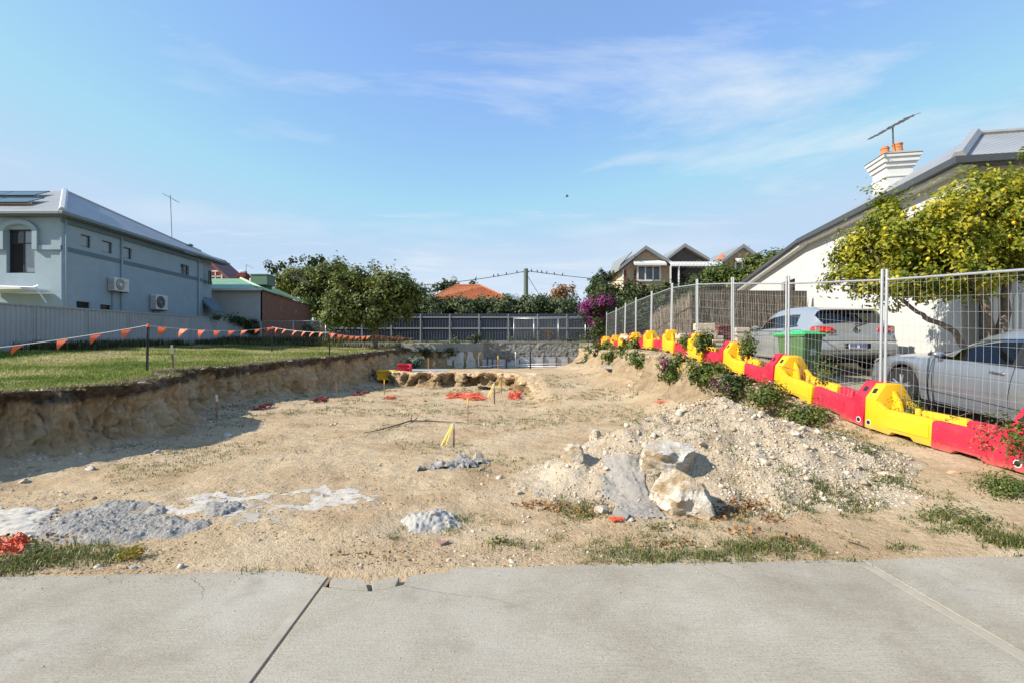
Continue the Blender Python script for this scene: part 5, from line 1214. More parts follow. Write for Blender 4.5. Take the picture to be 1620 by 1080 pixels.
tag(npmesh('sand_clods', V, T, M_clod), 'small clods of darker sand trampled over the lot', 'clods', kind='stuff')

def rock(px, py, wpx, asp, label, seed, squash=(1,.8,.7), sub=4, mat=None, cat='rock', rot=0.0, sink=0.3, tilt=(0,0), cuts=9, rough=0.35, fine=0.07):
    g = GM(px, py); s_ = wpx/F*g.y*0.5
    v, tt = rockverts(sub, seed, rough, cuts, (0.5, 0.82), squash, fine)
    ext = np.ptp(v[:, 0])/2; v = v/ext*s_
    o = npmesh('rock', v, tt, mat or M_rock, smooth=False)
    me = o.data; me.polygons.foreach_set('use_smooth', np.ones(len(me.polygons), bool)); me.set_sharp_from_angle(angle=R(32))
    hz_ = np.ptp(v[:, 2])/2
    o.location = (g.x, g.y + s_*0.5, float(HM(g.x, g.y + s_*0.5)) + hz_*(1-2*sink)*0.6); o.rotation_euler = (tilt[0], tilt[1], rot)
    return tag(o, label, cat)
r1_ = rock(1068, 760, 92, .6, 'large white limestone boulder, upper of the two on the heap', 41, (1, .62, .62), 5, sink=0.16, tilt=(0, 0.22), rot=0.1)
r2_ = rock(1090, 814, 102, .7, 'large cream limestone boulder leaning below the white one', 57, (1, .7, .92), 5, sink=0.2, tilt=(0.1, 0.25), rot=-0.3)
rock(912, 732, 34, .9, 'orange-tinted limestone lump on the left flank of the heap', 63, (1, .9, 1.0), 4)
rock(943, 692, 22, .8, 'small white rock at the top left of the heap', 65, (1, .8, .8), 3)
rock(757, 732, 26, .7, 'white angular rock among grey rubble in mid lot', 67, (1, .7, .75), 3)
rock(358, 690, 17, .7, 'pale grey stone at the edge of the bank shadow', 69, (1, .8, .7), 3)
rock(247, 716, 14, .6, 'rounded pale stone at the foot of the left bank', 71, (1, .8, .6), 3)
rock(34, 764, 15, .6, 'rounded pale stone just outside the bank shadow at far left', 73, (1, .8, .6), 3)
rock(139, 743, 15, .6, 'rounded pale stone inside the bank shadow', 75, (1, .8, .6), 3)
rock(698, 862, 24, .5, 'flat reddish stone near the footway', 77, (1, .7, .5), 3, mat=simple('red_stone', (.30,.19,.15), 0.9, 0.25, 20))
rock(710, 887, 11, .8, 'tiny white stone near the footway edge', 79, (1, .8, .7), 3)
rock(1517, 750, 24, .5, 'pinkish clay lump in front of the red barrier', 81, (1, .7, .55), 3, mat=simple('pink_clay', (.46,.29,.18), 0.95, 0.2, 20, bump=0.4))
rock(1357, 742, 15, .8, 'white stone at the right end of the heap', 83, (1, .8, .8), 3)
rock(952, 812, 24, .8, 'small pale stone in leaves at the foot of the heap', 85, (1, .8, .8), 3)
rock(1000, 825, 12, .8, 'small round white stone in grass below the grey patch', 87, (1, .8, .8), 3)
rock(1205, 783, 14, .8, 'white stone on the lower right of the heap', 89, (1, .8, .7), 3)
rock(1260, 690, 20, .7, 'pale stone near the crest of the heap on its right', 91, (1, .8, .7), 3)
rock(210, 898+2, 16, .6, 'greyish flat stone by the footway at left', 93, (1, .7, .5), 3, mat=simple('grey_stone', (.30,.28,.26), 0.9, 0.2, 20))
rock(820, 782, 16, .7, 'pale stone at the left foot of the heap', 95, (1, .8, .8), 3)
rock(848, 786, 20, .7, 'pale stone in the cluster at the left foot of the heap', 97, (1, .8, .7), 3)
m = MB(); g = GM(983, 822); m.obox(g + Vector((0,0.02,0.05)), Vector((.055,-.025,-.03)), Vector((.008,.014,.008)), Vector((.016,0,.028))); o = m.build('concrete_chunk', M_concrete, bevel=0.006); tag(o, 'wedge of broken grey concrete at the foot of the heap', 'concrete chunk')

# ---------------------------------------------------------------- dried cement, plaster and slurry patches
def inpoly(x, y, P_):
    r_ = np.zeros(x.shape, bool); n = len(P_)
    for i in range(n):
        (x0, y0), (x1, y1) = P_[i], P_[(i+1) % n]
        c = ((y0 > y) != (y1 > y)) & (x < (x1-x0)*(y-y0)/((y1-y0) if y1 != y0 else 1e-9) + x0); r_ ^= c
    return r_
def pdist(x, y, P_):
    d = np.full(x.shape, 9.0); n = len(P_)
    for i in range(n):
        a, b = np.array(P_[i]), np.array(P_[(i+1) % n]); e = b-a; t_ = np.clip(((x-a[0])*e[0]+(y-a[1])*e[1])/(e@e+1e-9), 0, 1)
        d = np.minimum(d, np.hypot(x-a[0]-e[0]*t_, y-a[1]-e[1]*t_))
    return np.where(inpoly(x, y, P_), d, -d)
def patch(name, label, cat, poly, th, mat, res=0.016, ragged=0.08, lump=0.0, lfreq=14, rise=0.06, seed=1, fn=HM, gf=GM, island=0.0):
    Wp = [(gf(*p).x, gf(*p).y) for p in poly]; xs = [p[0] for p in Wp]; ys_ = [p[1] for p in Wp]
    ax, ay = np.arange(min(xs)-.1, max(xs)+.1, res), np.arange(min(ys_)-.1, max(ys_)+.1, res)
    X, Y = np.meshgrid(ax, ay, indexing='ij'); sd = pdist(X, Y, Wp) + ragged*fbm(X*6, Y*8, o=5, s=seed, g=0.62) - island*np.clip(fbm(X*2.2, Y*3, o=3, s=seed+50), 0, 1)
    h = th*sstep(0, rise, sd) + lump*sstep(0, rise*1.4, sd)*np.abs(fbm(X*lfreq, Y*lfreq, o=3, s=seed+9, g=0.6)) + (-0.006)*(1 - sstep(0, 0.02, sd))
    Z = fn(X, Y) + h
    o = npmesh(name, np.stack([X, Y, Z], -1).reshape(-1, 3), gridfaces(len(ax), len(ay), sd > -0.012), mat, attrs={'sd': np.clip(sd, 0, 1).ravel()}, smooth=True)
    return tag(o, label, cat)
M_cem = simple('grey_cement_lumps', (.315,.30,.272), 0.95, 0.22, 9, bump=0.9, bscale=45, bdist=0.03, dirt=((.38,.37,.345), 0.6))
M_plas = simple('white_plaster_crust', (.45,.42,.37), 0.92, 0.2, 16, bump=0.6, bscale=30, dirt=((.42,.335,.225), 0.95))
M_grime = simple('dark_cement_slurry', (.27,.25,.222), 0.9, 0.16, 14, bump=0.5, bscale=50, dirt=((.30,.27,.22), 0.6))
patch('plaster_spill', 'smooth white plaster smear at the left edge of the lot', 'plaster spill', [(-60,812),(0,806),(60,803),(100,812),(80,828),(60,846),(0,852),(-60,856)], 0.02, M_plas, seed=11, ragged=0.10, lump=0.012, lfreq=12)
patch('cement_heap', 'lumpy heap of dumped grey cement beside the white smear', 'cement heap', [(26,846),(86,818),(130,806),(190,806),(230,812),(285,817),(332,823),(334,831),(298,845),(207,860),(145,863),(104,862),(67,852)], 0.035, M_cem, lump=0.024, lfreq=30, rise=0.14, seed=13, ragged=0.05, res=0.011)
patch('cement_heap', 'smaller ridge of grey cement behind the big lumpy heap', 'cement heap', [(120,808),(160,800),(207,796),(249,796),(268,806),(262,815),(220,812),(170,812)], 0.045, M_cem, lump=0.028, lfreq=30, rise=0.09, seed=15, ragged=0.04, res=0.011)
patch('plaster_spill', 'thin white plaster crust stretching behind the grey heap', 'plaster spill', [(240,800),(290,788),(420,778),(430,786),(395,800),(330,818),(285,812)], 0.003, M_plas, seed=17, ragged=0.20, island=0.15, rise=0.02)
patch('cement_heap', 'flat patch of grey cement crumbs on the thin white crust', 'cement heap', [(305,808),(330,796),(385,794),(395,806),(370,815),(325,818)], 0.025, M_cem, lump=0.025, lfreq=20, rise=0.08, seed=19, ragged=0.06, res=0.012)
patch('cement_spill', 'smooth grey cement film between the white crusts', 'cement spill', [(380,815),(420,792),(455,798),(470,806),(440,818),(400,826)], 0.002, simple('pale_cement_film', (.38,.345,.29), 0.9, 0.12, 9), seed=21, ragged=0.22, island=0.2, rise=0.02)
patch('plaster_spill', 'white plaster crust furthest right among the spills', 'plaster spill', [(440,797),(470,783),(511,770),(568,768),(592,778),(590,792),(545,800),(504,809),(460,801)], 0.003, M_plas, seed=23, ragged=0.20, island=0.10, rise=0.02)
patch('cement_slurry', 'dark grey slurry slide speckled black down the heap', 'cement slurry', [(956,724),(985,719),(1014,722),(1024,752),(1040,790),(1064,822),(1020,824),(985,812),(962,796),(950,760)], 0.014, M_grime, seed=25, ragged=0.09, rise=0.04, lump=0.012, lfreq=26, res=0.012)
g0 = GM(1005, 775); pts = []
for i in range(90):
    q = GM(random.uniform(955, 1040), random.uniform(722, 815)); pts.append((q.x, q.y, q.z + 0.02))
V, T, rn = pebbles(np.array(pts), rng.uniform(0.004, 0.011, len(pts))); tag(npmesh('black_crumbs', V, T, M_black), 'black bitumen crumbs on the grey slurry slide', 'crumbs', kind='stuff')
patch('cement_rubble', 'strip of grey cement rubble beside the white angular rock', 'rubble', [(665,742),(700,734),(735,722),(765,730),(764,742),(735,742),(700,741)], 0.03, M_cem, lump=0.05, lfreq=11, rise=0.1, seed=27, ragged=0.14, res=0.016, island=0.1)
g = GM(682, 841); cw = thing('plaster_cone', 'small white cone of dried plaster near the footway', 'plaster heap', g)
X, Y = np.meshgrid(np.arange(-.32, .34, .011), np.arange(-.26, .27, .011), indexing='ij'); rr = np.hypot(X*0.9, Y*1.15); an = np.arctan2(Y, X)
hz_ = 0.10*np.clip(1 - rr/0.26 + 0.30*fbm(X*7, Y*7, o=3, s=61), 0, 1)**1.05 + 0.028*np.abs(fbm(X*20, Y*20, o=3, s=63)) * sstep(.32, .2, rr)
Z = H(X+g.x, Y+g.y+0.2) + hz_ - 0.008
npmesh('cone', np.stack([X+g.x, Y+g.y+0.2, Z], -1).reshape(-1, 3), gridfaces(*X.shape, hz_ > -1), simple('chalk_white', (.37,.355,.325), 0.95, 0.08, 12, bump=0.5), cw, smooth=True)
v, tt = rockverts(3, 99, 0.2, 9, (0.5, 0.7), (1,.8,.7), 0.03); npmesh('lump', v*0.055 + np.array([g.x-0.01, g.y+0.2, g.z+0.10]), tt, M_plas, cw)

# grass tufts planted on heap and sand
xy, hh = TUFT_XY, TUFT_H
pos = np.stack([xy[:,0], xy[:,1], np.where(xy[:,1] > path_edge(xy[:,0]), HM(xy[:,0], xy[:,1]), 0.003) - 0.004], -1)
k = (pos[:,1] > path_edge(pos[:,0]) - 0.05); pos, hh = pos[k], hh[k]
V, T = blades(pos, hh, rng.uniform(0.003, 0.007, len(pos)) * (0.8 + pos[:,1]/9), 1.3)
tag(npmesh('grass_tufts', V, T, L_tuft, attrs={'rnd': np.repeat(rng.random(len(pos)), 5)}), 'sparse green grass and weeds growing on the bare sand', 'grass', kind='stuff')
# broad-leaved weeds within the tufts and dry leaf litter
wp = []
for (px, py, rx, ry, n_) in ((60,870,10,6,60),(55,868,6,8,30),(900,810,30,8,70),(935,815,25,6,60),(1040,838,20,5,40),(1500,810,40,9,160),(1540,825,30,10,120),(1590,772,36,9,260),(1215,868,40,6,60),(1320,690,30,8,200),(1380,712,30,8,200),(705,828,14,4,40),(790,858,14,4,50),(1400,765,40,10,120)):
    for i in range(n_):
        q = GM(px + random.gauss(0, rx*.6), py + random.gauss(0, ry*.6)); wp.append((q.x, q.y, q.z + random.uniform(.005,.05)))
wp = np.array(wp); o = leafobj('broadleaf_weeds', wp, np.tile([0,0,1.0], (len(wp),1)), 0.028, L_vine, aspect=0.7); tag(o, 'low broad-leaved weeds among the grass tufts', 'weeds', kind='stuff')
wp = []
for (px, py, rx, ry, n_) in ((850,800,36,8,60),(885,805,30,8,60),(925,812,20,6,40),(945,800,14,8,30),(1050,795,10,12,24),(1130,815,40,10,120),(1165,805,34,12,120),(1195,800,20,8,50),(1220,820,20,6,30),(1250,850,20,5,20),(1180,840,30,6,24),(1060,862,50,6,50),(30,855,30,10,40),(100,850,40,8,40),(700,650,40,10,10),(600,880,80,8,20),(1110,640,20,4,24)):
    for i in range(n_):
        q = GM(px + random.gauss(0, rx*.55), py + random.gauss(0, ry*.55)); wp.append((q.x, q.y, q.z + random.uniform(.004,.028)))
wp = np.array(wp); o = leafobj('leaf_litter', wp, None, 0.04, L_dry, aspect=0.75); tag(o, 'crisp brown fallen leaves around the boulders', 'leaf litter', kind='stuff')

# ---------------------------------------------------------------- concrete footway
t = NT('footway_concrete'); t.set(0.85, 0, 0.25)
c = t.ramp(t.noise(1.1, 9, 0.66, 0.3), [(0.28, (.27,.235,.18)), (0.5, (.375,.338,.268)), (0.72, (.455,.42,.345))])
c = t.mix(t.rng(t.noise(70, 6, 0.85), 0.50, 0.64, 0, 0.75), c, (.16,.14,.11)); c = t.mix(t.rng(t.noise(32, 7, 0.85), 0.53, 0.66, 0, 0.6), c, (.51,.47,.385))
br_ = t.noise(1.0, 5, 0.6, 0, vec=t.mapping((6, 90, 1), (0, 0, R(62)))); c = t.mix(t.rng(br_, 0.45, 0.75, 0, 0.45), c, (.235,.215,.175))
c = t.mix(t.rng(t.noise(2.6, 6, 0.55), 0.60, 0.72, 0, 0.6), c, (.235,.20,.15)); c = t.mix(t.rng(t.noise(0.7, 7, 0.6, 0.6, vec=t.mapping((1,1,1), (0,0,1)))   , 0.55, 0.72, 0, 0.5), c, (.44,.425,.39))
c = t.mix(t.rng(t.noise(5.5, 4, 0.5), 0.70, 0.76, 0, 0.55), c, (.20,.175,.135))
t.base(c); t.bump(t.math('ADD', t.noise(70, 6, 0.8), t.math('MULTIPLY', br_, 0.5)), 0.6, 0.01); M_path = t.m
foot = bpy.data.objects.new('footway', None); col.objects.link(foot); tag(foot, 'pale concrete footway slabs along the front of the lot', kind='structure')
def slabobj(name, pts, z=0.0, th=0.09, tilt=None, bev=0.006):
    m = MB(); m.prism([(x, y, z) for x, y in pts], (0, 0, -th)); o = m.build(name, M_path, foot, bevel=bev, seg=2); return o
def W2(px, py): d = CH*F/(py-HY); return ((px-CX)/F*d, d)
pe = lambda x: float(path_edge(x))
crack = [W2(*p) for p in ((515,927),(555,932),(586,934),(628,926),(672,917),(698,906),(713,900))]
XJ0, XJ1 = -1.17, 2.77
def wavy(x0, x1, n=14, s_=0): return [(x, pe(x) + 0.012*float(fbm(x*3, 0.0, o=3, s=s_+400))) for x in np.linspace(x0, x1, n)]
slabobj('slab', [(XJ0-4, -1.6), (XJ0-0.006, -1.6), (XJ0-0.006, pe(XJ0)-0.09)] + wavy(XJ0-0.35, XJ0-4, 20))
slabobj('slab', [(XJ0+0.006, -1.6), (XJ1-0.009, -1.6)] + wavy(XJ1-0.009, crack[-1][0]+0.06, 16) + crack[::-1][:-1] + [(XJ0+0.006, crack[0][1])])
slabobj('slab', [(XJ1+0.006, -1.6), (XJ1+4.1, -1.6)] + wavy(XJ1+4.1, XJ1+0.006, 14, 3))
slabobj('slab', [(XJ0-8.1, -1.6), (XJ0-4.012, -1.6)] + wavy(XJ0-4.012, XJ0-8.1, 14, 5))
slabobj('slab', [(XJ1+4.112, -1.6), (XJ1+8.2, -1.6)] + wavy(XJ1+8.2, XJ1+4.112, 14, 7))
def shrink(pts, k=0.012):
    c_ = np.mean(pts, 0); return [tuple(np.array(p) + (c_-np.array(p))/np.linalg.norm(c_-np.array(p))*k) for p in pts]
fr_ = [[(520,910),(566,911),(581,913),(585,932),(555,931),(517,925)], [(584,913),(610,909),(635,906),(628,924),(588,932)], [(641,905),(670,900),(697,897),(708,899),(697,905),(672,915),(634,924)], [(455,910),(508,909),(512,916),(505,922),(470,918)]]
for i, pl_ in enumerate(fr_):
    o = slabobj('slab_fragment', shrink([W2(*p) for p in pl_], 0.016), z=-0.008*(1+i % 3), th=0.08, bev=0.004)
for xj in (XJ0, XJ1):
    m = MB(); m.box(xj-0.02, xj+0.02, -1.5, pe(xj)-0.1, -0.05, -0.006); m.build('joint_filler', M_clod, foot)
    m = MB(); m.box(xj-0.075, xj-0.012, -1.55, pe(xj)-0.12, 0.0, 0.0022); m.build('tooled_edge', simple('tooled_concrete', (.345,.312,.25), 0.85, 0.12, 8), foot)

# hairline cracks: thin strips on the slab faces, groove shade put in their colour
M_crack = simple('crack_shadow', (.10,.085,.065), 0.95, 0.2)
for pts in ([(640,925),(700,938),(770,944),(840,962)], [(1100,884),(1118,900),(1160,915),(1172,930)], [(300,912),(322,930),(318,952)], [(1480,905),(1520,930),(1600,942)]):
    W_p = [W2(*p) for p in pts]; fine_ = []
    for a, b in zip(W_p, W_p[1:]):
        for k_ in range(8): fine_.append((a[0]+(b[0]-a[0])*k_/8 + random.gauss(0,.006), a[1]+(b[1]-a[1])*k_/8 + random.gauss(0,.006)))
    V = []
    for i, (x, y) in enumerate(fine_): hw = 0.0016*random.uniform(.3,1.3)*(1 - i/len(fine_)*.7); V += [(x-hw, y-hw, .0012), (x+hw, y+hw, .0012)]
    MB().add(V, [(2*i, 2*i+1, 2*i+3, 2*i+2) for i in range(len(fine_)-1)]).build('crack', M_crack, foot, recalc=False)
# sand, crumbs and dead leaves blown on to the footway
n = 1500; x = rng.uniform(-5, 6.5, n); y = path_edge(x) - np.abs(rng.normal(0, 0.10, n))**1.0 - 0.004; far_ = rng.random(n) < 0.12; y = np.where(far_, rng.uniform(2.2, 3.3, n), y)
V, T, rn = pebbles(np.stack([x, y, np.full(n, 0.002)], -1), 0.0016 + 0.007*rng.random(n)**4); tag(npmesh('footway_crumbs', V, T, M_peb, None, {'rnd': rn*0.7}), 'grains and crumbs of sand spilled on the footway edge', 'crumbs', kind='stuff')
# ---------------------------------------------------------------- plastic barriers and temporary fence
def plastic(name, c, fade):
    t = NT(name); t.set(0.45, 0, 0.35)
    k = t.mix(t.rng(t.noise(2.2, 6), 0.35, 0.7, 0, 0.45), c, fade)                                            # sun-bleached areas
    k = t.mix(t.rng(t.noise(1.0, 4, 0.6, 0, vec=t.mapping((4, 9, 60), (0.3, 0.2, 0))), 0.66, 0.74, 0, 0.5), k, tuple(min(1, q*1.2 + .06) for q in fade))   # scuffs
    sp = t.n.new('ShaderNodeSeparateXYZ'); t.l.new(t.co(), sp.inputs[0])
    low = t.math('ADD', t.rng(sp.outputs[2], 0.22, 0.0), t.math('MULTIPLY', t.math('SUBTRACT', t.noise(7, 8, 0.75), 0.5), 1.6))
    k = t.mix(t.rng(low, 0.45, 1.1, 0, 0.45), k, (.38,.28,.18)); k = t.mix(t.rng(t.noise(11, 8, 0.8), 0.56, 0.72, 0, 0.25), k, (.36,.28,.18))              # dried mud splashes and dust
    t.base(k); t.l.new(t.rng(t.noise(5, 6, 0.7), 0.3, 0.7, 0.38, 0.7), t.p.inputs['Roughness']); t.bump(t.noise(3, 4), 0.12, 0.02); return t.m
M_red = plastic('red_plastic', (.50,.016,.045), (.54,.05,.075)); M_yel = plastic('yellow_plastic', (.74,.42,.008), (.74,.47,.05))
M_ring = simple('white_ring', (.6,.6,.6), 0.5)
def make_barrier(mat):
    b = thing('barrier', '', 'barrier')
    Wd = 0.27
    prof = [(-Wd, 0.02), (-Wd, 0.48), (-0.13, 0.70), (0.13, 0.70), (Wd, 0.48), (Wd, 0.02)]
    m = MB(); m.prism([(x, 0.012, z) for x, z in prof], (0, 0.20, 0)); tw = m.build('tower', mat, b, world=False, bevel=0.013, seg=2, smooth=True, angle=35)
    m = MB()
    for s_ in (-1, 1): m.prism([(s_*Wd*0.995, 0.20, 0.30), (s_*Wd*0.995, 0.20, 0.46), (s_*Wd*0.995, 0.40, 0.345), (s_*Wd*0.995, 0.40, 0.30)], (-s_*0.07, 0, 0))
    m.prism([(-0.025, 0.2, 0.24), (-0.025, 0.2, 0.62), (-0.025, 0.34, 0.45), (-0.025, 0.40, 0.24)], (0.05, 0, 0)); m.build('fin', mat, tw, world=False, bevel=0.01)
    m = MB(); m.lathe([(0.045, 0.0), (0.045, 0.006)], 16, (-Wd-0.003, 0.09, 0.11), 'X'); m.build('ring', M_ring, tw, world=False)
    m = MB(); m.lathe([(0.032, -0.004), (0.032, 0.0)], 16, (-Wd-0.003, 0.09, 0.11), 'X'); m.build('hole_shade', M_black, tw, world=False)  # black disc on each side painted for the dark inside the hole
    m = MB(); m.lathe([(0.045, 0.0), (0.045, 0.006)], 16, (Wd-0.003, 0.09, 0.11), 'X'); m.build('ring', M_ring, tw, world=False)
    m = MB(); m.lathe([(0.032, 0.006), (0.032, 0.010)], 16, (Wd-0.003, 0.09, 0.11), 'X'); m.build('hole_shade', M_black, tw, world=False)
    m = MB(); m.obox((0.2, 0.11, 0.592), (0.022, 0, -0.035), (0, 0.035, 0), (0.004, 0, 0.0025)); m.build('slot_shade', M_black, tw, world=False, bevel=0.002)  # raised black block painted for the dark inside the opening, one per chamfer
    m = MB(); ax = Vector((-0.14, 0, -0.0)); m.obox((-0.2, 0.11, 0.592), (0.022, 0, 0.035), (0, 0.035, 0), (-0.004, 0, 0.0025)); m.build('slot_shade', M_black, tw, world=False, bevel=0.002)
    m = MB(); yz = [(0.19,0.02),(0.46,0.0),(0.50,0.05),(0.80,0.05),(0.86,0.0),(1.13,0.0),(1.13,0.33),(1.10,0.36),(0.19,0.36)]
    for s_ in (-1, 1): m.prism([(s_*Wd, y, z) for y, z in yz], (-s_*0.09, 0, 0))
    bd = m.build('side_rail', mat, b, world=False, bevel=0.012, seg=2, smooth=True, angle=35)
    m = MB(); m.box(-Wd+0.085, Wd-0.085, 0.2, 1.12, 0.03, 0.24); m.build('channel', mat, b, world=False)
    for s_ in (-1, 1):
        m = MB(); a_, b_ = sorted((s_*Wd, s_*(Wd+0.009))); m.box(a_, b_, 0.42, 1.08, 0.10, 0.29); m.build('side_panel', mat, bd, world=False, bevel=0.007)
    m = MB(); m.lathe([(0.038, 0.23), (0.034, 0.40), (0.025, 0.41)], 12, (0, 0.62, 0)); m.build('peg', mat, b, world=False, smooth=True, angle=40)
    return b
YJ = [5.1, 7.42, 9.85, 12.1, 14.25, 16.4, 18.5, 20.5, 22.3, 24.0, 26.1]
def leanx(y): return 5.9
ordn = ['nearest', 'second nearest', 'third nearest', 'fourth nearest', 'fifth nearest', 'sixth nearest', 'seventh nearest', 'eighth nearest', 'ninth nearest', 'second farthest', 'farthest']
pr, py_ = make_barrier(M_red), make_barrier(M_yel); usedr = usedy = False
gy_ = {}
for i, yj in enumerate(YJ):
    nxt = YJ[i+1]-yj if i+1 < len(YJ) else 2.2; prv = yj-YJ[i-1] if i else 2.3
    for colr in ('red', 'yellow'):
        if colr == 'yellow' and i == 0: continue
        if colr == 'red': b = pr if not usedr else dup(pr); usedr = True
        else: b = py_ if not usedy else dup(py_); usedy = True
        s_ = (nxt if colr == 'red' else prv)/2/1.145; dr = 1 if colr == 'red' else -1; y1 = yj + dr*1.1*s_
        z0, z1 = float(barrier_z(yj)), float(barrier_z(y1)); jx = random.uniform(-.03, .03)
        b.location = (5.9 + jx, yj + dr*0.008, z0 + 0.01); b.scale = (1, s_, 1)
        b.rotation_euler = (math.atan2(z1-z0, 1.1*s_), 0, (0 if colr == 'red' else math.pi) + random.uniform(-.02, .02))
        k_ = i if colr == 'red' else i-1
        tot = 11 if colr == 'red' else 10
        oq = ordn[k_] if k_ < tot-2 else ('second farthest' if k_ == tot-2 else 'farthest')
        tag(b, '%s %s plastic barrier in the row under the wire fence' % (oq, colr), 'barrier', 'plastic barriers under the wire fence')
# two barriers dumped at the back of the pit
for (src, px, py, d, rot, lab) in ((py_, 628, 586, 21.6, (0, R(-90), R(95)), 'yellow plastic barrier lying on its side at the back of the pit'), (pr, 652, 580, 22.8, (0, R(-90), R(100)), 'red plastic barrier lying on its side behind the yellow one')):
    b = dup(src); p = P(px, py, d); b.location = (p.x, d, float(H(p.x, d)) + (0.22 if src is py_ else 0.19)); b.rotation_euler = rot; b.scale = (.8, 0.75, .8) if src is py_ else (.7, .6, .7); b['label'] = lab; del b['group']
M_galv = simple('galvanised_tube', (.56,.57,.58), 0.35, 0.08, 20, metal=0.6)
M_wire = simple('galvanised_wire', (.52,.53,.54), 0.4, 0.08, 20, metal=0.5)
def fence_panel(i, a, b):
    """a, b: (x, y, zfoot, ztop)"""
    A, B = Vector((a[0], a[1], a[2])), Vector((b[0], b[1], b[2])); TA, TB = Vector((a[0]+a[4], a[1], a[3])), Vector((b[0]+b[4], b[1], b[3]))
    o = thing('fence_panel', '%s wire mesh panel of the temporary fence behind the barriers' % (ordn[i] if i < 8 else ('second farthest' if i == 8 else 'farthest')), 'fence panel', A, group='temporary wire fence panels')
    off = (B-A).normalized()*0.045
    for p, q, s_ in ((A, TA, 1), (B, TB, -1)):
        m = MB(); m.tube([p + off*s_, q + off*s_ + Vector((0,0,0.06))], 0.021, 8); m.build('post', M_galv, o, smooth=True, angle=50)
    r0 = TA.lerp(A, 0.045) + off; r1 = TB.lerp(B, 0.045) - off
    for k_ in (0.0, 1.0):
        p, q = r0.lerp(A + Vector((0,0,0.12)), k_), r1.lerp(B + Vector((0,0,0.12)), k_)
        m = MB(); m.tube([p, q], 0.017, 8); m.build('rail', M_galv, o, smooth=True, angle=50)
    L = (B-A).length; V, Q = [], []
    def wr(p, q, r_):
        b0 = len(V); d = (q-p).normalized(); u = d.cross(Vector((0.3,0.2,1)) if abs(d.z) < .9 else Vector((1,0,0))).normalized()*r_; v = d.cross(u)
        for c_ in (p, q): V.extend([c_+u, c_+v, c_-u, c_-v])
        Q.extend([(b0, b0+1, b0+5, b0+4), (b0+1, b0+2, b0+6, b0+5), (b0+2, b0+3, b0+7, b0+6), (b0+3, b0, b0+4, b0+7)])
    nv = int(L/0.10); b0_, b1_ = A + Vector((0,0,0.12)) + off, B + Vector((0,0,0.12)) - off
    bow = 0.03
    def surf(u, v): return b0_.lerp(b1_, u).lerp(r0.lerp(r1, u), v) + Vector((bow*math.sin(math.pi*u)*math.sin(math.pi*v), 0, -0.015*math.sin(math.pi*u)*(1-v)))
    for k_ in range(1, nv):
        u = k_/nv
        for q in range(4): wr(surf(u, q/4), surf(u, (q+1)/4), 0.0016)
    for v in np.linspace(0.06, 0.97, 10):
        for q in range(6): wr(surf(q/6, v), surf((q+1)/6, v), 0.0016)
    npmesh('wire_mesh', np.array([v[:] for v in V]), np.array(Q), M_wire, o)
tops = [(5.1,2.55),(7.42,2.74),(9.85,3.0),(12.1,3.3),(14.25,3.56),(16.4,3.72),(18.5,3.70),(20.5,3.66),(22.3,3.6),(24.0,3.52),(26.1,3.46)]
lean = [random.uniform(-.02,.05) for _ in tops]
pts_ = [(5.92, y, float(barrier_z(y))+0.08, zt2, ln) for (y, zt2), ln in zip(tops, lean)]
for i, (a, b) in enumerate(zip(pts_, pts_[1:])): fence_panel(i, a, b)

# ---------------------------------------------------------------- brush fence, stone stacks, wheelie bin
t = NT('brush_twigs'); t.set(0.95, 0, 0.05); t.base(t.ramp(t.attr('rnd'), [(0, (.10,.08,.06)), (0.5, (.22,.18,.135)), (1, (.36,.31,.25))])); M_brush = t.m
def brush_fence(label, p0, p1, z0, z1, tb):
    P0, P1 = Vector((*p0, 0)), Vector((*p1, 0)); L = (P1-P0).length; d = (P1-P0)/L; nr_ = Vector((d.y, -d.x, 0))
    o = thing('brush_fence', label, 'fence', (p0[0], p0[1], z0))
    m = MB(); m.prism([P0 - nr_*0.05 + Vector((0,0,z0)), P0 + nr_*0.05 + Vector((0,0,z0)), P0 + nr_*0.05 + Vector((0,0,z1[0]-0.08)), P0 - nr_*0.05 + Vector((0,0,z1[0]-0.08))], (P1-P0) + Vector((0,0,0))); m.build('core', simple('brush_core', (.07,.055,.04), 0.95), o)
    n = int(L*900); s_ = rng.random(n)*L; k_ = s_/L; top = z1[0] + (z1[1]-z1[0])*k_; h = rng.uniform(0.5, 1.1, n); zb = z0 + (top-z0-h)*rng.random(n) + rng.uniform(0, .1, n)
    pos = np.array(P0)[None] + np.outer(s_, np.array(d)) + np.outer(rng.uniform(0.04, 0.12, n), np.array(nr_)); pos[:, 2] = zb
    V, T = blades(pos, h, rng.uniform(0.008, 0.02, n), 0.10, dirs=np.full(n, math.atan2(nr_.y, nr_.x)) + rng.normal(0, .6, n))
    npmesh('twigs', V, T, M_brush, o, {'rnd': np.repeat(rng.random(n), 5)})['kind'] = 'stuff'
    if tb:
        for zf in (0.35, 0.72):
            m = MB(); a_, b_ = P0 + nr_*0.14 + Vector((0,0,z0+(z1[0]-z0)*zf)), P1 + nr_*0.14 + Vector((0,0,z0+(z1[1]-z0)*zf)); m.tube([a_, b_], 0.008, 4); m.build('binding_wire', M_trim, o)
brush_fence('grey-brown brush fence facing the street behind the hatchback', (6.95, 16.9), (10.95, 17.1), 1.2, (3.68, 3.52), True)
brush_fence('sunlit brown brush fence running back from the street', (7.75, 24.0), (6.9, 16.85), 1.3, (3.3, 3.66), True)
M_block = simple('limestone_block', (.50,.43,.32), 0.9, 0.2, 6, bump=0.5, bscale=25, bdist=0.02)
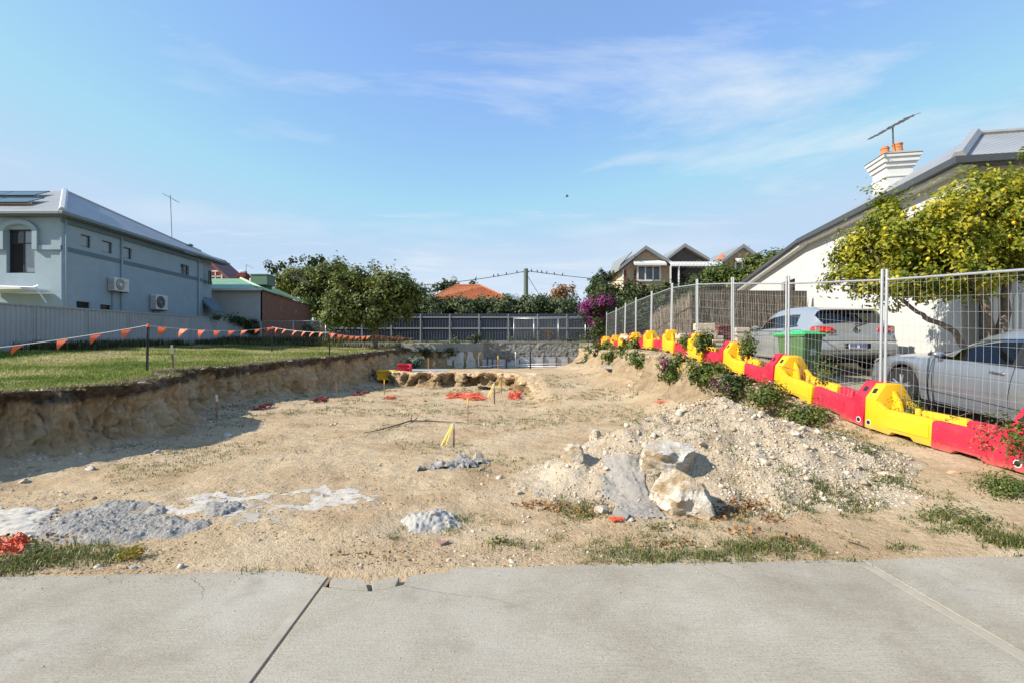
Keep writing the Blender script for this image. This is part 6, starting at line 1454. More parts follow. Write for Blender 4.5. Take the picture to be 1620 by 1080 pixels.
def blockstack(px0, px1, py0, py1, d, rows, label, mat=M_block, nper=1):
    a, b = P(px0, py1, d), P(px1, py0, d); o = thing('stone_stack', label, 'stone stack', (a.x, d, a.z)); h = (b.z-a.z)/rows
    base = float(H((a.x+b.x)/2, d)); o.location.z = base
    for r_ in range(-int(max(0, (a.z-base))/h), rows):
        for q in range(nper):
            wd = (b.x-a.x)/nper; x0 = a.x + q*wd + random.uniform(-.03, .03); m = MB()
            m.box(x0+0.006, x0+wd-0.006, d + random.uniform(-.05,.05), d+0.35, a.z + r_*h + 0.004, a.z + (r_+1)*h - 0.004); m.build('block', mat, o, bevel=0.025, seg=2)
blockstack(1104, 1134, 511, 535, 14.9, 2, 'leftmost stack of cream limestone blocks behind the fence')
blockstack(1127, 1146, 531, 547, 13.9, 3, 'low stack of cream limestone blocks in front of the red bricks')
blockstack(1164, 1187, 518, 550, 16.2, 4, 'stack of cream limestone blocks beside the hatchback bonnet')
blockstack(1137, 1158, 514, 545, 15.3, 7, 'stack of old red bricks between the limestone stacks', M_brick_red, 2)
blockstack(1075, 1094, 527, 536, 15.6, 1, 'single low pile of pale blocks left of the limestone stacks', nper=2)
o = thing('rubble_pile', 'far pile of pale rubble behind the distant barriers', 'rubble', P(1000, 540, 21.5))
for i in range(16):
    v, tt = rockverts(2, 1500+i, 0.3, 6, (0.5,0.8), (1,.8,.6), 0.04); q = P(984 + random.uniform(0, 32), 536 + random.uniform(-4, 6), 22 + random.uniform(-.6,.6)); npmesh('block', v*random.uniform(.15,.3) + np.array(q), tt, M_block, o)

bx_, by_, bz_ = 6.62, 10.55, 0.93
bn = thing('wheelie_bin', 'green wheelie bin with bright green lid beside the white hatchback', 'bin', (bx_, by_, bz_), (0, 0, R(18)))
M_binb = simple('bin_green', (.07,.14,.05), 0.5, 0.08, 3); M_lid = simple('bin_lid_green', (.02,.42,.13), 0.4, 0.06, 3)
def taper(m, w0, d0, z0, w1, d1, z1, cy0=0, cy1=0):
    m.add([(-w0,cy0-d0,z0),(w0,cy0-d0,z0),(w0,cy0+d0,z0),(-w0,cy0+d0,z0),(-w1,cy1-d1,z1),(w1,cy1-d1,z1),(w1,cy1+d1,z1),(-w1,cy1+d1,z1)], [(0,3,2,1),(4,5,6,7),(0,1,5,4),(1,2,6,5),(2,3,7,6),(3,0,4,7)])
m = MB(); taper(m, .235, .25, .04, .285, .33, .93); bb = m.build('body', M_binb, bn, world=False, bevel=0.04, seg=3, smooth=True, angle=50)
m = MB(); m.box(-.31, .31, -.36, .36, .90, .945); m.build('rim', M_binb, bb, world=False, bevel=0.012)
m = MB(); taper(m, .32, .40, .948, .30, .36, .985, 0, 0); taper(m, .26, .30, .98, .20, .24, 1.03); ld = m.build('lid', M_lid, bn, world=False, bevel=0.014, seg=2)
m = MB()
for s_ in (-1, 1): m.box(s_*.24-.03, s_*.24+.03, .33, .46, .93, .985)
m.build('hinge', M_lid, ld, world=False, bevel=0.01)
m = MB(); m.tube([(-.26, .44, .95), (.26, .44, .95)], 0.018, 8); m.build('handle', M_binb, bn, world=False)
for s_ in (-1, 1):
    m = MB(); m.lathe([(0.09,-.03),(0.10,-.02),(0.10,.02),(0.09,.03)], 16, (s_*.27, .24, .10), 'X'); m.build('wheel', M_black, bn, world=False, smooth=True, angle=40)
M_lab = simple('faded_label', (.32,.42,.36), 0.6, 0.3, 60)
m = MB(); m.add([(-.085,-.305,.52),(.085,-.305,.52),(.085,-.322,.66),(-.085,-.322,.66)], [(0,1,2,3)]); m.prism([(-.085,-.309,.52),(.085,-.309,.52),(.085,-.319,.60),(-.085,-.319,.60)], (0,-.003,0)); m.build('label_panel', M_lab, bb, world=False)

# ---------------------------------------------------------------- back wall of the pit
RY = 30.45
bw_ = thing('retaining_wall', 'rough grey concrete retaining panel at the back of the pit', 'retaining wall', (2.2, RY, 0.3))
a, b = P(765, 570, RY), P(917, 542, RY)
t = NT('rough_sprayed_concrete'); t.set(0.95, 0, 0.05); t.base(t.mix(t.rng(t.noise(6, 8, 0.75), 0.4, 0.62), (.165,.17,.155), (.30,.305,.285))); t.bump(t.noise(9, 8, 0.75), 1.0, 0.12); M_spray = t.m
X, Z = np.meshgrid(np.arange(a.x, b.x, 0.05), np.arange(0.2, b.z, 0.045), indexing='ij'); Yd = RY - 0.05*np.abs(fbm(X*3, Z*3, o=4, s=71, g=0.6))
npmesh('concrete_face', np.stack([X, Yd, Z], -1).reshape(-1, 3), gridfaces(*X.shape), M_spray, bw_)
m = MB(); m.box(a.x-0.03, b.x+0.03, RY+0.002, RY+0.3, 0.2, b.z); m.build('concrete_core', M_concrete, bw_)
m = MB(); m.box(a.x-0.06, a.x, RY-0.06, RY, 0.2, b.z+0.03); m.box(b.x, b.x+0.06, RY-0.06, RY, 0.2, b.z+0.03); m.box(a.x-0.06, b.x+0.06, RY-0.055, RY+0.02, b.z, b.z+0.035); m.build('formwork_edge', simple('pale_edge', (.38,.37,.33), 0.85), bw_)
m = MB(); m.box(5.4, 7.4, RY-0.05, RY+0.2, 0.4, 1.72); m.build('side_return', M_concrete, bw_)
bm_ = thing('concrete_beam', 'long weathered concrete beam above the exposed soil at the back', 'concrete beam', (-3.2, RY, 1.2))
a, b = P(640, 556, RY), P(764, 543.5, RY); m = MB(); m.box(a.x, b.x, RY-0.12, RY+0.3, a.z, b.z); m.build('beam', M_concrete, bm_, bevel=0.015)
m = MB(); m.box(a.x-4, a.x, RY+0.3, RY+0.6, 1.2, 1.95); m.build('beam_extension', M_concrete, bm_, bevel=0.015)
# exposed soil face with plaster patches and dark pockets
X, Z = np.meshgrid(np.arange(-5.7, -0.8, 0.045), np.arange(0.15, 1.42, 0.045), indexing='ij'); Yd = RY + 0.03 - 0.12*fbm(X*1.5, Z*1.3, o=4, s=73)
sf = npmesh('soil_face', np.stack([X, Yd, Z], -1).reshape(-1, 3), gridfaces(*X.shape), M_bank, attrs={'t': np.clip((Z/1.6), 0, .6).ravel()}, smooth=True); tag(sf, 'exposed soil face below the concrete beam', kind='structure')
for i, (px0, px1, py0, py1, lab) in enumerate(((720,731,555,583,'left pale strip of plaster on the soil face'), (738,750,555,583,'right pale strip of plaster on the soil face'), (706,716,562,578,'short blotch of plaster on the soil face'))):
    p, q = P(px0, py1, RY-0.2), P(px1, py0, RY-0.2); X, Z = np.meshgrid(np.linspace(p.x-.12, q.x+.12, 24), np.linspace(max(p.z,0.25), q.z-0.05, 40), indexing='ij')
    wv_ = 0.12*fbm(Z*1.4, 0.0, o=3, s=500+i*3); inside = (X > p.x + wv_ - 0.06) & (X < q.x + 0.12*fbm(Z*1.6, 3.0, o=3, s=501+i*3) + 0.06)
    Yd = RY - 0.13 - 0.03*fbm(X*4, Z*4, o=3, s=75) - 0.05*fbm(X*1.5, Z*1.3, o=2, s=73); o = npmesh('plaster_strip', np.stack([X, Yd, Z], -1).reshape(-1, 3), gridfaces(*X.shape, inside), simple('old_plaster', (.52,.50,.46), 0.9, 0.15, 5, bump=0.4), smooth=True); tag(o, lab, 'plaster')
# corrugated shoring sheets with steel posts
def corr_h(p, q, z0, z1, y, pitch=0.085, amp=0.018):
    zs = np.arange(z0, z1, pitch/6); xs = np.array([p, q]); X, Z = np.meshgrid(xs, zs, indexing='ij'); Y = y + amp*np.sin(Z/pitch*2*np.pi)
    return np.stack([X, Y, Z], -1).reshape(-1, 3), gridfaces(*X.shape)
M_galvsheet = simple('galvanised_corrugated', (.50,.52,.535), 0.42, 0.10, 2.0, metal=0.35, dirt=((.36,.34,.31), 0.35))
M_rustpost = simple('rusty_steel_post', (.12,.065,.045), 0.8, 0.25, 9)
SY = RY - 0.32; zf = 0.30
sh = thing('shoring_wall', 'galvanised corrugated sheets shored with rusty posts below the concrete panel', 'shoring', (2.4, SY, 0.25))
pxl = [763, 771, 779, 787, 801]; pxr = [823, 839, 860, 880, 899, 919]
for lst, z1 in ((pxl, P(0, 567.5, SY).z), (pxr, P(0, 564.5, SY).z)):
    for p, q in zip(lst, lst[1:]):
        V, Q = corr_h((p-CX)/F*SY, (q-CX)/F*SY, zf-0.1, z1, SY); npmesh('sheet', V, Q, M_galvsheet, sh, smooth=True)
    for p in lst[1:] if lst is pxr else lst[1:]:
        x = (p-CX)/F*SY; m = MB(); m.box(x-0.04, x+0.04, SY-0.10, SY-0.03, zf-0.2, z1+0.02); m.build('post', M_rustpost, sh)
x = (921-CX)/F*SY; m = MB(); m.box(x-0.1, x+0.35, SY-0.15, SY-0.11, zf, 0.98); m.build('end_board', M_steel, sh)
for k_, (p, q) in enumerate(((801, 808), (808, 815), (815, 821))):       # short return sheets
    x0, x1 = (p-CX)/F*SY, (q-CX)/F*SY; V, Q = corr_h(x0, x1, zf-0.1, 0.75+0.09*k_, SY-0.1*k_ + 0.0); npmesh('sheet', V, Q, M_galvsheet, sh, smooth=True)
M_pvc = simple('white_pvc', (.72,.72,.69), 0.4, 0.05)
def pipe(pts, label, r=0.032): m = MB(); m.tube(pts, r, 8); o = m.build('plastic_pipe', M_pvc, smooth=True); tag(o, label, 'pipe')
pipe([P(760,556,SY-0.25), P(757,563,SY-0.25), P(757,578,SY-0.25), P(760,579.5,SY-0.25), P(797,576.5,SY-0.25)], 'bent white plastic pipe at the left of the shoring')
pipe([P(815.5,556,SY-0.35), P(815.5,584,SY-0.35)], 'upright white plastic pipe in front of the shoring', 0.04)
pipe([P(813,577,SY-0.3), P(886,574.5,SY-0.3)], 'upper horizontal white plastic pipe along the shoring')
pipe([P(816,579,SY-0.36), P(927,579.5,SY-0.36)], 'long lower white plastic pipe along the shoring')
pipe([P(841,582,SY-0.6), P(876,581.5,SY-0.6)], 'short white plastic pipe lying at the foot of the shoring')

# junk timber and sheets at the foot of the right bank
for i, (px, py, ln, rz_, c_, lab) in enumerate(((925,580,1.1,0.2,M_wood,'grey plank among the scrap by the end of the shoring'), (935,583,1.3,-0.15,M_black,'dark plank on the scrap pile at the back right'), (950,581,1.0,0.35,M_wood,'splintered plank lying against the far bank foot'), (965,584,0.9,-0.3,M_wood,'short plank nearest the metal sheet at the back right'), (942,578,1.2,0.05,M_concrete,'flat grey board on top of the scrap pile'))):
    g = P(px, py, 27.0 - i*0.3); z = float(H(g.x, g.y)); m = MB(); m.box(-ln/2, ln/2, -.09, .09, -.02, .02); o = m.build('scrap_plank', c_); o.location = (g.x, g.y, z + 0.10 + 0.05*i); o.rotation_euler = (random.uniform(-.1,.1), random.uniform(-.12,.12), rz_); tag(o, lab, 'plank')
g = G(987, 585); V, Q = corr_h(-.75, .75, -.4, .4, 0.0); V = V[:, [0,2,1]]; o = npmesh('metal_sheet', V, Q, M_galvsheet, smooth=True); o.location = (g.x, g.y, g.z+0.05); o.rotation_euler = (0.05, 0.05, -0.2); tag(o, 'loose galvanised sheet lying at the foot of the far bank', 'metal sheet')
g = P(668, 585, 23.5); m = MB(); m.box(-1.2, 1.2, -.7, .7, -.015, .015); o = m.build('board', simple('grey_board', (.33,.34,.33), 0.7, 0.1)); o.location = (g.x, 23.5, float(H(g.x, 23.5)) + 0.06); o.rotation_euler = (0.03, 0, 0.1); tag(o, 'flat grey sheet lying beside the fallen barriers', 'board')
g = G(767, 616); v, tt = rockverts(3, 130, 0.4, 5, (0.5,0.8), (1,.5,.35), 0.06); o = npmesh('black_rag', v*0.3, tt, simple('dark_cloth', (.03,.02,.018), 0.9)); o.location = g + Vector((0,0,.04)); tag(o, 'small dark crumpled rag in front of the ledge', 'rag')

# ---------------------------------------------------------------- stakes, posts, bunting
M_tape = simple('yellow_tape', (.78,.50,.03), 0.6, 0.1); M_stake = simple('stake_timber', (.30,.19,.10), 0.85, 0.2, 20); M_flag = simple('orange_flag_plastic', (.78,.145,.05), 0.5, 0.08)
M_paintw = simple('white_stake_paint', (.62,.61,.57), 0.7, 0.1)
M_oran = simple('orange_net_plastic', (.66,.085,.03), 0.5, 0.12); M_redn = simple('dull_red_net', (.22,.035,.025), 0.6, 0.15)  # red netting is a darker, duller plastic than the orange
def stake(px, pyb, pyt, label, w_=0.02, tip=None, tape=None, lean_=0.0, mat=None):
    g = G(px, pyb); h = (pyb-pyt)/F*g.y; o = thing('stake', label, 'stake', g, (0, lean_, random.uniform(0, 1)))
    m = MB(); m.box(-w_, w_, -w_*0.7, w_*0.7, -0.15, h if not tip else h*0.72); s_ = m.build('shaft', mat or M_stake, o, world=False, bevel=0.003)
    if tip: m = MB(); m.box(-w_*1.02, w_*1.02, -w_*0.72, w_*0.72, h*0.72, h); m.build('painted_tip', tip, o, world=False)
    if tape:
        for k_ in range(2):
            m = MB(); pts = [Vector((-0.02 - 0.02*i - 0.012*k_*i, 0.01*k_ + 0.006*math.sin(i), h*0.92 - i*h*tape/6)) for i in range(7)]
            V = []
            for q in pts: V += [q + Vector((-.008, .008, 0)), q + Vector((.008, -.008, 0.004))]
            m.add(V, [(2*i, 2*i+1, 2*i+3, 2*i+2) for i in range(6)]); m.build('tape', M_tape, o, world=False, recalc=False)
    return o
stake(718, 706, 667, 'wooden stake with trailing yellow tape in mid lot', 0.014, M_paintw, 0.85)
stake(740, 668, 630, 'thin wooden stake with yellow band right of the branch', 0.012, M_tape)
stake(782, 639, 604, 'wooden stake with yellow tape near the ledge', 0.018, M_paintw, 0.6)
stake(793, 622, 600, 'small stake with yellow tape just right of the taller one by the ledge', 0.018, None, 0.4)
stake(608, 624, 600, 'thin pale stake at the left end of the ledge', 0.013, M_tape)
stake(532, 629, 602, 'thin pale stake against the left bank', 0.015)
stake(343, 660, 625, 'stake with white and orange painted top at the recess of the left bank', 0.022, M_paintw)
stake(275, 596, 547, 'grey wooden stake leaning on the lawn edge', 0.022, M_paintw, lean_=-0.06, mat=M_wood)
stake(678, 585, 566, 'short brown stake beside the blue-green bush', 0.03)
stake(788, 583, 562, 'yellowish stake in front of the shoring', 0.024, M_tape)
stake(839, 583, 555, 'dark steel picket in front of the shoring', 0.03, mat=M_black)
def flagpost(px, d, pyt, label):
    x = (px-CX)/F*d; z = float(H(x, d)); zt2 = P(px, pyt, d).z; o = thing('flag_post', label, 'post', (x, d, z), (0, R(1.5), 0))
    m = MB(); m.box(-.022, .022, -.012, .012, -.2, zt2-z); m.box(-.006, .006, -.012, .03, -.2, zt2-z); m.build('picket', M_black, o, world=False)
    m = MB(); m.lathe([(0.03, zt2-z-.05), (0.033, zt2-z+.005), (0.015, zt2-z+.02)], 10); m.build('cap', M_flag, o, world=False)
flagpost(232, 10.7, 514, 'black steel picket holding the flag line nearest the camera')
flagpost(430, 22, 519, 'black steel picket holding the flag line in the middle of the lawn')
flagpost(520, 18.6, 528, 'black steel picket holding the flag line at the bank edge')
bt_ = thing('flag_bunting', 'white line of orange triangular safety flags along the lawn', 'bunting', P(232, 514, 10.7))
lines = [((-60,556,9.6),(232,515,10.7),2,[30,100,153,201]), ((232,515,10.7),(430,517.5,22),5,[257,291,319,343.5,366.7,387,408,427]), ((430,517.5,22),(520,526,18.6),1.5,[438,451.5,468,482,495.5,509]), ((520,526,18.6),(592,530,27.8),3,[527,538,547,557,566,575,583.5]), ((592,530,27.8),(656,535,29),2,[596,605,614.5,622,631,638,650])]
m = MB(); flags = []
for (a, b, sag, fx_) in lines:
    A, B = P(*a), P(*b); L = (B-A).length; pts = sagline(A, B, 0.012*L, 30); m.tube(pts, 0.007, 4)
    for px in fx_: flags.append((at_x(pts, px), (B-A).normalized()))
m.build('rope', simple('white_rope', (.6,.6,.58), 0.8), bt_)
for q, d in flags:
    w_ = 0.105; swing = random.uniform(-.12, .02); tw = random.uniform(-.5, .5)
    side = Vector((1, 0.25*tw, 0)).normalized() if abs(d.x) < 0.5 else d
    nrm_ = side.cross(Vector((0,0,1)))
    p0, p1, p2 = q - side*w_, q + side*w_, q + Vector((-0.10 + swing*0.6, 0, -0.24 + abs(swing)*0.4)) + nrm_*random.uniform(-.08,.08)
    V = []
    rows = 5
    for i in range(rows+1):
        k_ = i/rows; cv = nrm_*0.03*math.sin(k_*3)
        V += [p0.lerp(p2, k_)+cv, p1.lerp(p2, k_)+cv]
    mm = MB(); mm.add(V, [(2*i, 2*i+1, 2*i+3, 2*i+2) for i in range(rows)]); mm.build('flag', M_flag, bt_, recalc=False, smooth=True)
# fallen branch
o = thing('fallen_branch', 'long thin bare branch lying across the sand', 'branch', G(650, 668)); m = MB()
pts = [G(575, 687), G(600, 682), G(628, 674), G(650, 667), G(690, 668), G(735, 670)]; m.tube([p + Vector((0,0,.03)) for p in pts], [.007,.010,.013,.016,.013,.007], 6); m.build('stem', simple('dead_wood', (.10,.065,.04), 0.9), o)
m = MB(); m.tube([G(650,667)+Vector((0,0,.03)), G(652,660)+Vector((0,0,.10))], [.02,.008], 5); m.build('knot', M_bark, o)
o = thing('fallen_branch', 'short dark twig lying near the footway at right', 'branch', G(1350, 862)); m = MB(); m.tube([G(1342,858)+Vector((0,0,.01)), G(1358,863)+Vector((0,0,.015)), G(1375,869)+Vector((0,0,.01))], [.005,.006,.003], 5); m.build('stem', simple('dead_twig', (.09,.06,.04), 0.9), o)
# crumpled safety netting
def net(px, py, wpx, hpx, label, mat, seed, n=9, rw=0.010):
    g = G(px, py); k_ = g.y/F; w_, dd = wpx*k_, hpx*k_*g.y/CH*0.6; r_ = np.random.default_rng(seed); m = MB()
    X, Y = np.meshgrid(np.linspace(-w_/2, w_/2, n*2), np.linspace(-dd/2, dd/2, n), indexing='ij')
    X2 = X + 0.25*w_*fbm(X/w_*3, Y/dd*3, o=3, s=seed); Y2 = Y + 0.3*dd*fbm(X/w_*3, Y/dd*3, 5.0, o=3, s=seed+1); Z2 = H(X2+g.x, Y2+g.y) + 0.02 + hpx*k_*0.45*np.clip(0.5+fbm(X/w_*5, Y/dd*4, 9.0, o=3, s=seed+2), 0, 1.3)
    for i in range(n*2): m.tube([(X2[i,j]+g.x, Y2[i,j]+g.y, Z2[i,j]) for j in range(n)], rw, 4)
    for j in range(n): m.tube([(X2[i,j]+g.x, Y2[i,j]+g.y, Z2[i,j]) for i in range(n*2)], rw, 4)
    o = m.build('safety_net', mat, recalc=False); return tag(o, label, 'netting')
net(735, 628, 46, 8, 'crumpled bright orange safety netting in the middle of the pit', M_oran, 1, 10, .009)
net(814, 626, 18, 10, 'small bundle of orange netting at the right end of the ledge', M_oran, 2, 8, .009)
net(505, 634, 18, 7, 'dull red netting in the bank shadow, nearest the grass clump', M_redn, 3, 8, .010)
net(570, 624, 16, 5, 'dull red netting in the bank shadow furthest back', M_redn, 4, 8, .010)
net(415, 646, 10, 10, 'dull red netting in the bank shadow beside the recess', M_redn, 5, 7, .008)
net(617, 630, 14, 4, 'scrap of orange netting left of the ledge', M_oran, 6, 7, .007)
net(620, 593, 26, 4, 'orange netting under the fallen yellow barrier', M_oran, 7, 7, .010)
net(4, 872, 60, 30, 'torn orange safety netting in the grass at far left by the footway', M_oran, 8, 9, .005)
net(1108, 648, 22, 5, 'torn orange scraps at the foot of the right bank behind the heap', M_oran, 9, 6, .004)
net(1045, 637, 12, 3, 'small orange scrap on the sand left of the bank scraps', M_oran, 10, 5, .004)
net(975, 825, 18, 5, 'orange netting scrap in the grass below the slurry slide', M_oran, 12, 6, .004)
# ---------------------------------------------------------------- parked cars
M_glass = glassmat('car_glass', (.42,.50,.50))
M_tyre = simple('tyre_rubber', (.022,.022,.023), 0.85, 0.2, 30)
M_rim = simple('alloy_rim', (.42,.43,.44), 0.3, 0.08, metal=0.8)
M_seat = simple('seat_fabric', (.03,.03,.033), 0.9, 0.2)
M_tail = simple('tail_lamp_red', (.50,.012,.012), 0.15, 0.15, 12, spec=0.7, coat=0.6)
M_lampw = simple('lamp_clear', (.62,.62,.62), 0.1, 0.1, spec=0.8)
M_chrome = simple('chrome', (.72,.73,.74), 0.12, 0.03, metal=1.0)
def carpaint(name, c):
    t = NT(name); t.set(0.32, 0.55, 0.5, 0.8); t.base(t.mix(t.rng(t.noise(2.2, 5), 0.4, 0.7, 0, 0.25), c, tuple(x*0.86 for x in c))); return t.m
def make_car(spec, label, loc, heading, pitch, roll=0.0):
    """heading: angle of the car's nose from +Y towards +X; local x forward, y left, z up"""
    o = thing('parked_car', label, 'car', loc, (roll, -pitch, math.pi/2 - heading))
    K = np.array(spec['key'], float)      # x, ztop, zbelt, width factor
    W = spec['W']/2; wh = spec['wheels']; Rw = spec['R']; Ra = Rw*1.17; sill = spec['sill']
    S = np.arange(len(K)); xs = []
    for i in range(len(K)-1):
        nseg = max(2, int(abs(K[i,0]-K[i+1,0])/0.045)); xs += list(i + np.arange(nseg)/nseg)
    xs = np.array(xs + [len(K)-1.0])
    for xw in wh:                          # add stations at the arch edges
        for q in np.linspace(-Ra, Ra, 17):
            xv = xw+q; s_ = np.interp(-xv, -K[:,0], S); xs = np.append(xs, s_)
    xs = np.unique(np.round(xs, 4))
    X, ZT, ZB, WF = (np.interp(xs, S, K[:, j]) for j in range(4))
    def sm(a, n=5): return np.convolve(np.pad(a, n//2, 'edge'), np.ones(n)/n, 'valid')
    zl = np.full(len(X), sill)
    zl = np.where(X > wh[0]+Ra, sill + 0.02, zl); zl = np.where(X < wh[1]-Ra, sill + 0.06, zl)
    for xw in wh: zl = np.maximum(zl, np.where(np.abs(X-xw) < Ra, Rw*0.98 + np.sqrt(np.clip(Ra**2-(X-xw)**2, 0, None)), 0))
    zl = np.minimum(zl, ZB-0.06)
    gh = np.clip(ZT-ZB, 0, None); g = np.clip((gh-0.05)/0.28, 0, 1)
    fr_ = [0, .22, .48, .74, 1.0]; wy = [.955, .99, 1.0, .985, .945]
    rings = []
    for i in range(len(X)):
        w_ = W*WF[i]; pts = [(w_*wy[k], zl[i] + (ZB[i]-zl[i])*fr_[k]) for k in range(5)]
        hood = [(.86, .30), (.72, .58), (.56, .78), (.38, .92), (.18, .99), (0, 1.0)]
        top = [(.905, .10), (.80, .62), (.725, .88), (.62, .97), (.32, .995), (0, 1.0)]
        for (hy, hz_), (ty_, tz_) in zip(hood, top):
            yy_ = hy*(1-g[i]) + ty_*g[i]; zz_ = hz_*(1-g[i]) + tz_*g[i]; pts.append((w_*yy_, ZB[i] + gh[i]*zz_))
        rings.append(pts)
    Rg = np.array(rings); nr_, npn = Rg.shape[:2]
    full = np.concatenate([Rg, Rg[:, -2::-1] * np.array([-1, 1])], 1); nf = full.shape[1]
    V = np.concatenate([np.repeat(X[:, None, None], nf, 1), full], 2)
    win = {'paint': [], 'side': [], 'wind': [], 'rear': [], 'pillar': []}
    for i in range(nr_-1):
        xm = (X[i]+X[i+1])/2
        for j in range(nf-1):
            jj = j if j < npn-1 else nf-2-j          # mirrored strip index
            q = (i*nf+j, (i+1)*nf+j, (i+1)*nf+j+1, i*nf+j+1); kind = 'paint'
            if 4 <= jj <= 6 and g[i] > 0.02 and jj < 6 + 1 and jj in (4, 5, 6):
                s0, s1 = spec['sidewin']; sl = 0.16*(jj-4)
                if s0 + sl*0.6 < xm < s1 - sl*1.6 and jj < 6: kind = 'side'
                for (p0, p1) in spec['pillars']:
                    if p0 < xm < p1 and kind == 'side': kind = 'pillar'
            if jj >= 7 and spec['wind'][0] < xm < spec['wind'][1]: kind = 'wind'
            if jj >= (6 if spec.get('wrap') else 7) and spec['rear'][0] < xm < spec['rear'][1]: kind = 'rear'
            win[kind].append(q)
    vv = V.reshape(-1, 3)
    paint = spec['paint']
    def sub(name, faces, mat, parent=o, sharp=38):
        if not faces: return None
        f = np.array(faces); ids, inv = np.unique(f, return_inverse=True)
        ob = npmesh(name, vv[ids], inv.reshape(f.shape)[:, ::-1], mat, parent, smooth=True, local=True)
        bm = bmesh.new(); bm.from_mesh(ob.data); bmesh.ops.remove_doubles(bm, verts=bm.verts, dist=0.0005); bmesh.ops.recalc_face_normals(bm, faces=bm.faces); bm.to_mesh(ob.data); bm.free()
        ob.data.set_sharp_from_angle(angle=R(sharp)); return ob
    def parts(faces):
        out = {}
        for q in faces:
            c_ = vv[list(q)].mean(0); out.setdefault((c_[1] > 0, c_[0] > spec['pillars'][0][0]), []).append(q)
        return out.values()
    body = sub('body', win['paint'], paint); [sub('side_window', q, M_glass) for q in parts(win['side'])]; sub('windscreen', win['wind'], M_glass); sub('rear_window', win['rear'], M_glass if not spec.get('darkrear') else M_glass); [sub('pillar_trim', q, M_black) for q in parts(win['pillar'])]
    def pt(x, k, out=0.0):                  # point on the left flank: x, profile parameter 0..10
        s_ = np.interp(-x, -K[:,0], S); i = int(np.clip(np.searchsorted(xs, s_), 1, nr_-1)); a = (s_-xs[i-1])/(xs[i]-xs[i-1]+1e-9); r_ = Rg[i-1]*(1-a) + Rg[i]*a
        j = int(min(k, npn-2)); f = k-j; p = r_[j]*(1-f) + r_[j+1]*f; return Vector((x, p[0]+out, p[1]))
    def flank(name, line, r_, mat, both=False, parent=None):
        for s_ in (1, -1):
            m = MB(); m.tube([Vector((p.x, p.y*s_, p.z)) for p in (pt(x, k, 0.0008) for x, k in line)], r_, 4)
            m.build(name, mat, parent or body, world=False)
    # door shut lines
    for ln in spec['seams']: flank('door_seam', ln, 0.0055, M_black)
    for x in spec['handles']:
        for s_ in (1, -1):
            p = pt(x, 3.45, 0.012); m = MB(); m.obox((p.x, p.y*s_, p.z), (0.105, 0, 0), (0, 0.014, 0), (0, 0, 0.018)); m.build('door_handle', paint if not spec.get('chrome') else M_chrome, body, world=False, bevel=0.009, seg=2, smooth=True, angle=60)
    # wheel arches' dark liners and underbody
    L0, L1 = K[0,0], K[-1,0]; m = MB(); m.box(L1+0.18, L0-0.18, -W*0.80, W*0.80, sill-0.03, sill+0.28); m.box(wh[0]-Ra-.02, wh[0]+Ra-.02, -W*0.74, W*0.74, 0.3, Rw*0.98+Ra-0.03); m.box(wh[1]-Ra, wh[1]+Ra, -W*0.74, W*0.74, 0.3, Rw*0.98+Ra-0.03); m.build('underbody', M_dark, o, world=False)
    m = MB(); m.box(L1+0.4, wh[0]-0.15, -W*0.74, W*0.74, sill+0.2, 0.62); m.build('cabin_floor', M_seat, o, world=False)
    # arch lips
    for xw in wh:
        ln = [(xw + Ra*math.cos(a), 0.02) for a in np.linspace(0.08, math.pi-0.08, 19)]
        flank('arch_lip', ln, 0.009, M_black)
    tw = 0.21
    for xw in wh:
        for s_ in (1, -1):
            wo_ = thing('wheel', None, None, (xw, s_*(W*0.985-tw/2), Rw)); wo_.parent = o
            m = MB(); m.lathe([(Rw*0.66, -tw/2+.02), (Rw*0.93, -tw/2), (Rw, -tw/2+.04), (Rw, tw/2-.04), (Rw*0.93, tw/2), (Rw*0.66, tw/2-.02)], 32, (0,0,0), 'Y'); m.build('tyre', M_tyre, wo_, world=False, smooth=True, angle=40)
            m = MB(); y0 = s_*tw/2*0.78; m.lathe([(Rw*0.67, y0-0.02*s_), (Rw*0.67, y0), (Rw*0.60, y0), (Rw*0.58, y0-0.05*s_)], 32, (0,0,0), 'Y'); m.lathe([(Rw*0.16, y0-.04*s_), (Rw*0.16, y0), (Rw*0.1, y0+.006*s_)], 16, (0,0,0), 'Y')
            for q in range(5):
                a = q*2*math.pi/5 + 0.3
                for da in (-.16, .16):
                    m.tube([(Rw*0.12*math.cos(a), y0-.012*s_, Rw*0.12*math.sin(a)), (Rw*0.62*math.cos(a+da), y0-.012*s_, Rw*0.62*math.sin(a+da))], [0.030, 0.022], 6)
            m.build('rim', M_rim, wo_, world=False, smooth=True, angle=40)
            m = MB(); m.lathe([(Rw*0.6, y0-.07*s_), (Rw*0.6, y0-.06*s_)], 24, (0,0,0), 'Y'); m.build('brake_disc', M_black, wo_, world=False)
    # door mirrors
    xm_ = spec['mirror']
    for s_ in (1, -1):
        p = pt(xm_, 4.6); m = MB(); m.add(*(lambda vt: (vt[0]*np.array([.06, .095, .05]) + np.array([p.x-0.02, s_*(p.y+0.10), p.z+0.05]), vt[1].tolist()))(ico(2))); m.build('door_mirror', paint, o, world=False, smooth=True)
        m = MB(); m.obox((p.x, s_*(p.y+0.02), p.z+0.01), (.035,0,0), (0,.05,0), (0,0,.022)); m.build('mirror_arm', M_black, o, world=False, bevel=.01)
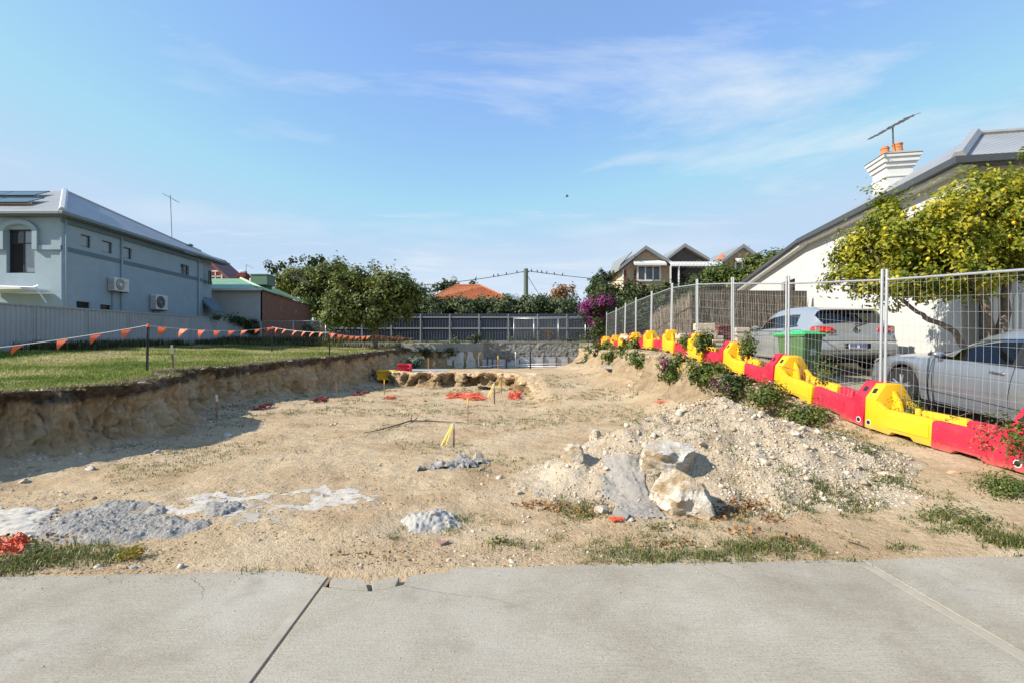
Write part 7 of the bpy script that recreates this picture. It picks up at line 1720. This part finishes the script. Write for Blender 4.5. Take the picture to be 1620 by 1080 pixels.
    # seats and steering wheel
    for (sx1, ys_) in spec['seats']:
        for s_ in ys_:
            m = MB(); m.box(sx1-0.25, sx1+0.25, s_-.24, s_+.24, .5, .66); m.prism([(sx1-.22, s_-.23, .62), (sx1-.10, s_-.23, .62), (sx1-.26, s_-.20, 1.14), (sx1-.36, s_-.20, 1.14)], (0, .44, 0)); m.box(sx1-.40, sx1-.30, s_-.13, s_+.13, 1.15, 1.32); m.build('seat', M_seat, o, world=False, bevel=.04, seg=2)
    sw = spec['seats'][0][0]; m = MB(); m.tube([(sw+.55 + .06*math.sin(a), -.36 + .18*math.cos(a), .93 + .17*math.sin(a)) for a in np.linspace(0, 2*math.pi, 20)], .014, 6, False); m.build('steering_wheel', M_black, o, world=False)
    m = MB(); m.prism([(sw+.62, -W*.78, .72), (sw+.62, -W*.78, .93), (sw+1.05, -W*.78, .95), (sw+1.05, -W*.78, .72)], (0, W*1.56, 0)); m.build('dashboard', M_seat, o, world=False, bevel=.04)
    return o, body, pt
def lens(pts, nrm_, th, name, mat, parent):      # thin curved lamp/plate from an outline in local space
    m = MB(); m.prism([Vector(p) for p in pts], Vector(nrm_)*th); return m.build(name, mat, parent, world=False, bevel=min(.012, th*.45), seg=2, smooth=True, angle=50)

# white hatchback, tail towards the street
hk = [(2.10,.50,.46,.66),(2.09,.62,.56,.76),(2.02,.72,.66,.84),(1.85,.80,.73,.90),(1.5,.90,.82,.96),(1.05,.98,.88,.99),(.92,1.0,.90,1.0),(.25,1.36,.935,1.0),(.0,1.43,.94,1.0),(-.4,1.475,.95,1.0),(-.9,1.475,.965,1.0),(-1.35,1.445,.98,.995),(-1.70,1.395,1.0,.985),(-1.80,1.34,1.0,.98),(-1.98,1.06,.985,.97),(-2.0,1.0,.96,.965),(-2.04,.90,.87,.965),(-2.07,.78,.75,.96),(-2.075,.68,.655,.965),(-2.13,.62,.60,.97),(-2.14,.50,.48,.965),(-2.12,.36,.345,.95),(-2.06,.30,.285,.9)]
gx0, gy0 = 7.48, 11.4
hd = math.atan2(0.08, 0.997); fwd = Vector((math.sin(hd), math.cos(hd), 0)); lft = Vector((-fwd.y, fwd.x, 0))
cen = Vector((gx0, gy0, 0)) + fwd*2.1 - lft*0.86
M_silver1 = carpaint('pale_silver_paint', (.46,.485,.49))
gpitch = math.atan(0.03)
golf, gbody, gpt = make_car(dict(key=hk, W=1.79, wheels=(1.30,-1.28), R=.318, sill=.20, paint=M_silver1, sidewin=(-1.30,.80), pillars=((-.36,-.26),), wind=(.22,.92), rear=(-1.96,-1.74), wrap=True,
    seams=[[(.78,k) for k in np.linspace(.1,4,12)], [(-.34,k) for k in np.linspace(.1,4,12)], [(x,.12) for x in np.linspace(.78,-.34,12)], [(x,3.15) for x in np.linspace(1.1,-1.75,20)]], handles=(-.16,), mirror=.70, seats=((.15,(-.36,.36)),(-.75,(-.4,0,.4)))),
    'pale silver hatchback with red tail lamps parked nose away behind the wheelie bin', (cen.x, cen.y, 1.13), hd, gpitch)
golf.scale = (1.07, 1.05, 1.05)
# tail details (local x negative is the tail)
for s_ in (1, -1):
    ol = [(-1.985,s_*.845,.86),(-2.02,s_*.80,.845),(-2.055,s_*.56,.845),(-2.055,s_*.45,.875),(-2.045,s_*.44,.925),(-2.02,s_*.50,.965),(-1.995,s_*.78,.985),(-1.93,s_*.875,.975),(-1.90,s_*.885,.90)]
    tl = lens(ol, (-0.9, 0.3*s_, 0.1), .035, 'tail_lamp', M_tail, golf)
    m = MB(); m.lathe([(.045,-.004),(.045,.0)], 14, (-2.095, s_*.60+.009*s_, .908), 'X'); m.lathe([(.035,-.004),(.035,0)], 14, (-2.075, s_*.73, .915), 'X'); m.build('lamp_reflector', simple('lamp_core_orange', (.75,.10,.05), .2), tl, world=False)
lens([(-2.125,-.27,.50),(-2.125,.27,.50),(-2.122,.27,.61),(-2.122,-.27,.61)], (-1,0,0), .02, 'plate_recess', M_dark, golf)
npl = lens([(-2.146,-.19,.50),(-2.146,.19,.50),(-2.142,.19,.60),(-2.142,-.19,.60)], (-1,0,0), .008, 'number_plate', simple('plate_white', (.66,.68,.72), .5, .05), golf)
m = MB()
for q in range(7):
    y = -.15 + q*.05
    if q == 3: continue
    for (dy, z0, z1, w2) in ((-.012,.515,.57,.005), (.012,.515,.57,.005), (0,.565,.575,.014), (0,.538,.546,.014))[: 3 + q % 2]:
        m.box(-2.158, -2.155, y+dy-w2, y+dy+w2, z0, z1)
m.box(-2.158, -2.155, -.185, .185, .583, .598); m.build('plate_characters', simple('plate_blue', (.03,.07,.28), .5), npl, world=False)
# round badge: ring with a V above a W
bz = .905; m = MB(); m.tube([(-2.062, .058*math.cos(a), bz + .058*math.sin(a)) for a in np.linspace(0, 2*math.pi, 25)], .007, 6, False)
for a, b in (((-.026,.044),(0,.004)), ((0,.004),(.026,.044)), ((-.046,.022),(-.020,-.046)), ((-.020,-.046),(0,.0)), ((0,.0),(.020,-.046)), ((.020,-.046),(.046,.022))):
    m.tube([(-2.064, a[0], bz+a[1]), (-2.064, b[0], bz+b[1])], .0055, 5)
bd = m.build('badge', M_chrome, golf, world=False); m = MB(); m.lathe([(.055,-2.058),(.055,-2.046)], 20, (0,0,bz), 'X'); m.build('badge_disc', M_black, bd, world=False)
m = MB(); m.tube([(-2.02,0,1.0), (-2.03,.0,1.03), (-1.985,-.30,1.08)], .012, 6); m.build('rear_wiper', M_black, golf, world=False)
m = MB(); m.prism([(-1.66,-.62,1.405),(-1.86,-.60,1.37),(-1.86,-.60,1.345),(-1.72,-.62,1.36)], (0,1.22,0)); m.build('roof_spoiler', M_silver1, golf, world=False, bevel=.008)
m = MB(); m.box(-2.145,-2.09,-.80,.80,.27,.36); m.build('bumper_valance', M_black, golf, world=False, bevel=.02)
m = MB(); m.tube([(-2.155, y_, .455) for y_ in np.linspace(-.8, .8, 9)], .008, 5); m.tube([(-2.09,-.85,.662),(-2.10,0,.668),(-2.09,.85,.662)], .006, 4); m.build('bumper_line', M_black, golf, world=False)
m = MB(); m.box(-2.083,-2.078,.42,.60,.80,.822); m.build('model_lettering', M_chrome, golf, world=False)

# silver sedan in the right foreground
sk = [(2.34,.48,.44,.62),(2.33,.60,.54,.74),(2.26,.70,.63,.83),(2.05,.79,.71,.91),(1.6,.88,.80,.97),(1.05,.95,.87,1.0),(.90,.975,.885,1.0),(.20,1.33,.92,1.0),(-.05,1.43,.925,1.0),(-.5,1.49,.935,1.0),(-1.0,1.47,.95,1.0),(-1.35,1.38,.965,.995),(-1.80,1.10,.985,.98),(-1.95,1.06,.985,.97),(-2.25,1.02,.96,.94),(-2.31,.95,.90,.93),(-2.34,.75,.72,.92),(-2.37,.58,.56,.92),(-2.36,.36,.345,.9),(-2.3,.28,.265,.86)]
f0 = Vector((6.98, 9.32, 0)); f1 = Vector((6.90, 5.2, 0)); fw = (f0-f1).normalized(); hd2 = math.atan2(fw.x, fw.y); lf = Vector((-fw.y, fw.x, 0))
cen2 = f0 - fw*2.34 - lf*0.90
M_silver2 = carpaint('blue_silver_paint', (.28,.31,.35))
sed, sbody, spt = make_car(dict(key=sk, W=1.82, wheels=(1.42,-1.32), R=.325, sill=.20, paint=M_silver2, sidewin=(-1.45,.82), pillars=((-.44,-.34),), wind=(.18,.92), rear=(-1.78,-1.36), chrome=True,
    seams=[[(.86,k) for k in np.linspace(.1,4,12)], [(-.38,k) for k in np.linspace(.1,4,12)], [(-1.32 + .25*abs(k-2)/2,k) for k in np.linspace(2.2,4,8)], [(x,.12) for x in np.linspace(.86,-.38,12)], [(x,.12) for x in np.linspace(-.38,-.9,6)], [(x,1.1) for x in np.linspace(.98,-.95,20)], [(x, 4.02) for x in np.linspace(.85,-1.4,24)]], handles=(-.18,-1.15), mirror=.72, seats=((.12,(-.37,.37)),(-.78,(-.4,.4)))),
    'blue-silver sedan parked behind the nearest barriers', (cen2.x, cen2.y, 0.46), hd2, math.atan(0.12))
for s_ in (1, -1):
    lens([(2.30,s_*.56,.60),(2.20,s_*.76,.62),(2.02,s_*.845,.69),(1.92,s_*.85,.735),(2.10,s_*.74,.73),(2.26,s_*.56,.68)], (0.6, 0.5*s_, 0.45), .03, 'headlamp', M_lampw, sed)
m = MB(); m.tube([spt(x, 6.25, .004) for x in np.linspace(.75,-1.3,24)], .010, 5); m.build('window_trim', M_chrome, sed, world=False)
